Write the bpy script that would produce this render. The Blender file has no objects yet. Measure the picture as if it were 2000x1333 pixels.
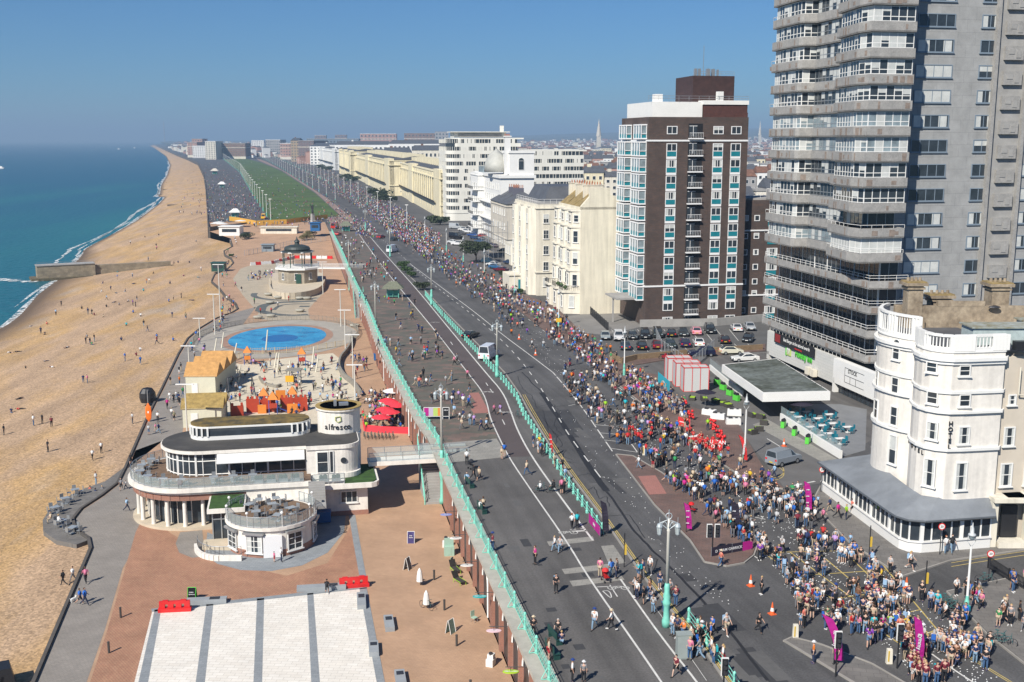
import bpy,bmesh,math,random
import numpy as np
from mathutils import Vector,Matrix
from mathutils.geometry import tessellate_polygon
rnd = random.Random(7)
PI = math.pi
S = bpy.context.scene
COL = S.collection
# ------------------------------------------------------------------ camera, sky, sun, exposure
CX,CY,F,HC,TH = 1000,666.5,2165.0,42.0,math.radians(10.3)
cam_d = bpy.data.cameras.new('camera'); cam = bpy.data.objects.new('camera',cam_d); COL.objects.link(cam)
cam.location = (0,0,HC); cam.rotation_euler = (PI/2 - TH,0,0)
cam_d.sensor_width = 36; cam_d.lens = 36*F/2000; cam_d.clip_start = 1; cam_d.clip_end = 90000
S.camera = cam
SUN_AZ,SUN_EL = 213.0,41.0          # where the sun stands, clockwise from +Y
w = bpy.data.worlds.new("World"); S.world = w; w.use_nodes = True
nt = w.node_tree; bg = nt.nodes['Background']
sky = nt.nodes.new('ShaderNodeTexSky'); sky.sky_type = 'NISHITA'; sky.sun_disc = False
sky.sun_elevation = math.radians(SUN_EL); sky.sun_rotation = math.radians(SUN_AZ)
sky.air_density = 1.0; sky.dust_density = 0.0; sky.ozone_density = 6.0; sky.altitude = 0
tint = nt.nodes.new('ShaderNodeMix'); tint.data_type = 'RGBA'; tint.blend_type = 'MULTIPLY'; tint.inputs[0].default_value = 1.0
tint.inputs[7].default_value = (.47,.80,1.12,1); nt.links.new(sky.outputs[0],tint.inputs[6]); nt.links.new(tint.outputs[2],bg.inputs[0]); bg.inputs[1].default_value = 0.056
sl = bpy.data.lights.new('sun','SUN'); sun = bpy.data.objects.new('sun',sl); COL.objects.link(sun)
sl.energy = 5.0; sl.angle = math.radians(0.53); sl.color = (1,.95,.87)
az,el = math.radians(SUN_AZ),math.radians(SUN_EL)
sd = Vector((math.sin(az)*math.cos(el),math.cos(az)*math.cos(el),math.sin(el)))
sun.rotation_euler = (-sd).to_track_quat('-Z','Y').to_euler()
S.view_settings.view_transform = 'Standard'; S.view_settings.look = 'None'
S.view_settings.exposure = 0.36; S.view_settings.gamma = 1.0
S.cycles.max_bounces = 6; S.cycles.diffuse_bounces = 2; S.cycles.glossy_bounces = 2; S.cycles.transmission_bounces = 4
S.cycles.transparent_max_bounces = 8; S.cycles.volume_bounces = 0; S.cycles.caustics_reflective = False

# ------------------------------------------------------------------ surveying helpers: picture point -> place on a level
def at(px,py,z=0.0):
 x = (px-CX)/F; y = (CY-py)/F
 dy = math.cos(TH)+y*math.sin(TH); dz = -math.sin(TH)+y*math.cos(TH)
 t = (z-HC)/dz
 return (x*t,dy*t)
def zat(X,Y,py):
 y = (CY-py)/F
 return HC+Y*(-math.sin(TH)+y*math.cos(TH))/(math.cos(TH)+y*math.sin(TH))
def proj(X,Y,Z):
 h = Z-HC; zc = Y*math.cos(TH)-h*math.sin(TH); yc = Y*math.sin(TH)+h*math.cos(TH)
 return CX+F*X/zc,CY-F*yc/zc
def sm(a,b,x):
 t = min(1,max(0,(x-a)/(b-a))); return t*t*(3-2*t)
ZR = 5.5
def zlow(Y): return ZR*sm(392,500,Y)        # the lower esplanade climbs to the level of the lawns
def atl(px,py,dz=0.0):                      # picture point -> place on the lower esplanade
 z = 0.0
 for _ in range(30):
  X,Y = at(px,py,z); z = .5*z+.5*zlow(Y)
 return (X,Y,z+dz)

# ------------------------------------------------------------------ materials
MATS = {}
def P(m): return m.node_tree.nodes['Principled BSDF']
def M(name,col,rough=.75,var=0.0,scale=.5,metal=0.0,bump=0.0,bscale=8.0,spec=None,col2=None,scale2=None,var2=0.0,streak=None,drip=0):
 if name in MATS: return MATS[name]
 m = bpy.data.materials.new(name); m.use_nodes = True; t = m.node_tree; b = P(m); n = t.nodes; l = t.links
 b.inputs['Roughness'].default_value = rough; b.inputs['Metallic'].default_value = metal
 if spec is not None: b.inputs['Specular IOR Level'].default_value = spec
 c = tuple(col)+(1,); b.inputs['Base Color'].default_value = c
 if var or col2:
  g = n.new('ShaderNodeNewGeometry'); no = n.new('ShaderNodeTexNoise'); no.inputs['Scale'].default_value = scale; no.inputs['Detail'].default_value = 6
  no.inputs['Roughness'].default_value = .65
  l.new(g.outputs['Position'],no.inputs['Vector'])
  r = n.new('ShaderNodeValToRGB'); r.color_ramp.elements[0].position = .33; r.color_ramp.elements[1].position = .67
  ca = tuple(x*(1-var) for x in col); cb = tuple(col2) if col2 else tuple(min(1,x*(1+var)) for x in col)
  r.color_ramp.elements[0].color = ca+(1,); r.color_ramp.elements[1].color = cb+(1,)
  l.new(no.outputs['Fac'],r.inputs[0]); out = r.outputs[0]
  if scale2:
   n2 = n.new('ShaderNodeTexNoise'); n2.inputs['Scale'].default_value = scale2; n2.inputs['Detail'].default_value = 3
   l.new(g.outputs['Position'],n2.inputs['Vector'])
   mr = n.new('ShaderNodeMapRange'); mr.inputs[1].default_value = .3; mr.inputs[2].default_value = .7; mr.inputs[3].default_value = 1-var2; mr.inputs[4].default_value = 1+var2
   l.new(n2.outputs['Fac'],mr.inputs[0])
   mx = n.new('ShaderNodeVectorMath'); mx.operation = 'SCALE'; l.new(out,mx.inputs[0]); l.new(mr.outputs[0],mx.inputs['Scale']); out = mx.outputs[0]
  if drip:
   mp = n.new('ShaderNodeMapping'); mp.inputs['Scale'].default_value = (1.6,1.6,.13); l.new(g.outputs['Position'],mp.inputs[0]); n6 = n.new('ShaderNodeTexNoise'); n6.inputs['Scale'].default_value = 1; n6.inputs['Detail'].default_value = 6; l.new(mp.outputs[0],n6.inputs['Vector'])
   m6 = n.new('ShaderNodeMapRange'); m6.inputs[1].default_value = .28; m6.inputs[2].default_value = .6; m6.inputs[3].default_value = 1-drip; m6.inputs[4].default_value = 1.02; l.new(n6.outputs['Fac'],m6.inputs[0])
   m7 = n.new('ShaderNodeVectorMath'); m7.operation = 'SCALE'; l.new(out,m7.inputs[0]); l.new(m6.outputs[0],m7.inputs['Scale']); out = m7.outputs[0]
  if streak is not None:
   mp = n.new('ShaderNodeMapping'); mp.vector_type = 'TEXTURE'; mp.inputs['Rotation'].default_value = (0,0,streak); mp.inputs['Scale'].default_value = (1,45,1); l.new(g.outputs['Position'],mp.inputs[0])
   n4 = n.new('ShaderNodeTexNoise'); n4.inputs['Scale'].default_value = .8; n4.inputs['Detail'].default_value = 5; l.new(mp.outputs[0],n4.inputs['Vector'])
   m4 = n.new('ShaderNodeMapRange'); m4.inputs[1].default_value = .3; m4.inputs[2].default_value = .7; m4.inputs[3].default_value = .8; m4.inputs[4].default_value = 1.22; l.new(n4.outputs['Fac'],m4.inputs[0])
   m5 = n.new('ShaderNodeVectorMath'); m5.operation = 'SCALE'; l.new(out,m5.inputs[0]); l.new(m4.outputs[0],m5.inputs['Scale']); out = m5.outputs[0]
  l.new(out,b.inputs['Base Color'])
 if bump:
  g = n.new('ShaderNodeNewGeometry'); n3 = n.new('ShaderNodeTexNoise'); n3.inputs['Scale'].default_value = bscale; n3.inputs['Detail'].default_value = 4
  l.new(g.outputs['Position'],n3.inputs['Vector']); bp = n.new('ShaderNodeBump'); bp.inputs['Strength'].default_value = bump
  bp.inputs['Distance'].default_value = .1
  l.new(n3.outputs['Fac'],bp.inputs['Height']); l.new(bp.outputs[0],b.inputs['Normal'])
 MATS[name] = m; return m
def MB_brick(name,c1,c2,mortar,bw,bh,rot=0.0,rough=.8,wall=False,ms=.012,patch=.18,pscale=.15,bias=0.0):
 """bricks or pavers; wall: laid on upright faces along the horizontal run, else flat on the ground"""
 m = bpy.data.materials.new(name); m.use_nodes = True; t = m.node_tree; b = P(m); n = t.nodes; l = t.links
 g = n.new('ShaderNodeNewGeometry'); br = n.new('ShaderNodeTexBrick')
 br.inputs['Color1'].default_value = c1+(1,); br.inputs['Color2'].default_value = c2+(1,); br.inputs['Mortar'].default_value = mortar+(1,)
 br.inputs['Scale'].default_value = 1; br.inputs['Brick Width'].default_value = bw; br.inputs['Row Height'].default_value = bh
 br.inputs['Mortar Size'].default_value = ms; br.inputs['Bias'].default_value = bias
 if wall:
  sx = n.new('ShaderNodeSeparateXYZ'); l.new(g.outputs['Position'],sx.inputs[0])
  ad = n.new('ShaderNodeMath'); ad.operation = 'ADD'; l.new(sx.outputs[0],ad.inputs[0]); l.new(sx.outputs[1],ad.inputs[1])
  cb = n.new('ShaderNodeCombineXYZ'); l.new(ad.outputs[0],cb.inputs[0]); l.new(sx.outputs[2],cb.inputs[1]); l.new(cb.outputs[0],br.inputs['Vector'])
 else:
  mp = n.new('ShaderNodeMapping'); mp.inputs['Rotation'].default_value = (0,0,rot); l.new(g.outputs['Position'],mp.inputs[0]); l.new(mp.outputs[0],br.inputs['Vector'])
 no = n.new('ShaderNodeTexNoise'); no.inputs['Scale'].default_value = pscale; no.inputs['Detail'].default_value = 8; no.inputs['Roughness'].default_value = .7
 l.new(g.outputs['Position'],no.inputs['Vector'])
 mr = n.new('ShaderNodeMapRange'); mr.inputs[1].default_value = .3; mr.inputs[2].default_value = .7; mr.inputs[3].default_value = 1-patch; mr.inputs[4].default_value = 1+patch
 l.new(no.outputs['Fac'],mr.inputs[0]); mx = n.new('ShaderNodeVectorMath'); mx.operation = 'SCALE'
 l.new(br.outputs['Color'],mx.inputs[0]); l.new(mr.outputs[0],mx.inputs['Scale']); l.new(mx.outputs[0],b.inputs['Base Color'])
 b.inputs['Roughness'].default_value = rough; MATS[name] = m; return m
def MO(name,rough=.8,var=.12):               # takes the object's own colour
 m = bpy.data.materials.new(name); m.use_nodes = True; t = m.node_tree
 o = t.nodes.new('ShaderNodeObjectInfo'); t.links.new(o.outputs['Color'],P(m).inputs['Base Color']); P(m).inputs['Roughness'].default_value = rough
 MATS[name] = m; return m
def MA(name,rough=.85):                       # takes the mesh's colour attribute
 m = bpy.data.materials.new(name); m.use_nodes = True; t = m.node_tree
 o = t.nodes.new('ShaderNodeAttribute'); o.attribute_name = 'Col'; t.links.new(o.outputs['Color'],P(m).inputs['Base Color']); P(m).inputs['Roughness'].default_value = rough
 MATS[name] = m; return m
UD = math.atan2(.195,.981)                    # the street runs along u, inland is v
U = Vector((-.195,.981)); V = Vector((.981,.195))

asphalt_up = M('promenade_asphalt',(.105,.099,.093),.9,.2,.12,scale2=6,var2=.18,streak=.2)
asphalt = M('road_asphalt',(.082,.080,.079),.88,.26,.10,scale2=6,var2=.2,streak=.24)
asphalt_far = M('street_asphalt',(.085,.085,.088),.9,.15,.05)
shingle = None
whitepaint = M('white_road_paint',(.62,.61,.57),.8,.15,1.2)
yellowpaint = M('yellow_road_paint',(.50,.38,.12),.8,.2,1.2)
WHITE = M('white_paint',(.78,.77,.73),.6,.04,.4)
RENDERW = M('white_render',(.78,.735,.66),.8,.07,.25,scale2=2.5,var2=.05,drip=.16)
OFFW = M('cream_render',(.73,.68,.56),.85,.06,.2,drip=.2)
CREAM = M('yellow_cream_render',(.76,.68,.47),.85,.07,.12,drip=.2)
BEIGE = M('beige_render',(.60,.55,.46),.85,.09,.3,drip=.22)
GLASS = M('window_glass',(.035,.045,.055),.08,.3,.6)
GLASSB = M('window_glass_pale',(.22,.27,.29),.12,.35,.6)
BLIND = M('window_blind',(.55,.56,.53),.5,.12,.9)
TURQ = M('seafront_green_paint',(.20,.58,.46),.5,.1,2)
BLACK = M('black_paint',(.018,.018,.02),.45)
DARK = M('dark_metal',(.05,.05,.055),.4,metal=.3)
STEEL = M('galvanised_steel',(.42,.44,.45),.4,metal=.6)
CONC = M('concrete',(.33,.32,.30),.9,.15,.5)
SLATE = M('slate',(.085,.09,.10),.6,.2,.5)
REDB = MB_brick('red_brick',(.36,.13,.075),(.28,.09,.05),(.30,.24,.2),.23,.075,wall=True)
BROWNB = MB_brick('brown_brick',(.078,.055,.046),(.125,.070,.050),(.05,.042,.038),.9,.16,wall=True,ms=.01,patch=.25,pscale=.5,bias=-.55)
TILE = M('old_roof_tile',(.17,.085,.055),.9,.25,.5)
TERRA = M('terracotta',(.42,.16,.08),.8,.1,2)
LICHEN = M('lichen_roof',(.26,.19,.08),.95,.4,.9)
FOL = M('foliage',(.045,.085,.025),.8,.5,.9)
FOLD = M('dark_foliage',(.035,.05,.022),.8,.4,.9)
TRUNK = M('bark',(.09,.065,.045),.9,.2,4)
TEAL = M('teal_panel',(.015,.20,.24),.35,.1,1)
REDP = M('red_plastic',(.62,.02,.02),.4,.1,1)
OBJC = MO('object_colour'); CARP = MO('car_paint',.25); SKINM = MO('skin_colour',.6); ATTR = MA('attribute_colour')
P(CARP).inputs['Coat Weight'].default_value = .5

# ------------------------------------------------------------------ mesh builder
class MB:
 def __init__(s): s.v = []; s.f = []; s.m = []
 def add(s,vs,fs,mi=0):
  o = len(s.v); s.v += [tuple(v) for v in vs]; s.f += [tuple(i+o for i in f) for f in fs]; s.m += [mi]*len(fs); return s
 def quad(s,a,b,c,d,mi=0): return s.add([a,b,c,d],[(0,1,2,3)],mi)
 def box(s,c,d,mi=0,rz=0.0,taper=1.0):
  x,y,z = d[0]/2,d[1]/2,d[2]/2; co,si = math.cos(rz),math.sin(rz); vs = []
  for k in (-1,1):
   t = taper if k > 0 else 1
   for i,j in ((-1,-1),(1,-1),(1,1),(-1,1)):
    a,b = i*x*t,j*y*t; vs.append((c[0]+a*co-b*si,c[1]+a*si+b*co,c[2]+k*z))
  return s.add(vs,[(3,2,1,0),(4,5,6,7),(0,1,5,4),(1,2,6,5),(2,3,7,6),(3,0,4,7)],mi)
 def prism(s,poly,z0,z1,mi=0,mtop=None,bottom=True,top=True,ins=0.0):
  n = len(poly); poly = [tuple(p[:2]) for p in poly]
  if sum(poly[i][0]*poly[(i+1) % n][1]-poly[(i+1) % n][0]*poly[i][1] for i in range(n)) < 0: poly = poly[::-1]
  vs = [(p[0],p[1],z0) for p in poly]+[(p[0],p[1],z1) for p in poly]
  s.add(vs,[(i,(i+1) % n,n+(i+1) % n,n+i) for i in range(n)],mi)
  tris = tessellate_polygon([[Vector((p[0],p[1],0)) for p in poly]])
  def up(t):
   a,b,c = [poly[i] for i in t]; return t if (b[0]-a[0])*(c[1]-a[1])-(b[1]-a[1])*(c[0]-a[0]) > 0 else t[::-1]
  tris = [up(tuple(t)) for t in tris]
  if top: s.add([(p[0],p[1],z1) for p in poly],tris,mi if mtop is None else mtop)
  if bottom: s.add([(p[0],p[1],z0) for p in poly],[t[::-1] for t in tris],mi)
  return s
 def tube(s,p0,p1,r0,r1=None,n=8,mi=0,caps=True):
  r1 = r0 if r1 is None else r1; p0 = Vector(p0); p1 = Vector(p1); d = (p1-p0)
  if d.length < 1e-6: return s
  d.normalize(); a = Vector((0,0,1)) if abs(d.z) < .9 else Vector((1,0,0)); x = d.cross(a).normalized(); y = d.cross(x)
  vs = []
  for p,r in ((p0,r0),(p1,r1)):
   for i in range(n):
    t = 2*PI*i/n; vs.append(p+x*(r*math.cos(t))+y*(r*math.sin(t)))
  fs = [(i,n+i,n+(i+1) % n,(i+1) % n) for i in range(n)]
  if caps: fs += [tuple(range(n)),tuple(range(2*n-1,n-1,-1))]
  return s.add(vs,fs,mi)
 def lathe(s,prof,c=(0,0,0),n=12,mi=0,sx=1,sy=1):
  vs = []; fs = []
  for r,z in prof:
   for i in range(n):
    t = 2*PI*i/n; vs.append((c[0]+r*sx*math.cos(t),c[1]+r*sy*math.sin(t),c[2]+z))
  for k in range(len(prof)-1):
   for i in range(n): fs.append((k*n+i,k*n+(i+1) % n,(k+1)*n+(i+1) % n,(k+1)*n+i))
  fs.append(tuple(range(n))[::-1]); fs.append(tuple(range((len(prof)-1)*n,len(prof)*n)))
  return s.add(vs,fs,mi)
 def ball(s,c,r,n=8,mi=0,sz=1):
  k = max(3,n//2)
  return s.lathe([(r*math.sin(PI*i/k)+1e-4,-r*sz*math.cos(PI*i/k)) for i in range(k+1)],c,n,mi)
 def arc_wall(s,pts,z0,z1,th,mi=0):
  """a wall of thickness th following a polyline (to its left)"""
  n = len(pts);
  for i in range(n-1):
   a = Vector(pts[i][:2]); b = Vector(pts[i+1][:2]); d = (b-a)
   if d.length < 1e-6: continue
   d.normalize(); nr = Vector((-d.y,d.x))*th
   q = [a,b,b+nr,a+nr]; vs = [(p.x,p.y,z0 if not callable(z0) else z0(p)) for p in q]+[(p.x,p.y,z1 if not callable(z1) else z1(p)) for p in q]
   s.add(vs,[(3,2,1,0),(4,5,6,7),(0,1,5,4),(1,2,6,5),(2,3,7,6),(3,0,4,7)],mi)
  return s
 def mesh(s,name,mats,smooth=False):
  me = bpy.data.meshes.new(name); me.from_pydata(s.v,[],s.f)
  for m in (mats if isinstance(mats,(list,tuple)) else [mats]): me.materials.append(m)
  if len(set(s.m)) > 1 or (s.m and s.m[0]): me.polygons.foreach_set('material_index',s.m)
  if smooth: me.polygons.foreach_set('use_smooth',[True]*len(me.polygons))
  me.update(); return me
 def build(s,name,mats,parent=None,loc=(0,0,0),rz=0.0,smooth=False):
  return put(name,s.mesh(name,mats,smooth),parent,loc,rz)
def put(name,me,parent=None,loc=(0,0,0),rz=0.0,color=None,scale=None):
 o = bpy.data.objects.new(name,me); COL.objects.link(o)
 if parent is not None: o.parent = parent
 o.location = loc; o.rotation_euler = (0,0,rz)
 if color: o.color = tuple(color)+(1,)
 if scale: o.scale = scale
 return o
def empty(name,label,cat,loc=(0,0,0),rz=0.0,group=None):
 o = put(name,None,None,loc,rz); o.empty_display_size = .3; return tag(o,label,cat,group)
def tag(o,label=None,cat=None,group=None,kind=None):
 if label: o['label'] = label
 if cat: o['category'] = cat
 if group: o['group'] = group
 if kind: o['kind'] = kind
 return o
def dup(o,loc=None,rz=None,label=None,group=None,parent=None,color=None):
 c = o.copy(); COL.objects.link(c)
 if parent is not None: c.parent = parent
 if loc is not None: c.location = loc
 if rz is not None: c.rotation_euler = (0,0,rz)
 if label: c['label'] = label
 if group: c['group'] = group
 if color: c.color = tuple(color)+(1,)
 for ch in list(o.children): dup(ch,parent=c)
 return c
def text(s,size,mat,parent=None,loc=(0,0,0),rot=(PI/2,0,0),name='lettering',ext=.02,align='CENTER',sx=1.0):
 if s[0] == '~':      # writing too small to read in the photograph: short strokes of the same size
  r_ = random.Random(len(s)*7+int(size*100)); mb = MB(); L_ = size*.5*(len(s)-1); x = -L_/2
  while x < L_/2: w_ = size*r_.uniform(.12,.35); mb.box((x+w_/2,size*r_.uniform(-.05,.05),0),(w_,size*r_.uniform(.35,.6),ext)); x += w_+size*.12
  o = mb.build('small_print',[mat],parent,loc); o.rotation_euler = rot; return o
 cu = bpy.data.curves.new(name,'FONT'); cu.body = s; cu.size = size; cu.extrude = ext; cu.align_x = align; cu.align_y = 'CENTER'; cu.offset = size*.012
 cu.resolution_u = 2; cu.materials.append(mat); tmp = bpy.data.objects.new(name,cu); me = bpy.data.meshes.new_from_object(tmp); bpy.data.objects.remove(tmp)
 o = bpy.data.objects.new(name,me); COL.objects.link(o); o.parent = parent; o.location = loc; o.rotation_euler = rot; o.scale = (sx,1,1); return o
def sheet(name,pix,z,mat,label=None,lower=False,kind='structure',cat=None,sub=0):
 """a level surface whose outline is surveyed from picture points"""
 pts = [atl(*p)[:2] if lower else at(p[0],p[1],ZR) for p in pix]
 mb = MB(); tris = tessellate_polygon([[Vector((p[0],p[1],0)) for p in pts]])
 def up(t):
  a,b,c = [pts[i] for i in t]; return t if (b[0]-a[0])*(c[1]-a[1])-(b[1]-a[1])*(c[0]-a[0]) > 0 else t[::-1]
 mb.add([(p[0],p[1],z) for p in pts],[up(tuple(t)) for t in tris])
 return tag(mb.build(name,mat),label,cat,kind=kind)
def lerpline(line,y):                          # x of a polyline given y (line sorted by y ascending)
 if y <= line[0][1]: a,b = line[0],line[1]
 elif y >= line[-1][1]: a,b = line[-2],line[-1]
 else:
  for i in range(len(line)-1):
   if line[i][1] <= y <= line[i+1][1]: a,b = line[i],line[i+1]; break
 t = (y-a[1])/((b[1]-a[1]) or 1e-9); return a[0]+(b[0]-a[0])*t
def resample(pts,step):
 out = [Vector(pts[0])];
 for a,b in zip(pts,pts[1:]):
  a = Vector(a); b = Vector(b); L = (b-a).length; k = max(1,int(round(L/step)))
  for i in range(1,k+1): out.append(a+(b-a)*(i/k))
 return out
def smoothline(pts,it=2):
 for _ in range(it):
  q = [pts[0]]
  for a,b in zip(pts,pts[1:]):
   q += [(a[0]*.75+b[0]*.25,a[1]*.75+b[1]*.25),(a[0]*.25+b[0]*.75,a[1]*.25+b[1]*.75)]
  pts = q+[pts[-1]]
 return pts
def stripe(mb,pix,wd,z,dash=None,gap=None,lower=False,mi=0):
 """painted line of width wd along picture points"""
 pts = [Vector(at(*p,0.0) if lower else at(*p,ZR)) for p in smoothline(list(pix),2)]
 if dash:
  r = resample(pts,.5); seg = []; d = 0; cur = []
  for a,b in zip(r,r[1:]):
   if d % (dash+gap) < dash: cur.append(a); last = b
   elif cur: seg.append(cur+[last]); cur = []
   d += (b-a).length
  if cur: seg.append(cur+[last])
 else: seg = [pts]
 for q in seg:
  if len(q) < 2: continue
  L = []; R = []
  for i,p in enumerate(q):
   d = (q[min(i+1,len(q)-1)]-q[max(i-1,0)]); d.normalize() if d.length else None; n = Vector((-d.y,d.x))*wd/2
   L.append(p+n); R.append(p-n)
  vs = [(p.x,p.y,z) for p in L]+[(p.x,p.y,z) for p in R]; k = len(q)
  mb.add(vs,[(i,k+i,k+i+1,i+1) for i in range(k-1)],mi)
def orient_up(me):
 pass
# ------------------------------------------------------------------ people
def skin(vs,es,rs,sub=1):
 me = bpy.data.meshes.new('t'); me.from_pydata([tuple(v) for v in vs],es,[]); o = bpy.data.objects.new('t',me); COL.objects.link(o)
 o.modifiers.new('s','SKIN'); sv = me.skin_vertices[0].data
 for i,r in enumerate(rs): sv[i].radius = (r[0],r[1]) if isinstance(r,tuple) else (r,r); sv[i].use_root = (i == 0)
 if sub: o.modifiers.new('u','SUBSURF').levels = sub
 dg = bpy.context.evaluated_depsgraph_get(); m2 = bpy.data.meshes.new_from_object(o.evaluated_get(dg)); bpy.data.objects.remove(o)
 mb = MB(); mb.add([tuple(v.co) for v in m2.vertices],[tuple(p.vertices) for p in m2.polygons]); bpy.data.meshes.remove(m2); return mb
V3 = Vector
def joints(pose):
 """joints of a standing figure facing -y, 1.72 m tall"""
 J = dict(pel=V3((0,0,.93)),spi=V3((0,0,1.14)),che=V3((0,0,1.34)),nec=V3((0,0,1.47)),hea=V3((0,-.01,1.61)))
 la,lk,aa,ab = {'stand': ((.03,-.03),(.05,.05),(.05,.0),(.15,.15)),'walk': ((.42,-.38),(.15,.5),(-.38,.38),(.3,.45)),'stride': ((-.34,.40),(.45,.12),(.35,-.35),(.4,.3)),'run': ((.65,-.45),(.5,1.2),(-.6,.55),(1.5,1.4)),'phone': ((0,.05),(.05,.05),(1.0,.9),(1.5,1.6)),'clap': ((.05,0),(.05,.05),(.5,.5),(1.3,1.3)),'hips': ((.05,-.05),(.05,.05),(-.2,.1),(1.1,.2)),'sit': ((1.45,1.4),(1.5,1.45),(.35,.3),(.7,.8)),'ground': ((1.35,1.25),(1.9,1.7),(.7,.5),(.5,.5)),'lie': ((.05,.1),(.1,.4),(.2,.3),(.3,.6))}[pose]
 for s_,a,k,r,q,n in ((-1,la[0],lk[0],aa[0],ab[0],'l'),(1,la[1],lk[1],aa[1],ab[1],'r')):
  h = V3((s_*.09,0,.90)); kn = h+V3((s_*.015,-math.sin(a)*.42,-math.cos(a)*.42)); b = a-k; an = kn+V3((0,-math.sin(b)*.42,-math.cos(b)*.42)); f = V3((s_*.02,-.14*math.cos(b),-.04-.14*math.sin(b)*-1*0))
  sh = V3((s_*.185,0,1.40)); el_ = sh+V3((s_*.06,-math.sin(r)*.28,-math.cos(r)*.28)); c = r+q; wr = el_+V3((-s_*(.02+.05*(q > 1)),-math.sin(c)*.25,-math.cos(c)*.25)); ha = wr+(wr-el_).normalized()*.07
  J.update({'h'+n: h,'k'+n: kn,'a'+n: an,'t'+n: an+f,'s'+n: sh,'e'+n: el_,'w'+n: wr,'d'+n: ha})
 low = min(J['al'].z,J['ar'].z)-.075
 if pose == 'sit': dz = .93-.54
 elif pose == 'ground': dz = .93-.13
 else: dz = low
 for k_ in J: J[k_] = J[k_]-V3((0,0,dz))
 if pose == 'lie':
  for k_ in J: v = J[k_]; J[k_] = V3((v.x,v.z-.85,.14-v.y))
 return J
def figure(pose):
 J = joints(pose); K = ['pel','spi','che','nec','hea']+[a+b for b in 'lr' for a in 'hkatsewd']; I = {k: i for i,k in enumerate(K)}
 R = dict(pel=(.145,.10),spi=(.125,.09),che=(.16,.10),nec=.05,hea=.05,h=.085,k=.058,a=.038,t=.035,s=.055,e=.04,w=.028,d=.030)
 E_ = [('pel','spi'),('spi','che'),('che','nec'),('nec','hea')]+[p for n in 'lr' for p in (('pel','h'+n),('h'+n,'k'+n),('k'+n,'a'+n),('a'+n,'t'+n),('che','s'+n),('s'+n,'e'+n),('e'+n,'w'+n),('w'+n,'d'+n))]
 rad = [R.get(k,R.get(k[0])) for k in K]; b = skin([J[k] for k in K],[(I[p],I[q]) for p,q in E_],rad); H_ = J['hea']; up = (J['hea']-J['nec']).normalized(); fw = V3((0,-1,0)) if pose != 'lie' else V3((0,0,1))
 b.ball((H_.x,H_.y,H_.z),.088,10,sz=1.2 if pose != 'lie' else 1.0); p = H_+fw*.10; b.tube(p-up*.02,p+fw*.02-up*.03,.016,.012,5); [b.ball(tuple(H_+V3((s_*.1,0,0))),.02,5) for s_ in (-1,1)]
 for n,s_ in (('l',-1),('r',1)):
  d = (J['d'+n]-J['w'+n]).normalized();
  for q in range(4): o = J['d'+n]+V3((0,(q-1.5)*.017,0)); b.tube(o,o+d*(.07-.008*abs(q-1.4))+V3((-s_*.012,0,0)),.009,.007,4)
  b.tube(J['w'+n]+d*.02,J['w'+n]+d*.06+fw*.035,.010,.008,4)
 top = skin([J[k] for k in ('pel','spi','che','sl','el','sr','er','nec')],[(0,1),(1,2),(2,3),(3,4),(2,5),(5,6),(2,7)],[(.15,.115),(.135,.105),(.17,.115),.07,.05,.07,.05,.05])
 def legs(f,r1,r2):
  m = lambda n: J['k'+n].lerp(J['a'+n],f) if f > 0 else J['h'+n].lerp(J['k'+n],1+f)
  L = [J['pel'],J['hl'],J['kl'],m('l'),J['hr'],J['kr'],m('r')] if f > 0 else [J['pel'],J['hl'],m('l'),J['hr'],m('r')]
  return skin(L,[(0,1),(1,2),(2,3),(0,4),(4,5),(5,6)] if f > 0 else [(0,1),(1,2),(0,3),(3,4)],[(.165,.12),.10,.075,r2,.10,.075,r2] if f > 0 else [(.165,.12),.105,r1,.105,r1])
 tr = legs(.93,.1,.055); so = legs(-.15,.092,.09); hair = MB(); bk = -fw; hc = H_+bk*.018+up*.022
 hair.ball(tuple(hc),.094,10,sz=1.12 if pose != 'lie' else 1); hl = MB(); hl.v = list(hair.v); hl.f = list(hair.f); hl.m = list(hair.m); hl.tube(H_+bk*.06,H_+bk*.12-up*.28,.09,.05,7); sh = MB()
 for n in 'lr': f_ = (J['t'+n]-J['a'+n]).normalized(); sh.tube(J['a'+n]-f_*.05-up*.02*(pose != 'lie'),J['t'+n]+f_*.05,.055,.045,6)
 bag = MB().box(tuple((J['che']+J['spi'])/2+bk*.2),(.3,.18,.4) if pose != 'lie' else (.3,.4,.18)); hat = MB().lathe([(.17,.0),(.11,.01),(.10,.09),(.02,.12)],tuple(H_+V3((0,0,.07))),10)
 return dict(body=b.mesh('person',[SKINM],True),top=top.mesh('top',[OBJC],True),trousers=tr.mesh('trousers',[OBJC],True),shorts=so.mesh('shorts',[OBJC],True),short=hair.mesh('hair',[OBJC],True),long=hl.mesh('hair',[OBJC],True),shoes=sh.mesh('shoes',[OBJC]),bag=bag.mesh('backpack',[OBJC]),hat=hat.mesh('hat',[OBJC]))
FIG = {p: figure(p) for p in ('stand','walk','stride','run','phone','clap','hips','sit','ground','lie')}
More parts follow.
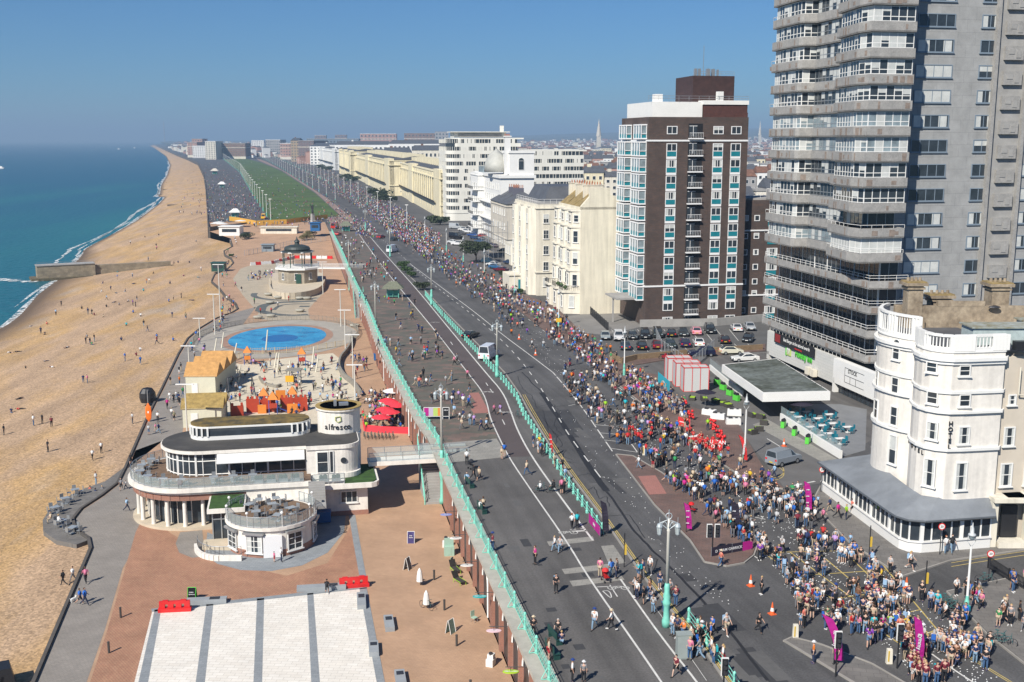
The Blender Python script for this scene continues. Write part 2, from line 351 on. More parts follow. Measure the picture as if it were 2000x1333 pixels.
# ------------------------------------------------------------------ lines of the seafront
railpix = [(1255,1800),(1150,1560),(1046,1333),(956,1133),(866,932),(835,857),(807,815),(752,708),(730,660),(709,600),(692,568),(682,545),(672,520),(661,492),(643,453)]
RAIL = sorted([at(*p,ZR) for p in railpix],key=lambda q: q[1])
wallpix = [(-30,1600),(70,1333),(130,1190),(180,1072),(176,1052),(150,1035),(145,1015),(160,996),(200,970),(232,945),(247,915),(275,850),(290,815),(320,755),(350,692),(368,662),(392,642),(425,622),
           (455,611),(466,604),(460,592),(440,577),(428,562),(414,550),(420,537),(445,526),(457,514),(452,505),(440,498),(438,491),(455,482),(450,466),(446,456)]
WALL = sorted([tuple(atl(*p)[:2]) for p in wallpix],key=lambda q: q[1])
WALL_FAR = sorted([at(*p,ZR) for p in [(408,446),(405,400),(402,362),(398,340),(387,319),(367,310),(345,302),(324,293),(306,285),(298,281)]],key=lambda q: q[1])
WALLALL = WALL[:-1]+[w_ for w_ in WALL_FAR if w_[1] > WALL[-2][1]+5]
shorepix = [(-650,1100),(-300,840),(-90,700),(0,652),(60,608),(110,566),(150,528),(172,508),(205,484),(245,463),(300,430),(338,398),(350,380),(346,362),(350,342),(350,322),(338,306),(322,297),(307,289),(292,283),(284,280)]
SHORE = sorted([at(*p,-3.2) for p in shorepix],key=lambda q: q[1])
far_y = WALLALL[-1][1]
def wallx(y): return lerpline(WALLALL,y)
def shorex(y): return lerpline(SHORE,y)
# sea
seam = bpy.data.materials.new('sea_water'); seam.use_nodes = True; t = seam.node_tree; b = P(seam); n = t.nodes; l = t.links
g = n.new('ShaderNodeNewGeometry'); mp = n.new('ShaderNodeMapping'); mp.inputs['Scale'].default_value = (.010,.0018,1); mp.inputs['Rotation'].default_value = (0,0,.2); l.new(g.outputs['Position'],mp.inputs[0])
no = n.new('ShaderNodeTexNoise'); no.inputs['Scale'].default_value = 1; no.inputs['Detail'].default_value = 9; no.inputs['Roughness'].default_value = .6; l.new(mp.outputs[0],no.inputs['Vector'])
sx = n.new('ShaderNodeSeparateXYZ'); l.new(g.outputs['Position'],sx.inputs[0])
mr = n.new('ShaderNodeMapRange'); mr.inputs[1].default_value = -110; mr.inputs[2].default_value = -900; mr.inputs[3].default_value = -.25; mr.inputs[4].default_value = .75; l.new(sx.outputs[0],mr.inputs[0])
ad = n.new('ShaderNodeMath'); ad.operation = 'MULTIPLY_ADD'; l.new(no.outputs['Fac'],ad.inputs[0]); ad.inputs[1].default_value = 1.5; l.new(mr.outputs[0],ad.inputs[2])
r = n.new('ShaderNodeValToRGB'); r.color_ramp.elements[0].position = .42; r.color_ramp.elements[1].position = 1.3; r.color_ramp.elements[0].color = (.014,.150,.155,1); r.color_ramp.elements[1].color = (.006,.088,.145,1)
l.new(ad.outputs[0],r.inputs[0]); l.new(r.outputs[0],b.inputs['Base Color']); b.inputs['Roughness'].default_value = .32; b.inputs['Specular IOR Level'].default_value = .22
n3 = n.new('ShaderNodeTexNoise'); n3.inputs['Scale'].default_value = .35; n3.inputs['Detail'].default_value = 8; l.new(g.outputs['Position'],n3.inputs['Vector'])
bp = n.new('ShaderNodeBump'); bp.inputs['Strength'].default_value = .7; bp.inputs['Distance'].default_value = 1.2; l.new(n3.outputs['Fac'],bp.inputs['Height']); l.new(bp.outputs[0],b.inputs['Normal'])
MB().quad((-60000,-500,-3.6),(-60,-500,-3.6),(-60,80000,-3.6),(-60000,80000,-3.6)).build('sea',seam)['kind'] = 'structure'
# beach
bm_ = bpy.data.materials.new('beach_shingle'); bm_.use_nodes = True; t = bm_.node_tree; b = P(bm_); n = t.nodes; l = t.links
g = n.new('ShaderNodeNewGeometry')
def nz(scale,detail=6,rough=.6,sc=None,rot=0):
 q = n.new('ShaderNodeTexNoise'); q.inputs['Scale'].default_value = scale; q.inputs['Detail'].default_value = detail; q.inputs['Roughness'].default_value = rough
 if sc:
  m_ = n.new('ShaderNodeMapping'); m_.inputs['Rotation'].default_value = (0,0,rot); m_.inputs['Scale'].default_value = sc; l.new(g.outputs['Position'],m_.inputs[0]); l.new(m_.outputs[0],q.inputs['Vector'])
 else: l.new(g.outputs['Position'],q.inputs['Vector'])
 return q
def ramp(src,stops):
 r_ = n.new('ShaderNodeValToRGB'); e = r_.color_ramp.elements
 while len(e) < len(stops): e.new(.5)
 for k,(p_,c_) in enumerate(stops): e[k].position = p_; e[k].color = tuple(c_)+(1,)
 l.new(src,r_.inputs[0]); return r_
pat = nz(.05,5,.55,(1.6,.45,1),.25)
base = ramp(pat.outputs['Fac'],[(.30,(.40,.27,.165)),(.46,(.455,.31,.19)),(.60,(.475,.30,.13)),(.72,(.44,.33,.23))])
vo = n.new('ShaderNodeTexVoronoi'); vo.inputs['Scale'].default_value = 4.5; l.new(g.outputs['Position'],vo.inputs['Vector'])
bw = n.new('ShaderNodeRGBToBW'); l.new(vo.outputs['Color'],bw.inputs[0])
mr = n.new('ShaderNodeMapRange'); mr.inputs[3].default_value = .6; mr.inputs[4].default_value = 1.38; l.new(bw.outputs[0],mr.inputs[0])
rid = nz(1,6,.6,(.22,.035,1),-.12); rm = n.new('ShaderNodeMapRange'); rm.inputs[1].default_value = .35; rm.inputs[2].default_value = .65; rm.inputs[3].default_value = .84; rm.inputs[4].default_value = 1.14; l.new(rid.outputs['Fac'],rm.inputs[0])
mm = n.new('ShaderNodeMath'); mm.operation = 'MULTIPLY'; l.new(mr.outputs[0],mm.inputs[0]); l.new(rm.outputs[0],mm.inputs[1])
mx = n.new('ShaderNodeVectorMath'); mx.operation = 'SCALE'; l.new(base.outputs[0],mx.inputs[0]); l.new(mm.outputs[0],mx.inputs['Scale'])
sx = n.new('ShaderNodeSeparateXYZ'); l.new(g.outputs['Position'],sx.inputs[0])
wet = n.new('ShaderNodeMapRange'); wet.inputs[1].default_value = -3.42; wet.inputs[2].default_value = -2.75; l.new(sx.outputs[2],wet.inputs[0])
mix = n.new('ShaderNodeMix'); mix.data_type = 'RGBA'; l.new(wet.outputs[0],mix.inputs[0]); mix.inputs[6].default_value = (.13,.085,.05,1); l.new(mx.outputs[0],mix.inputs[7])
l.new(mix.outputs[2],b.inputs['Base Color']); b.inputs['Roughness'].default_value = .95
n3 = nz(2.2,6,.7); bp = n.new('ShaderNodeBump'); bp.inputs['Strength'].default_value = .55; bp.inputs['Distance'].default_value = .14; l.new(n3.outputs['Fac'],bp.inputs['Height']); l.new(bp.outputs[0],b.inputs['Normal'])
ys = list(np.arange(40,500,3.0))+list(np.arange(500,1000,12))+list(np.arange(1000,min(far_y,8500),60))
vs = []; K = 14
def beach_z(x,y,f):
 top = -.55+zlow(y)*.45
 z = -4.6+(top+4.6)*(1-(1-f)**1.7)
 return z+.16*math.sin(x*.11+y*.02)*math.sin(f*PI)
for y in ys:
 a = shorex(y)-14*(1 if y < 900 else 1.5); c = wallx(y)
 if y > far_y: c = min(c,wallx(far_y)-(y-far_y)*.28); a = min(a,c-15)
 for k in range(K+1):
  f = k/K; x = a+(c-a)*f; vs.append((x,y,beach_z(x,y,f)))
W1 = K+1
MB().add(vs,[(j*W1+k,j*W1+k+1,(j+1)*W1+k+1,(j+1)*W1+k) for j in range(len(ys)-1) for k in range(K)]).build('beach',bm_,smooth=True)['kind'] = 'structure'
def beach_at(px,py):
 z = -1.0
 for _ in range(25):
  X,Y = at(px,py,z); a = shorex(Y)-14; c = wallx(Y); f = min(1,max(0,(X-a)/(c-a))); z = .5*z+.5*beach_z(X,Y,f)
 return (X,Y,z)
# surf: ragged ribbons of foam at the water's edge
foam = M('sea_foam',(.80,.82,.80),.8)
t = foam.node_tree; n = t.nodes; l = t.links; g = n.new('ShaderNodeNewGeometry'); no = n.new('ShaderNodeTexNoise'); no.inputs['Scale'].default_value = .55; no.inputs['Detail'].default_value = 9; no.inputs['Roughness'].default_value = .75
l.new(g.outputs['Position'],no.inputs['Vector']); mr = n.new('ShaderNodeMapRange'); mr.inputs[1].default_value = .44; mr.inputs[2].default_value = .56; l.new(no.outputs['Fac'],mr.inputs[0]); l.new(mr.outputs[0],P(foam).inputs['Alpha'])
mb = MB()
def zshore(y):
 # where the beach surface meets the water
 a = shorex(y)-14*(1 if y < 900 else 1.5); c = wallx(y)
 for k in range(60):
  f = k/60
  if beach_z(a+(c-a)*f,y,f) > -3.6: return a+(c-a)*f
 return a
shl = [(zshore(y),y) for y in list(np.arange(230,900,3.0))+list(np.arange(900,2600,25))]
for off,wd,amp,y0,y1 in ((.2,2.6,1.4,230,2400),(5.5,2.6,3.0,390,830),(2.5,1.5,2.0,300,1200)):
 pl = []
 for i,(x,y) in enumerate(shl):
  if y0 <= y <= y1:
   k = 1+max(0,(y-500)/500); m_ = (.5+.5*math.sin(y*.031+off))*.7+.3
   ww = wd*.55*(.35+.9*abs(math.sin(y*.047+off*2)))*k*min(1,(y-y0)/30+.1)
   xx = x-off-amp*math.sin(y*.021+off)*.6; pl.append((xx-ww*.5,xx+ww*.5,y))
 o = len(mb.v); mb.v += [(a,y,-3.52) for a,b_,y in pl]+[(b_,y,-3.52) for a,b_,y in pl]; k = len(pl)
 mb.f += [(o+i,o+k+i,o+k+i+1,o+i+1) for i in range(k-1)]; mb.m += [0]*(k-1)
for (px,py,wpx) in ((5,547,60),(60,550,40),(30,549,30)):
 x,y = at(px,py,-3.5); w_ = wpx/F*y*1.0
 pp = [(x+w_*math.cos(t_)*.5*(1+.3*math.sin(5*t_)),y+w_*.35*math.sin(t_)*(1+.3*math.cos(3*t_))) for t_ in [2*PI*i/16 for i in range(16)]]
 mb.add([(p[0],p[1],-3.50) for p in pp],[tuple(range(16))])
tag(mb.build('surf',foam),'white surf breaking along the water edge of the shingle','surf',kind='stuff')
# lower esplanade
ESP = MB_brick('esplanade_paving',(.47,.30,.185),(.43,.27,.165),(.34,.22,.15),.42,.21,.3,patch=.16,pscale=.22)
ESPR = MB_brick('red_block_paving',(.37,.19,.115),(.41,.225,.135),(.22,.12,.08),.42,.21,.9,patch=.2,pscale=.35)
ESPG = MB_brick('grey_block_paving',(.255,.23,.20),(.285,.255,.22),(.17,.155,.135),.42,.21,.25,patch=.16,pscale=.3)
WSTONE = MB_brick('white_stone_paving',(.72,.67,.585),(.78,.74,.66),(.54,.50,.43),.9,.45,.06,patch=.1,pscale=.4,ms=.02)
GSTONE = MB_brick('grey_stone_paving',(.24,.26,.27),(.28,.30,.31),(.17,.18,.19),.6,.3,.1,patch=.12,pscale=.6)
ys = list(np.arange(45,500,3.0))+[500]
K = 8; vs = []
for y in ys:
 a = wallx(y); c = lerpline(RAIL,y)+.6
 for k in range(K+1): vs.append((a+(c-a)*k/K,y,zlow(y)))
MB().add(vs,[(j*9+k,j*9+k+1,(j+1)*9+k+1,(j+1)*9+k) for j in range(len(ys)-1) for k in range(K)]).build('esplanade',ESP)['kind'] = 'structure'
# upper level: one sheet from the rail line inland, then from the beach wall inland further off
ysu = list(np.arange(45,500,5.0))+[499.9]
vs = []; fs = []
for y in ysu: vs += [(lerpline(RAIL,y),y,ZR),(lerpline(RAIL,y)+60,y,ZR),(1500,y,ZR)]
for j in range(len(ysu)-1):
 for k in range(2): fs.append((j*3+k,j*3+k+1,(j+1)*3+k+1,(j+1)*3+k))
mb = MB().add(vs,fs); mb.build('upper_promenade',asphalt_up)['kind'] = 'structure'
ysf = [500]+list(np.arange(510,1000,15))+list(np.arange(1000,8500,100))+[60000]
vs = []; fs = []
for y in ysf:
 a = wallx(y) if y <= far_y else wallx(far_y)-(y-far_y)*.28
 vs += [(a,y,ZR),(a+300,y,ZR),(9000,y,ZR)]
for j in range(len(ysf)-1):
 for k in range(2): fs.append((j*3+k,j*3+k+1,(j+1)*3+k+1,(j+1)*3+k))
MB().add(vs,fs).build('ground',asphalt_far)['kind'] = 'structure'
# beach wall and far sea wall
wm = M('dark_sea_wall',(.09,.08,.07),.9,.2,.5)
pts = [Vector((x,y)) for x,y in WALL[:-1]]; pts = resample(pts,4)
tag(MB().arc_wall(pts,lambda p: -1.6+zlow(p.y)*.45,lambda p: zlow(p.y)+.22,.3).build('sea_wall',wm),'low dark concrete wall between the shingle and the esplanade','wall')
pts = [Vector((x,y)) for x,y in WALL_FAR]
tag(MB().arc_wall([Vector((WALL_FAR[0][0]+12,499))]+pts,0,ZR+.5,.5).build('sea_wall',wm),'tall dark sea wall below the far promenade beside the beach','wall')
# ------------------------------------------------------------------ what lies on the upper level
PAV = MB_brick('promenade_paving',(.115,.108,.085),(.25,.14,.115),(.10,.085,.07),1.8,.9,.22,patch=.22,pscale=.3,bias=-.45)
CYC = M('cycle_lane_asphalt',(.088,.070,.068),.9,.1,.2,scale2=8,var2=.1)
FOOT = MB_brick('footway_paving',(.17,.105,.085),(.14,.095,.08),(.08,.06,.05),.6,.3,.2,patch=.25,pscale=.4)
SLAB = MB_brick('footway_slabs',(.185,.172,.155),(.155,.145,.132),(.09,.085,.08),.9,.6,.2,patch=.2,pscale=.5)
SLABL = MB_brick('pale_slabs',(.30,.285,.25),(.26,.25,.22),(.16,.15,.14),.9,.6,.2,patch=.12,pscale=.5)
PINK = MB_brick('pink_tactile_paving',(.36,.16,.13),(.33,.15,.12),(.25,.12,.1),.4,.4,.2,patch=.12)
LAWN = M('lawn_grass',(.060,.105,.020),.95,.3,.035,scale2=.9,var2=.2)
cycL = [(1330,1390),(1292,1333),(1235,1250),(1150,1130),(1106,1056),(1040,962),(993,893),(970,845),(957,816),(952,790),(943,766),(917,733),(856,654),(798,584),(752,528),(705,463),(680,430)]
cycR = [(1400,1390),(1362,1333),(1290,1243),(1212,1132),(1158,1056),(1090,965),(1038,892),(1010,840),(997,802),(982,766),(950,730),(863,625),(813,564),(741,485),(700,435)]
kerbW = [(1480,1410),(1422,1333),(1378,1268),(1274,1144),(1250,1112),(1178,1008),(1090,892),(1034,800),(1018,770),(990,730),(943,680),(875,612),(835,570),(800,538),(760,500),(700,440),(650,398),(600,357),(560,328),(520,303),(490,290)]
kerbE = [(490,286),(545,300),(640,340),(740,392),(800,440),(870,500),(940,548),(1000,597),(1060,645),(1122,692),(1195,745),(1262,795),(1330,845),(1400,900),(1470,945),(1560,965)]
sheet('road',kerbW+kerbE+[(1700,860),(1730,930),(1604,963),(1585,985),(1660,1062),(1762,1128),(1858,1097),(2100,1062),(2100,1120),(1850,1158),(1930,1240),(2100,1370),(1900,1480)],ZR+.004,asphalt)
sheet('paved_promenade',[(860,915),(828,845),(800,797),(740,687),(716,610),(686,530),(650,445),(693,445),(752,528),(856,654),(917,733),(943,766),(952,790),(957,816),(972,857)],ZR+.004,PAV)
sheet('cycle_lane',cycL[6:]+cycR[6:][::-1],ZR+.008,CYC)
sheet('crossing_slabs',[(862,866),(970,857),(984,880),(992,893),(868,905)],ZR+.010,SLABL)
sheet('pink_paving',[(916,768),(935,767),(957,807),(925,808),(919,799),(927,798),(921,787),(929,786)],ZR+.008,PINK)
for q in ([(1068,1058),(1158,1048),(1161,1057),(1073,1067)],[(1097,1112),(1205,1100),(1211,1110),(1103,1122)],[(1112,1135),(1214,1125),(1220,1133),(1119,1146)],[(1174,1067),(1198,1065),(1222,1100),(1190,1104)]):
 sheet('stone_strip',q,ZR+.006,SLABL)
sheet('pink_paving',[(1246,933),(1280,931),(1302,967),(1268,969)],ZR+.136,PINK)
def island(name,pix,mat,h=.125):
 pts = [at(*p,ZR) for p in pix]; mb = MB().prism(pts,ZR+.001,ZR+h,0,bottom=False)
 c = MB().prism(pts,ZR,ZR+h-.004,0,bottom=False)
 return tag(mb.build(name,mat),kind='structure')
island('traffic_island',[(1205,890),(1235,893),(1290,925),(1345,965),(1410,1008),(1470,1045),(1478,1062),(1470,1085),(1452,1100),(1420,1106),(1378,1098),(1350,1056),(1280,986)],FOOT)
island('traffic_island',[(1533,1254),(1548,1249),(1600,1262),(1700,1300),(1830,1375),(1730,1375)],SLAB)
island('footway',[(1196,742),(1255,728),(1290,735),(1330,790),(1440,826),(1470,880),(1500,930),(1530,955),(1470,944),(1400,899),(1330,844),(1262,794)],FOOT)
island('footway',[(1000,596),(1020,575),(1085,600),(1190,702),(1240,716),(1196,742),(1122,691),(1060,644)],FOOT)
island('footway',[(1604,950),(1620,935),(1800,900),(2100,1000),(2100,1061),(1858,1096),(1764,1127),(1661,1061),(1586,985)],SLAB)
island('footway',[(1851,1158),(1985,1130),(2120,1118),(2120,1390),(1930,1239)],SLAB)
island('footway',[(1215,704),(1240,694),(1495,673),(1495,686),(1300,704),(1242,714)],FOOT)
sheet('forecourt',[(1440,832),(1455,800),(1385,715),(1400,705),(1560,850),(1640,905),(1620,930),(1600,945),(1530,950),(1475,880)],ZR+.005,M('forecourt_asphalt',(.13,.125,.12),.9,.12,.3))
sheet('terrace_path',[(1470,830),(1500,820),(1640,900),(1630,912),(1600,900)],ZR+.009,SLABL)
sheet('car_park',[(1080,600),(1210,610),(1250,640),(1500,630),(1500,672),(1230,697),(1188,700)],ZR+.004,M('car_park_asphalt',(.10,.098,.095),.9,.15,.2))
sheet('courtyard',[(1100,618),(1212,610),(1255,638),(1180,655),(1140,650)],ZR+.008,M('courtyard_concrete',(.21,.20,.185),.9,.15,.2))
# lawns
sheet('lawn',[(434,310),(469,335),(494,381),(529,432),(600,426),(665,423),(640,400),(614,377),(585,358),(550,335),(510,318),(480,310)],ZR+.05,LAWN)
sheet('pale_path',[(640,425),(668,424),(640,398),(614,375),(550,333),(505,314),(500,309),(520,316),(562,338),(640,388),(690,428),(690,445),(645,445)],ZR+.03,M('pink_path',(.27,.19,.16),.9,.1,.1))
mb = MB()
for y,xa,xb in ((346,475,566),(361,483,588),(386,496,625)): stripe(mb,[(xa,y+1),(xb,y-3)],1.0,ZR+.09)
tag(mb.build('lawn_path',M('pale_path_line',(.35,.33,.26),.9)),kind='structure')
# paint
mb = MB(); ZP = ZR+.013
stripe(mb,cycL[:13],.16,ZP); stripe(mb,cycL[12:],.2,ZP); stripe(mb,cycR[4:],.2,ZP); stripe(mb,cycR[:4],.16,ZP)
stripe(mb,[(1380,1330),(1290,1200),(1250,1150)],.04,ZP)
# dashes on the open carriageway
stripe(mb,[(1173,933),(1110,850),(1082,800),(1050,748),(1014,700),(965,650),(920,613),(879,582),(830,543),(790,505)],.14,ZP,2.6,3.4)
stripe(mb,[(790,505),(740,462),(700,432),(640,385)],.16,ZP,2.0,5)
stripe(mb,[(1196,882),(1166,838),(1138,797),(1108,760),(1080,728)],.15,ZP,4.2,1.2)
stripe(mb,[(1080,728),(1030,690),(985,657),(930,612),(880,575),(840,545),(800,515)],.15,ZP)
stripe(mb,[(1205,890),(1250,925),(1330,985),(1420,1050),(1500,1105)],.12,ZP,2.0,2.5)
stripe(mb,[(1500,980),(1400,905),(1300,830),(1200,750),(1120,690),(1040,630),(960,570),(900,530)],.12,ZP,2.0,4.5)
for (x,y),(x2,y2) in (((1121,778),(1135,777)),((1143,800),(1160,799)),((1150,816),(1186,817)),((1160,830),(1200,833)),((1172,846),(1220,850)),((1180,860),(1238,866)),((1192,876),(1245,884)),((1105,762),(1128,762)),((1110,793),(1125,790))):
 stripe(mb,[(x,y),(x2,y2)],.12,ZP)
stripe(mb,[(1245,884),(1228,860),(1205,840)],.12,ZP)
stripe(mb,[(1820,1278),(1850,1300),(1900,1333),(1960,1370)],.14,ZP); stripe(mb,[(1430,958),(1490,1012)],.12,ZP,2,2)
stripe(mb,[(1462,1008),(1495,1015)],.12,ZP); stripe(mb,[(1262,706),(1400,695),(1500,689)],.1,ZP,3,2)
stripe(mb,[(1498,857),(1524,873)],.12,ZP); stripe(mb,[(1545,950),(1620,935)],.25,ZP+.001,1.2,.8)
# bays of the car park
for i in range(11):
 x = 1212+i*25.6; stripe(mb,[(x,666),(x-18,644)],.1,ZP)
for i in range(10):
 x = 1240+i*26; stripe(mb,[(x,688-.05*i*10),(x-14,672)],.1,ZP)
for px,py in ((1092,1090),(1120,1040)): pass
mb.quad(*[(at(*q,ZR)[0],at(*q,ZR)[1],ZP) for q in ((1110,1038),(1146,1036),(1147,1038),(1111,1040))])
for q in ([(1177,1155),(1191,1154),(1196,1172),(1177,1155)],): stripe(mb,q,.09,ZP)
stripe(mb,[(1166,1147),(1200,1146)],.12,ZP,.7,.4); stripe(mb,[(1191,1143),(1206,1166)],.1,ZP)
def bike_mark(px,py,s=1.0):
 X,Y = at(px,py,ZR)
 for dx in (-.55,.55):
  c = [(X+(dx+.34*math.cos(t_))*s,Y+.9*.36*s*math.sin(t_)) for t_ in [2*PI*i/14 for i in range(15)]]
  for a_,b_ in zip(c,c[1:]):
   d = Vector((b_[0]-a_[0],b_[1]-a_[1])); nn = Vector((-d.y,d.x)).normalized()*.035
   mb.quad((a_[0]-nn.x,a_[1]-nn.y,ZP),(b_[0]-nn.x,b_[1]-nn.y,ZP),(b_[0]+nn.x,b_[1]+nn.y,ZP),(a_[0]+nn.x,a_[1]+nn.y,ZP))
 for a_,b_ in (((-.55,0),(-.25,.35)),((-.25,.35),(.3,.35)),((.3,.35),(.55,0)),((-.25,.35),(0,0)),((0,0),(.3,.35)),((-.55,0),(0,0))):
  a_ = (X+a_[0]*s,Y+a_[1]*s); b_ = (X+b_[0]*s,Y+b_[1]*s); d = Vector((b_[0]-a_[0],b_[1]-a_[1])); nn = Vector((-d.y,d.x)).normalized()*.035
  mb.quad((a_[0]-nn.x,a_[1]-nn.y,ZP),(b_[0]-nn.x,b_[1]-nn.y,ZP),(b_[0]+nn.x,b_[1]+nn.y,ZP),(a_[0]+nn.x,a_[1]+nn.y,ZP))
for q in ((1208,1149),(1110,1041),(952,766),(988,806),(850,630)): bike_mark(*q)
stripe(mb,[(1113,1035),(1146,1033)],.1,ZP,.6,.3)
for a_,b_ in (((949,748),(953,754)),((957,760),(963,768)),((981,820),(986,830)),((880,668),(884,674))): stripe(mb,[a_,b_],.12,ZP)
tag(mb.build('road_markings',whitepaint),kind='structure')
mb = MB()
for o in (0,4): stripe(mb,[(x+o+3,y+1) for x,y in kerbW[:9]],.09,ZP)
for o in (0,9): stripe(mb,[(1858,1100+o*.8),(1930,1088+o*.8),(2100,1063+o*.8)],.09,ZP)
stripe(mb,[(1880,1145),(2000,1132),(2100,1125)],.09,ZP); stripe(mb,[(1880,1148),(2000,1135),(2100,1128)],.09,ZP)
for o in (0,5): stripe(mb,[(1470,933+o),(1510,935+o),(1530,928+o),(1532,915+o),(1515,905+o)],.09,ZP)
for o in (0,6): stripe(mb,[(1855+o,1262),(1900+o,1290),(1990+o,1345)],.08,ZP)
J = [(1490,1080),(1700,1075),(1830,1230),(1760,1260)]
for k in range(5):
 a_ = (J[0][0]+(J[3][0]-J[0][0])*k/4,J[0][1]+(J[3][1]-J[0][1])*k/4); b_ = (J[1][0]+(J[2][0]-J[1][0])*k/4,J[1][1]+(J[2][1]-J[1][1])*k/4)
 stripe(mb,[a_,((a_[0]+b_[0])/2,(a_[1]+b_[1])/2),b_],.12,ZP)
for k in range(5):
 c_ = (J[0][0]+(J[1][0]-J[0][0])*k/4,J[0][1]+(J[1][1]-J[0][1])*k/4); d_ = (J[3][0]+(J[2][0]-J[3][0])*k/4,J[3][1]+(J[2][1]-J[3][1])*k/4)
 stripe(mb,[c_,((c_[0]+d_[0])/2,(c_[1]+d_[1])/2),d_],.12,ZP+.002)
tag(mb.build('yellow_lines',yellowpaint),kind='structure')
# tar sealing and patches on the open carriageway
mb = MB(); r_ = random.Random(3)
def wob(pix,a,k=6):
 out = []
 for (x,y),(x2,y2) in zip(pix,pix[1:]):
  for i in range(k): t_ = i/k; out.append((x+(x2-x)*t_+r_.uniform(-a,a),y+(y2-y)*t_+r_.uniform(-a,a)*.6))
 return out+[pix[-1]]
main = [(1020,727),(1058,768),(1088,812),(1120,862),(1150,912),(1185,960),(1240,1040),(1290,1090),(1350,1150),(1430,1240),(1500,1330)]
stripe(mb,wob(main[:3],1.5),.18,ZR+.009); stripe(mb,wob(main[1:6],1.0),.75,ZR+.0095); stripe(mb,wob(main[5:],1.5),.26,ZR+.0095)
for q in ([(1042,800),(1060,830),(1050,850),(1075,870)],[(1045,795),(1080,790),(1095,805),(1080,830),(1098,850)],[(1060,800),(1072,840),(1090,850),(1085,870),(1100,890)],[(1070,850),(1085,875),(1105,880),(1095,900),(1120,905)],[(1050,840),(1070,880),(1090,900),(1130,905)],
          [(1128,930),(1150,925),(1175,940),(1190,955)],[(1128,930),(1135,950),(1150,965),(1160,985),(1180,1000)],[(1145,960),(1160,950),(1170,975),(1185,970),(1190,990)],[(1180,1010),(1230,1005),(1260,1052)],[(1010,735),(1020,760),(1040,775),(1050,798)],[(1250,1095),(1285,1092),(1275,1115),(1310,1150)],[(1040,798),(1110,792),(1125,790)],[(1060,815),(1100,870),(1080,885),(1120,900)]):
 stripe(mb,wob(q,2.0),.10,ZR+.0105)
tag(mb.build('tar_seams',M('tar',(.018,.018,.02),.7)),'black tar seams and repair strip along the open carriageway',kind='structure')
sheet('dark_patch',[(1035,805),(1110,800),(1140,840),(1075,858)],ZR+.0068,M('dark_asphalt',(.048,.048,.05),.85,.15,.4))
r2 = random.Random(31)
for nm,col in (('pale_patches',(.105,.102,.098)),('dark_patches',(.045,.045,.047))):
 mb = MB()
 for kk in range(16):
  t_ = r2.uniform(.02,.6); i = int(t_*13); a,c = kerbW[i],kerbW[i+1]; x = a[0]+(c[0]-a[0])*.5+r2.uniform(12,110); y = a[1]+(c[1]-a[1])*.5; X,Y = at(x,y,ZR); mb.box((X,Y,ZR-.0445+kk*.0003+(.0 if nm[0] == 'p' else .00015)),(r2.uniform(.5,1.6),r2.uniform(1,6),.1),0,UD+.05)
 for kk in range(10): X,Y = at(r2.uniform(980,1230),r2.uniform(900,1330),ZR); mb.box((X,Y,ZR-.0475+kk*.0003+(.00015 if nm[0] == 'p' else 0)),(r2.uniform(.4,1.1),r2.uniform(.4,2),.1),0,.2) if X > lerpline(RAIL,Y)+2 else 0
 tag(mb.build(nm,M(nm,col,.9,.15,1)),kind='structure')
# kerbs
KERB = M('kerb_stone',(.30,.28,.25),.85,.12,.6); mb = MB()
def kerb(pix,h=.12,wd=.18,lo=ZR-.02):
 pts = [Vector(at(*p,ZR)) for p in pix]; mb.arc_wall(pts,lo,ZR+h,wd)
kerb([(x-2,y) for x,y in kerbW[:14]]);
for ring in ([(1204,889),(1235,892),(1290,924),(1345,964),(1410,1007),(1471,1045),(1479,1062),(1471,1086),(1452,1101),(1420,1107),(1377,1099),(1349,1057),(1279,987),(1204,889)],[(1532,1255),(1548,1248),(1601,1261),(1701,1299),(1830,1375)],[(1532,1255),(1730,1375)],[(1764,1128),(1661,1062),(1586,985),(1604,951)],[(1764,1128),(1858,1097),(2100,1062)],[(2120,1391),(1929,1240),(1851,1158),(1985,1129)],[(1530,956),(1470,945),(1400,900),(1330,845),(1262,795),(1196,743)]):
 kerb(ring,.135,.14)
tag(mb.build('kerbs',KERB),kind='structure')
# drifts of dropped paper cups
mb = MB(); r_ = random.Random(11)
def cups(poly,nn):
 xs = [p[0] for p in poly]; ys_ = [p[1] for p in poly]; k = 0
 while k < nn:
  x,y = r_.uniform(min(xs),max(xs)),r_.uniform(min(ys_),max(ys_))
  if not inside(x,y,poly): continue
  k += 1; X,Y = at(x,y,ZR); a_ = r_.uniform(0,6.28); q = r_.uniform(.022,.042); L = r_.uniform(.05,.10)
  mb.tube((X,Y,ZR+.06),(X+math.cos(a_)*L,Y+math.sin(a_)*L,ZR+.075),q,q*.75,5)
def inside(x,y,poly):
 c = False; j = len(poly)-1
 for i in range(len(poly)):
  if (poly[i][1] > y) != (poly[j][1] > y) and x < (poly[j][0]-poly[i][0])*(y-poly[i][1])/((poly[j][1]-poly[i][1]) or 1e-9)+poly[i][0]: c = not c
  j = i
 return c
cups([(1480,980),(1600,1030),(1680,1080),(1830,1200),(1960,1333),(1800,1333),(1700,1240),(1560,1180),(1500,1100),(1450,1040)],900)
cups([(1000,640),(1060,650),(1160,760),(1300,850),(1420,960),(1350,960),(1200,850),(1080,730)],420)
cups([(1060,760),(1180,860),(1250,960),(1340,1080),(1450,1200),(1330,1140),(1150,900)],110)
tag(mb.build('litter',M('paper_cup',(.75,.75,.73),.7)),'scattered white paper cups dropped on the race road','litter',kind='stuff')
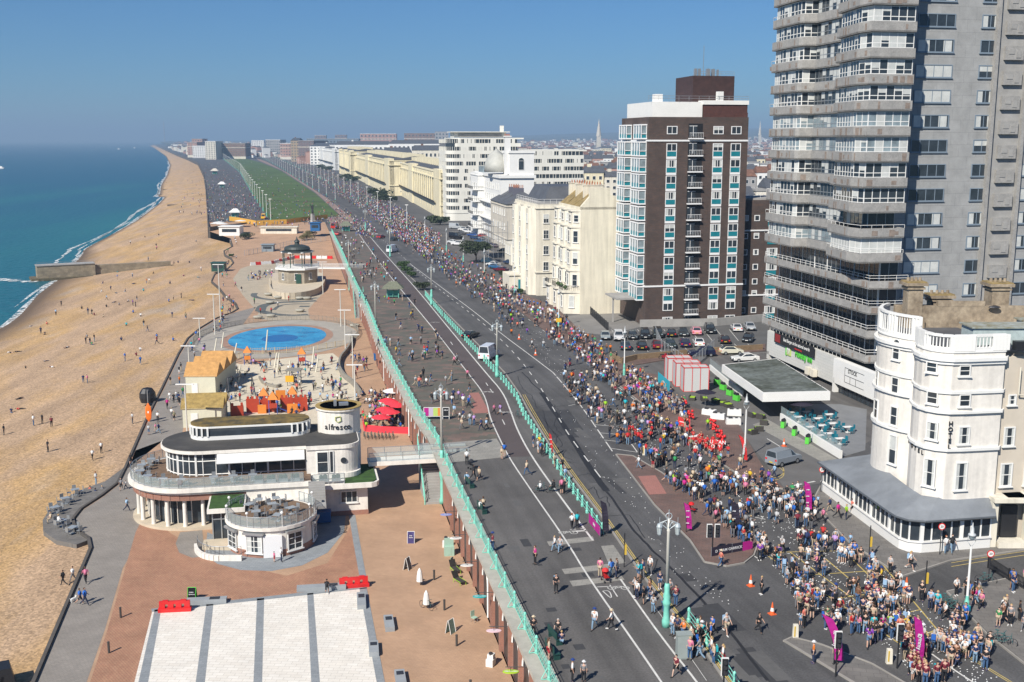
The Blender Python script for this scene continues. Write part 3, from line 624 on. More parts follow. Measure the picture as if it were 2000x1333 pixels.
# ------------------------------------------------------------------ building kit
WM = {}
def winmesh(w_,h_,cols=2,rows=2,frame=None,pane='dark',fw=.09,sill=True,depth=.12,head=0.0,arch=False,seed=0):
 key = (round(w_,2),round(h_,2),cols,rows,frame.name if frame else '',pane,sill,fw,head,arch)
 if key in WM: return WM[key]
 frame = frame or WHITE; mb = MB(); a = w_/2; b_ = h_/2
 mb.box((0,-.02,0),(w_-.02,.04,h_-.02),1)
 if pane == 'curtain':
  mb.box((-a*.62,-.05,0),(a*.6,.02,h_-.1),2); mb.box((a*.66,-.05,0),(a*.45,.02,h_-.1),2)
 elif pane == 'half': mb.box((0,-.05,h_*.24),(w_-.1,.02,h_*.45),2)
 elif pane == 'blind': mb.box((0,-.05,0),(w_-.1,.02,h_-.1),2)
 for s in (-1,1):
  mb.box((s*(a-fw/2),-depth/2,0),(fw,depth,h_)); mb.box((0,-depth/2,s*(b_-fw/2)),(w_-2*fw,depth,fw))
 for i in range(1,cols): mb.box((-a+w_*i/cols,-depth*.4,0),(fw*.7,depth*.8,h_-2*fw))
 for i in range(1,rows): mb.box((0,-depth*.35,-b_+h_*i/rows),(w_-2*fw,depth*.6,fw*.6))
 if sill: mb.box((0,-depth*.8,-b_-.06),(w_+.24,depth*1.6,.1))
 if head: mb.box((0,-depth*.7,b_+.1),(w_+.3,depth*1.4,head))
 if arch:
  pts = [(a*math.cos(t_),b_+a*math.sin(t_)) for t_ in [PI*i/8 for i in range(9)]]
  mb.add([(x,-.05,z) for x,z in pts]+[(x,0,z) for x,z in pts],[tuple(range(9))[::-1]]+[(i,i+1,10+i,9+i) for i in range(8)],1)
  for p,q in zip(pts,pts[1:]): mb.tube((p[0],-.06,p[1]),(q[0],-.06,q[1]),.05,n=4)
 WM[key] = mb.mesh('window',[frame,GLASS,BLIND]); return WM[key]
class Bld:
 def __init__(s,name,label,cat,X,Y,rz=UD,z=ZR,group=None):
  s.e = empty(name,label,cat,(X,Y,z),rz,group); s.w = []; s.rz = rz; s.o = Vector((X,Y,z)); s.r = random.Random(int(X*13+Y*7))
 def part(s,name,mb,mats,label=None,smooth=False):
  o = mb.build(name,mats,s.e,smooth=smooth);
  if label: o['label'] = label
  return o
 def win(s,me,x,y,z,rz=0.0,name='window'): s.w.append((me,x,y,z,rz,name))
 def world(s,x,y,z=0):
  c,n = math.cos(s.rz),math.sin(s.rz); return Vector((s.o.x+x*c-y*n,s.o.y+x*n+y*c,s.o.z+z))
 def facade(s,x0,y0,dx,dy,W_,zs,xs,kinds,rz,wsize,cols=2,rows=2,frame=None,**k):
  """windows on a wall from (x0,y0) running along the unit direction (dx,dy); xs distances along it, zs heights"""
  for zc in zs:
   for q in xs:
    s.win(winmesh(wsize[0],wsize[1],cols,rows,frame,s.r.choice(kinds),**k),x0+dx*q,y0+dy*q,zc,rz)
 def done(s):
  by = {}
  for q in s.w: by.setdefault(q[5],[]).append(q)
  for nm,L in by.items():
   L.sort(key=lambda q: (s.world(q[1],q[2],q[3])-Vector((0,0,HC))).length)
   for me,x,y,z,rz,_ in L[:96]: put(nm,me,s.e,(x,y,z),rz)
   if len(L) > 96:
    mb = MB(); mats = []
    for me,x,y,z,rz,_ in L[96:]:
     c,n_ = math.cos(rz),math.sin(rz); vs = [(x+v.co.x*c-v.co.y*n_,y+v.co.x*n_+v.co.y*c,z+v.co.z) for v in me.vertices]
     o = len(mb.v); mb.v += vs
     for p in me.polygons:
      m_ = me.materials[p.material_index]
      if m_ not in mats: mats.append(m_)
      mb.f.append(tuple(i+o for i in p.vertices)); mb.m.append(mats.index(m_))
    tag(mb.build(nm+'s',mats,s.e),kind='stuff')
  s.w = []
RN = -PI/2      # rotation that turns a window to face the sea (local -x)
ALLK = ['dark','curtain','dark','half','dark','curtain','blind']

# ------------------------------------------------------------------ grey tower block with the hotel in its lower floors
def face_xy(px,Yl):   # helper not tied to the lens: places along the street line
 return px
GREYC = MB_brick('grey_aggregate_concrete',(.31,.31,.30),(.335,.335,.325),(.22,.22,.215),3.2,1.72,wall=True,patch=.16,pscale=.6,ms=.02)
GREYP = M('grey_parapet_concrete',(.33,.32,.30),.9,.18,.9,col2=(.37,.355,.33),scale2=5,var2=.12)
RUST = M('exposed_aggregate_patch',(.25,.20,.165),.95,.25,2)
BLUEF = M('blue_grey_window_frame',(.20,.25,.30),.5)
T = Bld('apartment_tower','tall grey concrete tower with wrapped balconies and ribbon windows above a white podium','building',50.9,152.5)
fh = 3.44; zk = lambda k: 42.4-ZR+fh*k        # slab undersides above the road
RIGHT = 34.0; LEN = 35.5
# core: sea wall plane at local x=3, east face at local y=4.5
mb = MB(); mb.prism([(3.2,5.2),(RIGHT,5.2),(RIGHT,30),(3.2,LEN)],0,zk(9),0); T.part('wall',mb,[GREYC])
mb = MB()
for x0 in (18.6,23.6):                       # ribs beside the stair boxes
 mb.box((x0,4.85,zk(9)/2),(.5,.7,zk(9)))
mb.box((21.2,5.15,zk(9)/2),(4.4,.1,zk(9)),2)
for k in range(-9,8): mb.box((21.4,4.9,zk(k)+1.3),(2.9,.55,1.9)); mb.box((20.9,4.6,zk(k)+1.5),(.9,.08,.7),2); mb.box((22.0,4.6,zk(k)+1.1),(.7,.08,.9),2)
T.part('stair_shaft',mb,[GREYP,DARK,CONC])
# parapet slabs: outline of each storey's balcony band (local x<0 towards the sea)
def band(outl,z,hgt,mats=None,mb=None,th=.28,patches=True,seed=0):
 rr = random.Random(seed)
 n = len(outl)
 for (a,b_) in zip(outl,outl[1:]):
  a = Vector(a); b_ = Vector(b_); d = (b_-a); L = d.length; d.normalize(); nr = Vector((d.y,-d.x)); c = (a+b_)/2-nr*th/2
  ang = math.atan2(d.y,d.x); mb.box((c.x,c.y,z+hgt/2),(L,th,hgt),0,ang)
  if patches:
   q = .5
   while q < L-.5:
    if rr.random() < .34:
     w_ = rr.uniform(.25,.9); p = a+d*(q+w_/2)+nr*.012; mb.box((p.x,p.y,z+hgt*.5),(w_,.03,hgt*rr.uniform(.35,.85)),1,ang)
    q += rr.uniform(.6,1.6)
def railm(outl,z,mb,h=.9,off=.12,step=1.6,mid=2):
 for a,b_ in zip(outl,outl[1:]):
  a = Vector(a); b_ = Vector(b_); L = (b_-a).length; k = max(1,int(L/step))
  for i in range(k+1): p = a+(b_-a)*i/k; mb.tube((p.x,p.y,z),(p.x,p.y,z+h),.03,n=4)
  for j in range(1,mid+1): mb.tube((a.x,a.y,z+h*j/mid),(b_.x,b_.y,z+h*j/mid),.035,n=4)
BAYB = [(.5,12.6),(-2.4,11.4),(-3.6,3.0),(-3.2,.2),(3.4,.2),(3.6,5.2)]
BAYA = [(1.6,LEN+.2),(-1.5,LEN-.2),(-1.9,31.5),(-1.9,24.6),(-1.5,24.0),(.5,23.6)]
MIDB = [(.4,23.8),(.4,12.6)]
r_ = random.Random(5)
for k in range(-5,8):
 z = zk(k)
 for nm,outl in (('balcony',BAYB),('balcony',BAYA),('spandrel',MIDB)):
  mb = MB(); path = outl if outl is not BAYB else outl; band(path,z,1.35,mb=mb,seed=k*7+len(outl))
  if nm == 'balcony':
   mb.prism(outl+[(3.3,outl[-1][1]),(3.3,outl[0][1])],z+.02,z+.2,0)
   T.part(nm,mb,[GREYP,RUST])
  else:
   mb.prism([(.4,23.5),(.4,13.1),(3.3,13.1),(3.3,23.5)],z+.03,z+.2,0); T.part('spandrel',mb,[GREYP,RUST])
 # glazing behind the bands
 mb = MB(); inB = [(.9,12.2),(-1.9,10.9),(-3.1,3.1),(-2.7,.7),(3.3,.7)]; inA = [(1.9,LEN-.4),(-1.0,LEN-.8),(-1.4,31.2),(-1.4,25.2),(-1.1,24.5),(.9,24.2)]; inM = [(.85,24.0),(.85,12.6)]
 kindB = r_.choice(['white','white','open','white','shade','pale']); kindA = r_.choice(['white','open','white','pale'])
 for pth,kind in ((inB,kindB),(inA,kindA),(inM,'ribbon')):
  if kind == 'open': pth = [(min(3.0,p[0]+1.7),max(2.4,p[1])) if pth is inB else (min(3.0,p[0]+1.5),p[1]) for p in pth]
  fm = 2 if kind in ('open','ribbon') else 0
  for a,b_ in zip(pth,pth[1:]):
   a = Vector(a); b_ = Vector(b_); d = b_-a; L = d.length
   if L < .3: continue
   d.normalize(); nr = Vector((d.y,-d.x)); ang = math.atan2(d.y,d.x); c = (a+b_)/2; nw = max(1,int(round(L/(1.15 if kind != 'open' else 1.5))))
   mb.box((c.x,c.y,z+2.36),(L,.05,2.06),1,ang)
   for i in range(nw+1):
    p = a+d*(L*i/nw); mb.box((p.x,p.y,z+2.36),(.10 if fm == 0 else .06,.14,2.06),fm,ang)
   for hh in ((1.42,2.0,3.32) if kind != 'open' else (3.3,)): mb.box((c.x,c.y,z+hh),(L,.12,.10),fm,ang)
   for i in range(nw):
    if kind == 'shade' or r_.random() < (.45 if kind != 'open' else .12):
     p = a+d*(L*(i+.5)/nw)+nr*.035; hb = 2.0 if kind == 'shade' or r_.random() < .4 else r_.uniform(.5,1.2); mb.box((p.x,p.y,z+3.36-hb/2),(L/nw-.12,.02,hb),3,ang)
 T.part('glazing',mb,[WHITE,GLASS if r_.random() < .6 else GLASSB,STEEL,BLIND])
 if kindB in ('open','shade') or kindA == 'open' or k % 2:
  mb = MB(); railm(BAYB[:5],z+1.35,mb,.45,mid=1) if kindB in ('open','shade') else None; railm(BAYA[:4],z+1.35,mb,.5,mid=1); T.part('railing',mb,[WHITE])
LOW = [(-1.2,LEN+.2),(-1.2,.6),(1.0,.2),(4.6,.2)]
for k,zl in ((0,21.5),(1,17.95),(2,14.5),(3,11.0)):
 z = zl-ZR; mb = MB(); band(LOW,z,1.15,mb=mb,seed=90+k); mb.prism([(-1.2,LEN+.2),(-1.2,.6),(1.0,.2),(4.6,.2),(4.6,5.2),(3.2,LEN+.2)],z+.02,z+.2); T.part('balcony',mb,[GREYP,RUST])
 mb = MB(); railm([(-1.1,LEN),(-1.1,.7),(1.0,.35),(4.5,.35)],z+1.15,mb,.75); T.part('railing',mb,[WHITE])
 mb = MB(); pth = [(1.6,LEN),(1.6,3.0),(4.4,3.0)]
 for a,b_ in zip(pth,pth[1:]):
  a = Vector(a); b_ = Vector(b_); d = b_-a; L = d.length; d.normalize(); ang = math.atan2(d.y,d.x); c = (a+b_)/2; nw = int(L/1.4)
  mb.box((c.x,c.y,z+1.95),(L,.06,3.1),1,ang)
  for i in range(nw+1): p = a+d*(L*i/nw); mb.box((p.x,p.y,z+1.95),(.08 if i % 3 else .22,.16,3.1),2 if i % 3 else 0,ang)
 T.part('glazing',mb,[WHITE,GLASS,STEEL])
# east face windows
rr = random.Random(9)
for k in range(-9,7):
 z = zk(k)+2.15
 if k >= -7: T.win(winmesh(5.7,1.8,4,1,BLUEF,rr.choice(['dark','curtain','blind','half','dark']),fw=.12),9.3,5.2,z)
 else: T.win(winmesh(2.9,1.75,2,1,BLUEF,rr.choice(['curtain','dark']),fw=.12),9.9,5.2,z)
 T.win(winmesh(2.7,1.8,2,1,BLUEF,rr.choice(['dark','curtain','half','curtain']),fw=.12),17.6,5.2,z)
 T.win(winmesh(2.7,1.75,2,1,BLUEF,rr.choice(['dark','curtain','half','curtain']),fw=.12),25.6,5.2,z)
T.done()
# podium
PANEL = MB_brick('white_tile_panel',(.60,.59,.55),(.56,.56,.52),(.42,.41,.38),1.2,.45,wall=True,patch=.05,ms=.012)
p0 = Vector(at(1497,700,ZR)); L_p = (Vector(at(1700,793,ZR))-p0).length+9
PD = Bld('hotel_podium','long white tiled podium with green hotel lettering under the grey tower','building',p0.x,p0.y,UD)
# local: y=0 far corner, extends to -y (towards us); x inland
ztop = 4.7
mb = MB(); mb.box((.3,-19.5,ztop-1.9),(.6,39,4.0)); mb.box((5.6,.3,ztop-1.9),(10.0,.6,4.0)); mb.box((.5,-.4,.4),(1.0,.8,1.8)); PD.part('parapet_wall',mb,[PANEL])
mb = MB(); mb.prism([(.6,0),(9,0),(9,-36),(.6,-36)],3.4,3.9); PD.part('roof',mb,[CONC])
mb = MB(); mb.prism([(1.6,-2),(9,-2),(9,-38),(1.6,-38)],-.5,3.3); PD.part('wall',mb,[DARK])
mb = MB(); railm([(.3,-.3),(.3,-25)],ztop+.12,mb,.55,mid=1,step=1.2); PD.part('railing',mb,[WHITE])
GRN = M('bright_green_sign',(.10,.55,.06),.4)
lt = text('Holiday Inn',1.55,GRN,PD.e,(-.12,-13.9,2.9),(PI/2,0,-PI/2),ext=.06,sx=.82); lt['label'] = 'green hotel name lettering'
mb = MB(); mb.box((-.08,-8.6,3.1),(.12,1.5,2.0)); mb.box((-.16,-8.6,3.1),(.06,1.1,1.6),1); mb.box((-.10,-7.7,3.1),(.18,.3,2.2),2); PD.part('emblem',mb,[M('lime_panel',(.45,.60,.15),.5),M('pale_lime',(.55,.58,.35),.5),GRN])
text('H',1.6,M('sign_white',(.8,.8,.78),.5),PD.e,(-.22,-8.6,3.1),(PI/2,0,-PI/2),'emblem_letter',ext=.02)
mb = MB()
for y in (-16.5,-18.2): mb.box((-.45,y,1.25),(.7,1.1,1.1))
PD.part('air_conditioner',mb,[OFFW])
mb = MB(); mb.box((-.5,-33.2,3.2),(1.0,15.5,3.6)); mb.box((-.5,-25.7,.9),(1.0,.6,2.4)); PD.part('fascia',mb,[WHITE])
text('STOCK',.8,BLACK,PD.e,(-1.03,-31.2,3.9),(PI/2,0,-PI/2),'lettering',ext=.01)
mb = MB()
for a,b_ in (((-29,4.3),(-34.5,4.3)),((-29,2.2),(-34.5,2.2)),((-29,4.3),(-29,2.2)),((-29,3.2),(-34.5,3.2)),((-30.6,3.2),(-30.6,2.2)),((-32.2,3.2),(-32.2,2.2))): mb.tube((-1.03,a[0],a[1]),(-1.03,b_[0],b_[1]),.03,n=4)
PD.part('line_drawing',mb,[DARK])
mb = MB(); mb.box((-.35,-33.5,.3),(.1,14.6,3.0),1)
for i in range(12): mb.box((-.42,-26.6-i*1.25,.3),(.12,.09,3.0))
mb.box((-.42,-33.5,.75),(.12,14.6,.08)); PD.part('glazing',mb,[DARK,GLASS])
PD.done()
# black awning banner above the podium
bn = Bld('banner','long black advertising banner tied under the lowest tower balcony above the green sign','banner',*T.world(-1.62,29.5)[:2],UD,9.6)
bb = MB(); bb.box((0,-7.2,.2),(.06,14.4,1.7)); bn.part('cloth',bb,[BLACK])
text('Best Burger at the national awards',.78,WHITE,bn.e,(-.05,-8.2,.35),(PI/2,0,-PI/2),ext=.008,sx=.86)
text('~Visit us here',.4,REDP,bn.e,(-.05,-9.0,-.35),(PI/2,0,-PI/2),ext=.008)
bb = MB(); bb.box((-.04,-1.3,.2),(.04,1.9,1.3)); bn.part('red_badge',bb,[M('dark_red',(.25,.02,.02),.6)])
# entrance canopy
CR = M('mossy_roof_felt',(.075,.085,.055),.95,.45,.25,col2=(.15,.17,.16),scale2=1.5,var2=.3)
mb = MB()
c1,c2,c3,c4 = at(1410,712,9.3),at(1490,768,9.3),at(1622,765,9.3),at(1517,700,9.3)
q = [Vector(c) for c in (c1,c2,c3,c4)]; org = q[0].copy(); LQ = [p-org for p in q]
cn = empty('entrance_canopy','flat mossy canopy with deep white edge projecting over the hotel entrance','canopy',(org.x,org.y,ZR))
mb.prism([(p.x,p.y) for p in LQ],2.6,3.78,0); mb.build('fascia',[WHITE],cn)
ins = [p+(sum(LQ,Vector((0,0)))/4-p)*.05 for p in LQ]; mb = MB(); mb.prism([(p.x,p.y) for p in ins],3.79,3.84)
for i in range(1,10):
 a = ins[0].lerp(ins[1],i/10); b_ = ins[3].lerp(ins[2],i/10); mb.tube((a.x,a.y,3.86),(b_.x,b_.y,3.86),.07,n=4)
mb.build('roof_covering',[CR],cn)
mb = MB()
for f1,f2 in ((.15,.5),(.85,.5),(.5,.85)):
 p = LQ[0].lerp(LQ[1],f1).lerp(LQ[3].lerp(LQ[2],f1),f2); mb.tube((p.x,p.y,0),(p.x,p.y,2.6),.25,n=10)
mb.build('column',[DARK],cn)

# ------------------------------------------------------------------ brown brick tower
a = at(1259,637,ZR); B = Bld('brick_apartment_tower','tall dark brown brick block with teal panels white windows and rust coloured roof box','building',*a)
Hh = 40.8; Wd = 20.4; D = 18.0
mb = MB(); mb.prism([(0,0),(Wd,0),(Wd,D),(2.0,D),(0,D)],0,Hh); B.part('wall',mb,[BROWNB])
mb = MB(); mb.prism([(.8,.6),(11.0,.6),(11.0,D-1),(.8,D-1)],Hh,Hh+2.9); mb.prism([(11.2,.25),(Wd-.1,.25),(Wd-.1,D-3),(11.2,D-3)],Hh,Hh+.9,1); mb.prism([(11.2,.3),(Wd-.2,.3),(Wd-.2,D-3),(11.2,D-3)],Hh+.9,Hh+2.4,1); mb.prism([(11.0,.1),(Wd,.1),(Wd,D-3),(11.0,D-3)],Hh+2.4,Hh+3.2)
B.part('penthouse',mb,[WHITE,M('brown_cladding',(.085,.034,.026),.6,.2,2)])
mb = MB(); mb.prism([(9.8,3),(18.4,3),(18.4,13),(9.8,13)],Hh+2.9,Hh+8.0); B.part('roof_box',mb,[M('rust_brown_metal',(.052,.026,.022),.6,.25,1.2)])
mb = MB(); railm([(-.1,.3),(Wd,.3)],Hh+3.1,mb,.9,step=2); railm([(9.9,3),(18.3,3)],Hh+8,mb,.8,step=2.5); B.part('railing',mb,[STEEL])
mb = MB()
for x,y,r0 in ((13.2,4,.7),(14.4,4.4,.6),(10.6,4,.5),(11.4,4,.5),(16,6,.35)): mb.box((x,y,Hh+8.7),(r0,r0,1.4))
mb.tube((13,6,Hh+8),(13,6,Hh+14),.06,n=5); mb.box((14.6,.9,Hh+3.6),(1.2,1,2.6),1); mb.box((2.6,3,Hh+3.6),(1.6,1.6,1.6),1); B.part('roof_plant',mb,[STEEL,WHITE])
mb = MB(); mb.lathe([(.5,0),(.55,.1),(.3,.18)],(16,2.3,Hh+3.9),12,sy=.4); mb.lathe([(.5,0),(.55,.1),(.3,.18)],(12,2.3,Hh+3.9),12,sy=.4); B.part('satellite_dish',mb,[DARK])
fz = [44.0,40.7,37.6,34.5,31.4,28.2,25.0,21.8,18.6,15.6,12.4,9.4,6.6]; fz = [z-ZR-.2 for z in fz]
WB = M('pure_white_trim',(.80,.80,.79),.5)
for z0 in (fz[0]-2.0,fz[10]-.35-1.35+2.9): mb = MB(); mb.box((Wd/2-.1,-.05,z0),(Wd+.3,.18,.32)); mb.box((-.05,D/2,z0),(.2,D,.32)); B.part('string_course',mb,[WB])
for i,z in enumerate(fz):
 for x in (4.7,14.2,17.9):
  B.win(winmesh(2.1,1.55,2,1,WB,B.r.choice(ALLK),fw=.14,sill=False),x,0,z)
  if 0 < i < 11:
   mb = MB(); mb.box((x,-.05,z-1.27),(1.9,.10,.9),1); mb.box((x,-.03,z-1.98),(2.1,.1,.46)); mb.box((x-1.0,-.04,z-1.2),(.12,.12,1.2)); mb.box((x+1.0,-.04,z-1.2),(.12,.12,1.2)); B.part('spandrel_panel',mb,[WB,TEAL])
 # balcony stack: dark recess, slab, railing, glazed door
 mb = MB(); mb.box((9.5,-.02,z-.1),(2.9,.05,2.7),2); mb.box((9.0,-.08,z-.2),(1.6,.06,2.0),1); mb.box((9.0,-.1,z-.2),(.08,.08,2.0)); mb.box((9.0,-.1,z+.8),(1.6,.08,.1)); mb.box((9.5,-.38,z-1.62),(2.9,.8,.22))
 for q_ in range(9): mb.tube((8.15+q_*.34,-.72,z-1.5),(8.15+q_*.34,-.72,z-.55),.02,n=4)
 mb.box((9.5,-.72,z-.52),(2.85,.06,.07)); B.part('balcony',mb,[WB,GLASS,BLACK])
# sea side bays
for i,z in enumerate(fz[:11]):
 for y in (3.6,13.4):
  mb = MB(); d_ = 1.5 if i else 1.2; ww = 5.2
  mb.prism([(-.01,y-ww/2),(-d_,y-ww/2+.1),(-d_,y+ww/2-.1),(-.01,y+ww/2)],z-1.75,z-1.5); mb.prism([(-.01,y-ww/2+.1),(-d_+.1,y-ww/2+.2),(-d_+.1,y+ww/2-.2),(-.01,y+ww/2-.1)],z-1.5,z-.7,1); mb.prism([(-.01,y-ww/2+.12),(-d_+.12,y-ww/2+.22),(-d_+.12,y+ww/2-.22),(-.01,y+ww/2-.12)],z-.7,z+.9,2); mb.prism([(-.01,y-ww/2),(-d_,y-ww/2+.1),(-d_,y+ww/2-.1),(-.01,y+ww/2)],z+.9,z+1.15)
  for yy in np.linspace(y-ww/2+.15,y+ww/2-.15,4): mb.box((-d_+.05,yy,z-.3),(.14,.14,2.9))
  mb.box((-.1,y-ww/2+.12,z-.3),(.14,.12,2.9)); mb.box((-d_*.55,y-ww/2+.08,z-.7),(d_,.1,.12))
  B.part('bay_window',mb,[WB,TEAL,GLASSB])
 B.win(winmesh(1.6,1.5,2,1,WB,'dark',sill=False),0,8.5,z,RN)
mb = MB(); mb.prism([(-5.2,2.2),(0,2.2),(0,10.5),(-5.2,10.5)],5.0,5.35); mb.box((-4.8,6,2.5),(.3,.3,5)); B.part('porch_canopy',mb,[CONC])
# lower wing
mb = MB(); mb.prism([(Wd,2.6),(31.5,2.6),(31.5,14),(Wd,14)],0,24.5); B.part('wing_wall',mb,[BROWNB])
mb = MB(); mb.box((26,2.5,18.4),(11.4,.18,.28)); mb.box((26,2.5,5.2),(11.4,.18,.28)); mb.prism([(Wd+.2,2.9),(31.3,2.9),(31.3,13.8),(Wd+.2,13.8)],24.5,24.9,1); railm([(Wd+.3,3),(31,3)],24.9,mb,1.0,step=2); B.part('wing_trim',mb,[WB,CONC])
for z in (21.9,18.7-.4,15.6-.6,12.4-.4,9.3-.3,6.2+.4,3.1):
 for x in (21.7,24.1): B.win(winmesh(1.15,1.2,1,1,WB,B.r.choice(ALLK),fw=.15,sill=False),x,2.6,z-1)
 B.win(winmesh(2.3,1.55,2,1,WB,B.r.choice(ALLK),fw=.14,sill=False),27.6,2.6,z-1)
 mb = MB(); mb.box((27.6,2.56,z-2.3),(2.1,.1,.9)); B.part('spandrel_panel',mb,[TEAL])
B.done()

# ------------------------------------------------------------------ cream terrace with the blank gable
a = at(1133,614.6,ZR); G = Bld('terraced_hotel','cream terrace hotel with tall blank gable wall and mossy roof slopes','building',*a)
Wg = 8.8; He = 22.6; Dg = 20
mb = MB(); mb.prism([(0,0),(Wg,0),(Wg,Dg),(0,Dg)],0,He)
gable = [(0,He-.5),(Wg,He-.5),(Wg,He+.4),(7.2,He+2.3),(6.2,He+2.6),(6.2,He+4.0),(1.8,He+4.0),(1.8,He+2.2),(0,He+.2)]
mb.add([(x,.0,z) for x,z in gable]+[(x,.9,z) for x,z in gable],[tuple(range(9)),tuple(range(17,8,-1))]+[(i,9+i,9+(i+1) % 9,(i+1) % 9) for i in range(9)])
G.part('wall',mb,[M('cream_gable_render',(.72,.66,.52),.85,.06,.35,drip=.18)])
mb = MB();
for i in range(3):
 y0 = .9+i*6.3; mb.add([(.1,y0,He),(.1,y0+5.6,He),(4.4,y0,He+3.4),(4.4,y0+5.6,He+3.4),(Wg,y0,He),(Wg,y0+5.6,He)],[(0,2,3,1),(2,4,5,3),(0,4,2),(1,3,5)])
G.part('roof',mb,[LICHEN])
for i in (1,2,3):
 mb = MB(); mb.box((4.4,.45+i*6.3,He+2.2),(4.4,.7,4.0)); mb.box((4.4,.45+i*6.3,He+4.3),(4.7,.9,.2)); ch = G.part('chimney',mb,[OFFW])
 mb = MB(); [mb.tube((2.9+q*.6,.45+i*6.3,He+4.4),(2.9+q*.6,.45+i*6.3,He+5.0),.14,.11,n=7) for q in range(6)]; mb.build('chimney_pot',[TERRA],ch)
# canted bays on the sea front
for i in range(3):
 y0 = .5+i*6.4; mb = MB()
 for zz0,zz1,d_ in ((0,4.8,3.2),(4.8,9.4,1.9),(9.4,14.0,1.8),(14.0,18.6,1.7),(18.6,22.0,1.5)):
  mb.prism([(.01,y0),(-d_,y0+1.3),(-d_,y0+4.5),(.01,y0+5.8)],zz0,zz1); mb.prism([(.01,y0-.1),(-d_-.3,y0+1.2),(-d_-.3,y0+4.6),(.01,y0+5.9)],zz1-.35,zz1-.02)
 mb.prism([(.01,y0-.1),(-3.6,y0+1.1),(-3.6,y0+4.7),(.01,y0+5.9)],4.5,5.0)
 G.part('bay',mb,[OFFW])
 mb = MB(); railm([(-.2,y0),(-3.4,y0+1.2),(-3.4,y0+4.6)],5.0,mb,1.0,step=.35,mid=1); G.part('balcony_railing',mb,[BLACK])
 for zc in (2.6,7.2,11.8,16.4,20.2):
  d_ = {2.6: 3.2,7.2: 1.9,11.8: 1.8,16.4: 1.7,20.2: 1.5}[zc]; ang = math.atan2(1.3,-d_)
  G.win(winmesh(1.15,2.5 if zc < 18 else 1.5,1,2,WHITE,G.r.choice(ALLK)),-d_/2,y0+.65,zc,math.atan2(-(-d_),0)*0+math.atan2(1.3,-d_)+PI)
  G.win(winmesh(1.5,2.5 if zc < 18 else 1.5,1,2,WHITE,G.r.choice(ALLK)),-d_,y0+2.9,zc,RN)
for i in range(5):
 z = 4.2+i*4.3; mb = MB(); mb.box((Wg+.15,4.0,z),(.3,1.6,2.2),1); mb.box((Wg+.3,2.5,z+1.9),(2.0,3.4,.35)); G.part('side_window',mb,[OFFW,GLASS])
for y in (2.5,6,9): mb = MB(); mb.lathe([(.05,0),(.45,.25),(.5,.6),(.05,.95)],(-2.6,y+.3,5.1),8); G.part('balcony_plant',mb,[FOL])
text('HOTEL',.8,BLACK,G.e,(-3.25,17.0,4.0),(PI/2,0,-PI/2))
G.done()
def simple_block(name,label,px,py,W_,D_,H_,mat,wins=None,seawins=None,parapet=.6,ac=None,y0w=0,roofm=None,frame=WHITE,cornice=True,rz=UD,ptop=True,X=None,group=None,deco=None):
 a = at(px,py,ZR) if X is None else X; b = Bld(name,label,'building',a[0],a[1],rz,group=group)
 mb = MB(); mb.prism([(0,0),(W_,0),(W_,D_),(0,D_)],0,H_)
 if cornice:
  for zz in (H_-1.0,H_*.25): mb.prism([(-.25,-.25),(W_+.25,-.25),(W_+.25,D_+.2),(-.25,D_+.2)],zz,zz+.3)
 b.part('wall',mb,[mat])
 if roofm: mb = MB(); mb.prism([(.4,.4),(W_-.4,.4),(W_-.4,D_-.4),(.4,D_-.4)],H_+.01,H_+.25); b.part('roof',mb,[roofm])
 if wins: b.facade(0,0,1,0,W_,wins[1],wins[0],ALLK,0,wins[2],frame=frame,**(wins[3] if len(wins) > 3 else {}))
 if seawins: b.facade(0,0,0,1,D_,seawins[1],seawins[0],ALLK,RN,seawins[2],frame=frame,**(seawins[3] if len(seawins) > 3 else {}))
 return b
b = simple_block('terraced_house','cream bay fronted terrace building with dark mansard roof left of the blank gable',1048,578,14,26,21.5,CREAM if 0 else OFFW,([2.2,5.6,10.5],[3.2,7.0,10.8,14.5,18.2],(1.3,2.1)),([3,8,13,18,23],[3,7.0,10.8,14.5,18.2],(1.3,2.3)),roofm=CONC)
mb = MB(); mb.prism([(3,5),(14,5),(14,25),(3,25)],21.5,22); mb.v; vs = [(3,5,22),(14,5,22),(14,25,22),(3,25,22),(4.6,6.6,25.4),(12.6,6.6,25.4),(12.6,23,25.4),(4.6,23,25.4)]; mb.add(vs,[(0,1,5,4),(1,2,6,5),(2,3,7,6),(3,0,4,7),(4,5,6,7)]); b.part('mansard_roof',mb,[SLATE])
mb = MB(); railm([(.3,.3),(13.8,.3)],21.6,mb,1.1,step=1.5); railm([(.3,.3),(.3,25)],21.6,mb,1.1,step=2); b.part('roof_railing',mb,[WHITE])
for y_ in (3.5,12,20): mb = MB(); mb.prism([(.01,y_-2.4),(-1.6,y_-1.4),(-1.6,y_+1.4),(.01,y_+2.4)],0,20.5); b.part('bay',mb,[OFFW]); [b.win(winmesh(1.4,2.1,1,2,WHITE,b.r.choice(ALLK)),-1.6,y_,z_,RN) for z_ in (3,7,10.8,14.5,18.2)]
b.done()
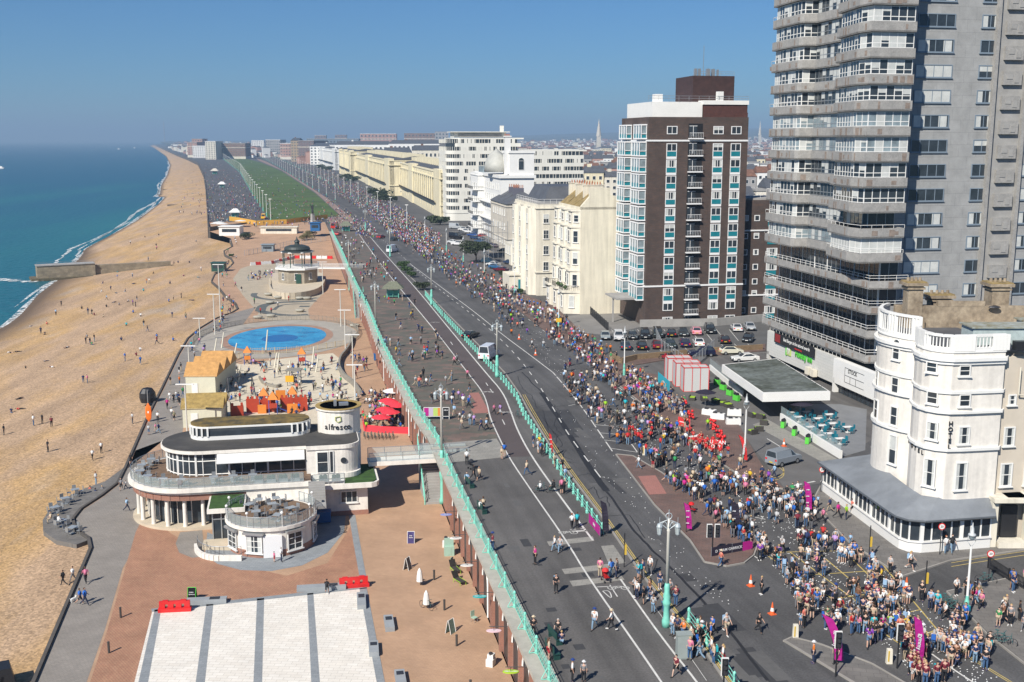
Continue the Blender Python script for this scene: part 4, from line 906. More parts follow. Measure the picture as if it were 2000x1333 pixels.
# garages and steps
a = at(1026,566,ZR); g_ = Bld('garage','low cream garage with teal roller door below a white railed terrace','garage',*a)
mb = MB(); mb.prism([(-4,0),(6.2,0),(6.2,9),(-4,9)],0,3.6); mb.box((1,-.1,3.7),(10.6,.4,.3)); g_.part('wall',mb,[OFFW])
mb = MB(); mb.box((.3,-.06,1.3),(4.2,.1,2.5)); g_.part('roller_door',mb,[TEAL]); mb = MB(); mb.box((4.4,-.06,1.3),(1.1,.1,2.5)); g_.part('door',mb,[M('blue_paint',(.03,.12,.35),.5)])
mb = MB(); railm([(-4,.2),(6,.2)],3.85,mb,1.0,step=1.2); g_.part('railing',mb,[WHITE])
a = at(1018,520,ZR); b = Bld('hotel_extension','single storey cream restaurant bay with planted roof terrace below the bay fronted terrace','building',*a)
mb = MB(); mb.prism([(0,0),(5,-3),(5,12),(-2.6,12),(-2.6,2)],0,6.2); b.part('wall',mb,[OFFW]); mb = MB(); railm([(0,0),(5,-3)],6.2,mb,.9,step=.7); b.part('railing',mb,[BLACK])
b.facade(-2.6,2,0,1,10,[4.2],[2,5,8],['curtain'],RN,(1.5,2.4)); b.win(winmesh(1.6,2.4,2,2,WHITE,'curtain'),2.4,-1.5,4.2,-.54); b.done()
# ------------------------------------------------------------------ beige corner house with scaffold, blue oriel
b = simple_block('corner_house','beige corner house with slate roof clad partly in scaffolding',990,492,12.5,30,15.6,BEIGE,([4.2,8.2],[3.2,8.2,13.0],(1.6,2.2)),([4,8,12,16,20,24],[3.2,8.0,12.6],(1.3,2.1)))
mb = MB()
for y_ in (0,10,20): mb.add([(-.4,y_-.4,15.6),(12.9,y_-.4,15.6),(12.9,y_+9.6,15.6),(-.4,y_+9.6,15.6),(6.2,y_+1.8,19.4),(6.2,y_+7.4,19.4)],[(0,1,4),(1,2,5,4),(2,3,5),(3,0,4,5)])
b.part('roof',mb,[SLATE])
for x_,y_ in ((5.5,8),(6,18)):
 mb = MB(); mb.box((x_,y_,19),(3.6,1.0,3)); c_ = b.part('chimney',mb,[M('blue_brick',(.12,.12,.15),.8)]); mb = MB(); [mb.tube((x_-1.5+i*.6,y_,20.5),(x_-1.5+i*.6,y_,21.5),.14,n=6) for i in range(6)]; mb.build('chimney_pot',[TERRA],c_)
mb = MB(); mb.lathe([(1.7,2.0),(1.9,2.1),(1.9,4.4),(2.1,4.5),(.3,5.3)],(4.2,0,0),12); b.part('oriel',mb,[WHITE]); mb = MB(); mb.lathe([(1.93,2.5),(1.93,4.1)],(4.2,0,0),12); b.part('oriel_glass',mb,[M('blue_glass',(.05,.30,.45),.2)])
b.done()
a = at(965,505,ZR); sc = empty('scaffold','tube scaffolding standing around the corner house front','scaffold',(a[0],a[1],ZR),UD); mb = MB()
for i in range(5):
 for j in range(2):
  mb.tube((-1.8+j*1.6+i*0,i*3.0,0),(-1.8+j*1.6,i*3.0,11.5),.06,n=4)
for zz in (2,4,6,8,10,11.3):
 for j in range(2): mb.tube((-1.8+j*1.6,0,zz),(-1.8+j*1.6,12,zz),.05,n=4)
 for i in range(5): mb.tube((-1.8,i*3,zz),(-.2,i*3,zz),.05,n=4)
for i in range(5): mb.tube((i*1.5-1.8,-.5,0),(i*1.5-1.8,-.5,11.5),.06,n=4)
for zz in (2,4,6,8,10): mb.tube((-1.8,-.5,zz),(4.2,-.5,zz),.05,n=4)
mb.build('tubes',[STEEL],sc); mb = MB()
for zz in (2,4,6,8,10): mb.box((-1.0,6,zz-.05),(1.5,12,.06)); mb.box((1.2,-.1,zz-.05),(5.8,1.0,.06))
mb.build('boards',[M('scaffold_board',(.30,.26,.2),.9,.2,1)],sc)
# ------------------------------------------------------------------ white hotel with french roof and arched window
a = at(978,478,ZR); b = Bld('white_hotel','white stucco hotel with arched attic window and hotel lettering on its side wall','building',*a)
mb = MB(); mb.prism([(0,0),(12,0),(12,55),(0,55)],0,24); mb.prism([(-.6,-.6),(12.6,-.6),(12.6,55),(-.6,55)],23.2,24.2); mb.prism([(3.2,.2),(12,.2),(12,12),(3.2,12)],24.2,32.5); mb.prism([(2.9,-.1),(12.3,-.1),(12.3,12.3),(2.9,12.3)],31.8,32.6); b.part('wall',mb,[WHITE])
mb = MB(); mb.lathe([(4.6,0),(4.3,3),(3.0,6),(.8,7.6),(.4,8.2)],(1.5,16,25),14,sy=1.4); b.part('dome_roof',mb,[M('pale_lead',(.42,.42,.38),.6,.1,.5)],smooth=True)
mb = MB(); mb.box((2.8,1.8,31),(2.0,1.6,13)); mb.box((2.8,1.8,37.6),(2.6,2,.4)); c_ = b.part('chimney',mb,[WHITE]); mb = MB(); [mb.tube((1.9+i*.4,1.8,37.8),(1.9+i*.4,1.8,38.5),.14,n=6) for i in range(5)]; mb.build('chimney_pot',[TERRA],c_)
b.win(winmesh(2.0,3.2,1,1,WHITE,'dark',arch=True,sill=False),7.4,.2,27.6,0,'arched_window')
b.facade(0,0,0,1,55,[3,7.5,12,16,20],[4+i*4.4 for i in range(11)],ALLK,RN,(1.5,2.2))
text('mercure',1.5,BLACK,b.e,(5.0,-.05,18.6)); text('HOTEL',1.1,BLACK,b.e,(5.2,-.05,17.0));
mb = MB(); mb.prism([(12.05,1),(18,1),(18,20),(12.05,20)],0,16); b.part('rear_wing',mb,[M('brown_render',(.27,.23,.18),.9,.15,.5)])
for zz in (8,14): mb = MB(); mb.box((-.9,26,zz),(1.8,46,.3)); railm([(-1.7,3),(-1.7,49)],zz+.1,mb,1.1,step=1.0,mid=1); b.part('balcony',mb,[WHITE])
b.done()
b = simple_block('seafront_house','narrow white seafront house with black iron balconies beside the scaffolded corner house',934,462,12,18,24,WHITE,([9.5],[5,9.5,14.5,19],(1.4,2.2)),([3,8,13],[4,9,14,19],(2.6,2.6)))
for zz in (3.5,8.5,13.5,18): mb = MB(); mb.box((-1.0,6,zz-.3),(2.2,12,.25),1); mb.prism([(-1.9,-.4),(3.4,-.4),(3.4,.1),(-1.9,.1)],zz-.4,zz-.1,1); railm([(3.4,-.3),(-2,-.3),(-2,12)],zz-.1,mb,1.1,step=.5,mid=1); b.part('balcony',mb,[BLACK,WHITE])
mb = MB(); mb.prism([(2,1),(9,1),(9,10),(2,10)],24,26.5); b.part('attic',mb,[GLASSB]); b.done()
# ------------------------------------------------------------------ long white modern block with ribbon windows
def ribbon_block(name,label,px,py,W_,D_,nf,f,H0,round_r=0,mat=None,corner=True,X=None,topset=2):
 a = X or at(px,py,ZR); b = Bld(name,label,'building',*a); mat = mat or M('white_modern_render',(.72,.70,.62),.75,.04,.2)
 def outl(r,ins=0.0):
  if r <= 0: return [(ins,ins),(W_-ins,ins),(W_-ins,D_-ins),(ins,D_-ins)]
  c = [(r+(-(r-ins))*math.cos(t_),r+(-(r-ins))*math.sin(t_)) for t_ in [PI/2*i/8 for i in range(9)]]
  return c+[(W_-ins,ins),(W_-ins,D_-ins),(ins,D_-ins)]
 b.part('core',MB().prism(outl(round_r,.35),0,H0+nf*f-.1),[GLASS])
 for i in range(nf+1):
  ins = 0 if i < nf-topset+1 else (i-(nf-topset))*2.2
  z = H0+i*f; mb = MB(); mb.prism(outl(round_r,ins*.5) if ins == 0 else [(p[0]+ins*.6,p[1]) for p in outl(round_r,0)],z-.25,z+1.35 if i < nf else z+.4); b.part('parapet_band',mb,[mat])
 mb = MB(); mb.prism(outl(round_r,.2),0,H0-.3); b.part('ground_floor',mb,[mat])
 r2 = random.Random(3)
 for i in range(nf):
  z = H0+i*f+1.35; mb = MB(); x = (round_r or 0)+.3; hh = f-1.6; o_ = 0 if i < nf-topset+1 else .3
  while x < W_-1:
   mb.box((x,.16-o_*0,z+hh/2),(r2.choice([.16,.16,1.4]),.34,hh)); x += r2.choice([1.2,1.2,1.7])
  y = round_r+.3
  while y < D_-1: mb.box((.16,y,z+hh/2),(.34,r2.choice([.16,.16,1.6]),hh)); y += 1.3
  if round_r:
   for t_ in [PI/2*(k+.5)/6 for k in range(6)]: mb.box((round_r-(round_r-.2)*math.cos(t_),round_r-(round_r-.2)*math.sin(t_),z+hh/2),(.2,.2,hh))
  b.part('window_mullion',mb,[mat])
 return b
b = ribbon_block('modern_apartment_block','large white modernist block with long ribbon windows and rounded corner',873,432,33,26,10,3.33,3.6,4.5)
mb = MB(); mb.box((16,9,38.6),(24,12,2.2)); mb.box((16,8.6,38.4),(20,12.2,1.4),1); mb.box((16,8,39.9),(27,14,.35)); mb.box((27,8,41.4),(1.6,1.6,2.8)); b.part('roof_terrace',mb,[M('white_modern_render',(.72,.70,.62),.75),CONC]); b.done()
b = ribbon_block('modern_apartment_block','lower white ribbon windowed rear wing behind the white hotel',1030,437,27,30,8,3.33,5.0,0,X=at(1024,436,ZR),topset=1); b.done()
# ------------------------------------------------------------------ cream regency terraces
def terrace(label,pN,pF,H_,W_,mat,nb,cols=(3,.9),endcols=3,gr=None,slate=True,name='regency_terrace'):
 a = Vector(at(*pN,ZR)); f = Vector(at(*pF,ZR)); d = f-a; L = d.length; rz = math.atan2(d.y,d.x)-PI/2
 b = Bld(name,label,'building',a.x,a.y,rz,group=gr)
 mb = MB(); mb.prism([(0,0),(W_,0),(W_,L),(0,L)],0,H_)
 for zz,e in ((H_-3.2,.9),(H_-.4,.3),(H_*.28,.5)): mb.prism([(-e,-e),(W_+.1,-e),(W_+.1,L+e),(-e,L+e)],zz,zz+.45)
 for q in (0.0,.46,.92): mb.prism([(-.8,L*q),(3,L*q),(3,L*q+L*.08),(-.8,L*q+L*.08)],0,H_+1.2)
 b.part('wall',mb,[mat])
 k = max(4,int(L/3.6)); cm = MB().tube((0,0,H_*.3),(0,0,H_-3.2),.34,n=7).mesh('column',[mat])
 for i in range(min(k,30)):
  y = (i+.3)*L/min(k,30)
  if y % (L*.46) > L*.08: put('column',cm,b.e,(-.7,y,0))
 mb = MB(); mb.box((-.9,L/2,H_*.30),(1.4,L*.9,.12)); mb.box((-1.5,L/2,H_*.33),(.05,L*.9,.9)); b.part('balcony',mb,[BLACK])
 zs = [H_*q for q in (.14,.42,.66,.93)]; n_ = min(24,k)
 for z_,hh in zip(zs,(2.0,2.9,2.0,1.3)): b.facade(0,0,0,1,L,[z_],[(i+.8)*L/(n_) for i in range(n_)],ALLK,RN,(1.3,hh),frame=mat,sill=False)
 for z_,hh in zip(zs,(2.0,2.9,2.0,1.3)): b.facade(0,-.01,1,0,W_,[z_],[W_*(i+.8)/(endcols+.6) for i in range(endcols)],ALLK,0,(1.5,hh))
 if slate:
  mb = MB(); kk = max(2,int(L/9))
  for i in range(kk):
   y = (i+.1)*L/kk; yy = y+L/kk*.7; mb.add([(2,y,H_+.3),(W_-1,y,H_+.3),(W_-1,yy,H_+.3),(2,yy,H_+.3),(W_*.5,y,H_+2.6),(W_*.5,yy,H_+2.6)],[(0,3,5,4),(1,4,5,2),(0,4,1),(2,5,3)])
  b.part('roof',mb,[SLATE])
  for i in range(1,kk): mb = MB(); mb.box((W_*.5,i*L/kk-.6,H_+2.2),(W_*.45,.9,3)); b.part('chimney',mb,[mat])
 b.done(); return b
terrace('long yellow cream regency terrace with columns beside the white modern block',(862,428),(767,373),21.5,26,CREAM,3)
terrace('yellow cream regency terrace further along with a hedge at its near end',(762,383),(690,346),23,34,CREAM,3)
terrace('short yellow cream regency terrace behind the red arch',(686,350),(664,339),25.5,30,CREAM,3)
terrace('white regency terrace beyond the cream terraces',(655,333),(612,318),25,60,WHITE,3,endcols=5)
# ------------------------------------------------------------------ retaining wall with shop arches, coping and sea-green railing
RL = [Vector(p) for p in RAIL]
rp = resample(RL,2.0)
wl = empty('retaining_wall','red brick arched retaining wall with pale coping holding up the promenade','wall',(0,0,0))
def offs(p,i,L,d):
 a = L[max(0,i-1)]; b_ = L[min(len(L)-1,i+1)]; t_ = (b_-a).normalized(); return p+Vector((t_.y,-t_.x))*d      # to the land side
inn = [offs(p,i,rp,.75) for i,p in enumerate(rp)]; back = [offs(p,i,rp,1.6) for i,p in enumerate(rp)]
mb = MB()
for i in range(len(rp)-1):
 a,b_,c,d = inn[i],inn[i+1],back[i+1],back[i]
 for p,q in ((a,b_),): mb.quad((p.x,p.y,zlow(p.y)-.1),(q.x,q.y,zlow(q.y)-.1),(q.x,q.y,ZR-.25),(p.x,p.y,ZR-.25))
mb.build('brick_face',[REDB],wl)
mb = MB()
for i in range(len(rp)-1):
 a,b_,c,d = rp[i],rp[i+1],back[i+1],back[i]
 vs = [(p.x,p.y,z) for z in (ZR-.28,ZR+.10) for p in (a,b_,c,d)]
 mb.add(vs,[(3,2,1,0)[::-1],(4,5,6,7)[::-1],(0,1,5,4)[::-1],(2,3,7,6)[::-1]])
mb.build('coping',[M('pale_coping_stone',(.42,.40,.34),.85,.15,.8)],wl)
s = 0; k = 0
for i in range(1,len(rp)-1):
 s += (rp[i]-rp[i-1]).length
 if s > k*4.2 and rp[i].y < 300:
  k += 1; p = inn[i]; t_ = (rp[i+1]-rp[i-1]).normalized(); ang = math.atan2(t_.y,t_.x)-PI/2
  if 116 < p.y < 127: continue
  mb = MB(); pts = [(1.35*math.cos(a_),3.0+1.35*math.sin(a_)) for a_ in [PI*j/8 for j in range(9)]]+[(-1.35,.05),(1.35,.05)]
  mb.add([(-.03,y,z) for y,z in pts],[tuple(range(len(pts)))],1)
  for a_,b_ in zip(pts[:9],pts[1:10]): mb.tube((-.1,a_[0],a_[1]),(-.1,b_[0],b_[1]),.10,n=4)
  mb.box((-.12,2.1,2.5),(.35,.45,5.0),2); mb.box((-.2,0,4.75),(.3,3.4,.35)); o = mb.build('shop_front',[WHITE,DARK,REDB],wl,(p.x,p.y,0),ang)
GR = empty('seafront_railing','long sea-green iron railing along the edge of the upper promenade','railing',(0,0,0))
lin = [offs(p,i,rp,.95) for i,p in enumerate(rp)]
LP = MB()
for i in range(len(lin)-1):
 a,b_ = lin[i],lin[i+1]
 if a.y > 380: st = 1
 A = lambda p,z: (p.x,p.y,ZR+z)
 for z in (.18,.95,1.2): LP.tube(A(a,z),A(b_,z),.028,n=4,caps=False)
 m_ = (a+b_)/2
 if a.y < 330:
  for q in range(4):
   u0 = a.lerp(b_,q/4); u1 = a.lerp(b_,(q+1)/4); LP.tube(A(u0,.18),A(u1,.95),.020,n=3,caps=False); LP.tube(A(u1,.18),A(u0,.95),.020,n=3,caps=False)
LP.build('rail_lattice',[TURQ],GR)
pm = MB().lathe([(.14,.1),(.14,.3),(.08,.36),(.07,.8),(.10,.86),(.07,.95),(.08,1.25),(.13,1.3),(.10,1.42),(.02,1.5)],n=8)
bm2 = MB(); bm2.v = list(pm.v); bm2.f = list(pm.f); bm2.m = list(pm.m); bm2.tube((-.1,0,1.0),(-.55,0,.2),.035,n=4); bm2.tube((-.55,0,.15),(-.1,0,.15),.035,n=4)
pme = bm2.mesh('post',[TURQ])
rest = []
for i in range(0,len(lin),1):
 t_ = (rp[min(i+1,len(rp)-1)]-rp[max(i-1,0)]); ang = math.atan2(t_.y,t_.x)-PI/2
 if i % 2 == 0 and i < 190: put('post',pme,GR,(lin[i].x,lin[i].y,ZR),ang)
 elif i >= 190 and i % 2 == 0: rest.append(lin[i])
mb = MB(); [mb.tube((p.x,p.y,ZR),(p.x,p.y,ZR+1.5),.1,n=5) for p in rest]
if rest: tag(mb.build('posts',[TURQ],GR),kind='stuff')
# roadside barrier rail
def road_rail(pix,label,step=2.0,name='pedestrian_railing'):
 L = resample([Vector(at(*p,ZR)) for p in pix],step); g_ = empty(name,label,'railing')
 pm = MB().lathe([(.15,0),(.16,.25),(.11,.32),(.09,.85),(.13,.9),(.12,1.08),(.05,1.2)],n=8).mesh('post',[TURQ])
 for i,p in enumerate(L):
  if i < 96: put('post',pm,g_,(p.x,p.y,ZR))
 mb = MB()
 for a,b_ in zip(L,L[1:]):
  for z in (.25,.6,.95): mb.tube((a.x,a.y,ZR+z),(b_.x,b_.y,ZR+z),.03,n=4,caps=False)
 mb.build('rail',[TURQ],g_); return g_
road_rail([(1176,1044),(1120,965),(1068,885),(1022,812),(1010,782),(984,748),(937,697),(868,622)],'sea-green post and rail barrier between cycle lane and open road',2.2)
road_rail([(864,618),(845,596),(831,578)],'short sea-green post and rail barrier upstream by the planters',2.2)
road_rail([(1345,1215),(1380,1262),(1418,1318),(1450,1370)],'sea-green post and rail barrier nearest the grey roadside cabinet',1.8)
# stairs beside the wall
def stairs(px,py,wpx,label,ang=UD,n_=22,wd=2.2):
 X,Y,_ = atl(px,py); e = empty('stairway',label,'stairs',(X,Y,0),ang); mb = MB()
 for i in range(n_): mb.box((0,i*.32+.16,(i+1)*ZR/n_/2),(wd,.32,(i+1)*ZR/n_))
 mb.build('steps',[CONC],e); mb = MB()
 for x in (-wd/2-.1,wd/2+.1):
  for i in range(0,n_+1,3): mb.tube((x,i*.32,i*ZR/n_),(x,i*.32,i*ZR/n_+1.3),.07,n=6)
  for z in (.3,.8,1.2): mb.tube((x,0,z),(x,n_*.32,ZR+z),.045,n=4)
 mb.build('railing',[TURQ],e)
stairs(850,985,0,'grey stone steps with sea-green rails beside the pale footbridge'); stairs(704,622,0,'grey stone steps with sea-green rails left of the arches near the paddling pool')
# ------------------------------------------------------------------ lamps
def ornate(px,py,z,label,lamps=2,hcol=3.5,htot=9.0,group='ornate lamps along the promenade',XY=None,rot=0):
 X,Y = XY or at(px,py,z); e = empty('street_lamp',label,'lamp post',(X,Y,z),rot,group)
 mb = MB(); k = hcol/3.5; mb.lathe([(.34,0),(.34,.5),(.24,.8),(.22,1.6*k),(.30,1.8*k),(.34,2.0*k),(.25,2.2*k),(.30,2.5*k),(.20,2.8*k),(.22,3.2*k),(.17,3.5*k)],n=12); mb.build('base',[TURQ],e,smooth=True)
 mb = MB(); mb.lathe([(.15,hcol),(.12,htot-1.4),(.15,htot-1.3),(.09,htot-1.2),(.08,htot-.4)],n=10); mb.build('column',[M('cream_paint',(.62,.60,.53),.5)],e,smooth=True)
 IR = M('silvery_iron',(.42,.47,.49),.5,metal=.2); mb = MB()
 for s_ in (-1,1):
  for j in range(6):
   a0,a1 = PI*j/6,PI*(j+1)/6; mb.tube((s_*(.34-.24*math.cos(a0)),0,htot-1.1+.45*math.sin(a0)),(s_*(.34-.24*math.cos(a1)),0,htot-1.1+.45*math.sin(a1)),.03,n=4)
  mb.tube((s_*.1,0,htot-1.2),(s_*.68,0,htot-.75),.04,n=4); mb.tube((s_*.1,0,htot-.5),(s_*.68,0,htot-.75),.03,n=4); mb.tube((0,s_*.1,htot-1.1),(0,s_*.35,htot-.6),.03,n=4)
 for j in range(8): a0,a1 = 2*PI*j/8,2*PI*(j+1)/8; mb.tube((.24*math.cos(a0),0,htot-.2+.24*math.sin(a0)),(.24*math.cos(a1),0,htot-.2+.24*math.sin(a1)),.035,n=4)
 mb.tube((0,0,htot-.4),(0,0,htot+.3),.03,n=4); mb.build('ironwork',[IR],e)
 for s_ in (-1,1):
  mb = MB(); mb.tube((s_*.68,0,htot-.75),(s_*.68,0,htot-.3),.02,n=4); mb.lathe([(.03,-.75),(.16,-.8),(.24,-1.0),(.24,-1.06)],(s_*.68,0,htot),8); mb.lathe([(.05,-1.75),(.14,-1.65),(.16,-1.6)],(s_*.68,0,htot),8)
  for j in range(6): a0 = 2*PI*j/6; mb.tube((s_*.68+.22*math.cos(a0),.22*math.sin(a0),htot-1.05),(s_*.68+.15*math.cos(a0),.15*math.sin(a0),htot-1.62),.015,n=3)
  ln = mb.build('lantern',[IR],e); mb = MB(); mb.lathe([(.20,-1.06),(.14,-1.6)],(s_*.68,0,htot),8); mb.build('lantern_glass',[M('lamp_glass',(.45,.5,.5),.15)],ln)
 return e
ornate(1301,1224,ZR,'tall ornate twin lantern lamp with sea-green base among people at the kerb')
ornate(864,984,0,'ornate twin lantern lamp rising from the lower level beside the steps',hcol=6.5,htot=14.2)
ornate(971,737,ZR,'ornate twin lantern lamp right of the white van on the road')
ornate(735,688,0,'ornate lamp on a sea-green column beside the paddling pool wall',hcol=6.5,htot=14.2)
ornate(843,596,ZR,'ornate twin lantern lamp at the end of the post barrier by the planters')
ornate(762,502,ZR,'ornate twin lantern lamp beside the farther white van')
ornate(683,568,0,'ornate lamp on a sea-green column near the bandstand bridge',hcol=6.5,htot=14.2)
ornate(714,452,ZR,'ornate lamp near the far red truck on the promenade')
def plain_lamp(px,py,label,h=7.4,base=True):
 X,Y = at(px,py,ZR); e = empty('street_lamp',label,'lamp post',(X,Y,ZR),0,'white lantern lamps along the footway')
 mb = MB(); mb.lathe([(.2,0),(.22,.8),(.15,1.0),(.19,1.4),(.13,1.6),(.12,1.9)],n=10); mb.build('base',[TURQ],e)
 mb = MB(); mb.lathe([(.10,1.9),(.075,h-1.6),(.075,h-1.5)],n=8); mb.build('column',[WHITE],e)
 mb = MB()
 for s_ in (-1,1): mb.tube((0,0,h-1.55),(s_*.3,0,h-1.1),.03,n=4); mb.tube((s_*.3,0,h-1.1),(s_*.28,0,h-.6),.03,n=4)
 mb.lathe([(.32,-.62),(.28,-.5),(.14,-.42),(.12,-.05),(.05,.12),(.02,.4)],(0,0,h),10); mb.build('hood',[M('pale_grey_paint',(.5,.52,.52),.5)],e,smooth=True); mb = MB(); mb.lathe([(.05,-1.0),(.2,-.9),(.26,-.63)],(0,0,h),10); mb.build('globe',[GLASSB],e)
for q in ((1219,733,'white lantern lamp beside the red and white boxes and the side road'),(1454,897,'white lantern lamp next to the red feather flag'),(1886,1209,'white lantern lamp beside the parked bicycles at the junction'),(1005,578,'white lantern lamp in front of the clipped hedge'),
          (1091,639,'white lantern lamp with yellow road sign below the gabled hotel'),(946,541,'white lantern lamp beside the bushy tree'),(905,511,'white lantern lamp left of the bushy tree'),(872,490,'white lantern lamp by the far car park entrance'),(830,462,'white lantern lamp beyond the far car park in the crowd')): plain_lamp(*q)
# simple tall lamps receding along the far road and lawns
SM = MB(); SM.tube((0,0,0),(0,0,2),.22,n=6,mi=1); SM.tube((0,0,2),(0,0,10.5),.12,.09,n=6); SM.box((0,0,10.6),(1.3,.2,.25)); sme = SM.mesh('street_lamp',[WHITE,TURQ])
for nm,pts,st,gname in (('lawn',[(529,436),(494,383),(469,338),(436,312)],45,'lamps along the lawn edge'),('road',[(795,452),(700,392),(620,347),(550,312),(500,296)],55,'lamps along the far race road'),('road',[(655,395),(600,362),(550,330),(505,305)],60,'lamps along the far open road')):
 L = resample([Vector(at(*p,ZR)) for p in pts],st)
 for i,p in enumerate(L):
  o = put('street_lamp',sme,None,(p.x,p.y,ZR)); tag(o,'slim pale lamp post, one of the row of '+gname.replace('lamps','posts'),'lamp post',gname)
# T shaped lights of the lower esplanade
def tlight(px,py,top,label,dx=0):
 X,Y,Z = atl(px,py); h = zat(X,Y,top)-Z; e = empty('mast_light',label,'light mast',(X,Y,Z),0,'T shaped esplanade lights')
 MB().tube((0,0,0),(0,0,h),.13,.09,n=8).build('mast',[M('cream_paint',(.62,.60,.53),.5)],e); MB().box((0,0,h),(2.6,.35,.12)).build('crossbar',[WHITE],e)
for q in ((391,668,622,'left of the paddling pool on the beach side'),(420,654,575,'just left of the paddling pool fence'),(431,624,517,'tallest mast in front of the green beach container'),(371,745,676,'in front of the orange roofed shed'),(366,850,751,'behind the mossy roofed shed'),(666,638,566,'right of the stone seats'),(631,575,512,'under the bandstand bridge'),
          (674,652,606,'right of the pool fence'),(690,742,654,'beside the curved sand wall'),(694,785,713,'beside the red umbrellas'),(675,690,606,'behind the pool end')): tlight(q[0],q[1],q[2],'white T topped light mast '+q[3])
# ------------------------------------------------------------------ white curved cafe building
A0 = (-24.0,121.6); C = Bld('cafe_pavilion','white curved two storey seafront cafe with glass terraces and round tower','building',A0[0],A0[1],UD,0)
def stad(cx,cy,r,xr,n_=14,back=None):
 pts = [(cx-r*math.sin(t_),cy-r*math.cos(t_)) for t_ in [PI*i/n_ for i in range(n_+1)]]; return [(xr,cy-r)]+pts+[(xr,cy+r)]
def ring(pts,z0,z1,th,mb,mi=0,closed=False):
 L = [Vector(p) for p in pts]; mb.arc_wall(L,z0,z1,th,mi)
ROOFF = MB_brick('roof_felt',(.055,.052,.048),(.07,.065,.058),(.03,.03,.03),2.4,1.2,UD,patch=.25,pscale=.5)
terr = stad(-12.0,2.9,7.0,1.0,20)
mb = MB(); mb.prism(terr,4.1,4.65); mb.prism([(p[0]*1.0-(.2 if p[0] < -12 else 0),p[1]-(.2 if p[1] < 3 else -.2)) for p in terr],4.35,4.8); C.part('terrace_slab',mb,[RENDERW])
mb = MB(); mb.prism(stad(-12.0,2.9,6.6,1.0,20),4.81,4.84); C.part('terrace_floor',mb,[M('deck_boards',(.17,.11,.07),.85,.25,1.5)])
mb = MB(); ring(stad(-12.0,2.9,6.4,-6,20)[:-1],3.35,4.1,.35,mb); C.part('brick_band',mb,[REDB])
mb = MB(); mb.prism(stad(-12.0,2.9,5.2,1.0,16),0,4.1); C.part('lower_glazing',mb,[GLASS])
mb = MB(); mb.prism(stad(-12.0,2.9,6.9,-5.5,20),0,.3); C.part('plinth',mb,[M('cream_stone',(.55,.47,.35),.85,.08,.6)])
cme = MB().lathe([(.26,.3),(.24,.5),(.22,3.3),(.28,3.36)],n=12).mesh('column',[RENDERW])
for a_ in (-12,6,24,42,62,84,106,128,150): t_ = math.radians(a_); put('column',cme,C.e,(-12.0-6.2*math.sin(t_),2.9-6.2*math.cos(t_),0))
mb = MB()
for i in range(22): t_ = PI*i/21; mb.box((-12.0-5.25*math.sin(t_),2.9-5.25*math.cos(t_),2.1),(.08,.08,3.7))
mb.box((-3.3,-2.2,2.0),(5.4,.5,4.1)); C.part('glazing_bars',mb,[RENDERW])
mb = MB(); mb.prism([(-6,-4.0),(1.2,-4.0),(1.2,8),(-6,8)],0,4.1); C.part('lower_wall',mb,[RENDERW])
# glass balustrades
GLR = bpy.data.materials.new('clear_railing_glass'); GLR.use_nodes = True; P(GLR).inputs['Base Color'].default_value = (.5,.6,.6,1); P(GLR).inputs['Alpha'].default_value = .38; P(GLR).inputs['Roughness'].default_value = .15
def balus(pts,z,h,nm='balustrade',step=1.5,B_=None,ball=False):
 L = resample([Vector(p) for p in pts],step); mb = MB()
 for a,b_ in zip(L,L[1:]): mb.quad((a.x,a.y,z+.1),(b_.x,b_.y,z+.1),(b_.x,b_.y,z+h-.05),(a.x,a.y,z+h-.05),1); mb.tube((a.x,a.y,z+h),(b_.x,b_.y,z+h),.035,n=4); mb.tube((a.x,a.y,z+.1),(b_.x,b_.y,z+.1),.03,n=4)
 for p in L: mb.tube((p.x,p.y,z-.2),(p.x,p.y,z+h),.04,n=4)
 (B_ or C).part(nm,mb,[STEEL,GLR])
balus([(0.2,-4.0)]+stad(-12.0,2.9,6.9,-1.0,20)[:-1],4.8,1.1)
# upper room
room = stad(-10.8,4.5,4.9,.6,18); inner = stad(-10.8,4.5,4.35,.6,18)
C.part('upper_glazing',MB().prism(inner,4.84,7.5),[GLASSB if 0 else GLASS])
mb = MB(); L = resample([Vector(p) for p in inner[:-1]],1.35)
for i,p in enumerate(L): mb.box((p.x,p.y,6.2),(.22 if i % 3 == 0 else .09,)*2+(2.7,))
for a,b_ in zip(L,L[1:]):
 for z in (5.0,6.55,7.4): mb.tube((a.x,a.y,z),(b_.x,b_.y,z),.07,n=4)
C.part('upper_window_frames',mb,[WHITE])
mb = MB(); mb.prism(room,7.5,7.85); C.part('roof_edge',mb,[RENDERW]); mb = MB(); mb.prism(stad(-10.8,4.5,4.75,.6,18),7.85,7.95); mb.prism([(.6,-.3),(3.6,-.3),(3.6,9.2),(.6,9.2)],7.85,7.96); C.part('roof_covering',mb,[ROOFF])
cl = stad(-10.4,5.9,2.1,-.9,10); cl2 = [(-.9+2.1*math.sin(t_),5.9+2.1*math.cos(t_)) for t_ in [PI*i/10 for i in range(11)]]
CLP = cl[1:-1]+cl2
mb = MB(); mb.prism(CLP,7.96,8.4); mb.prism([(p[0]*1.0,p[1]) for p in CLP],9.35,9.55); C.part('clerestory',mb,[WHITE]); C.part('clerestory_glass',MB().prism([((p[0]+5.6)*.985-5.6,(p[1]-5.9)*.96+5.9) for p in CLP],8.4,9.35),[GLASS])
mb = MB();
for p in resample([Vector(q) for q in CLP],1.6): mb.box((p.x,p.y,8.9),(.2,.2,1.0))
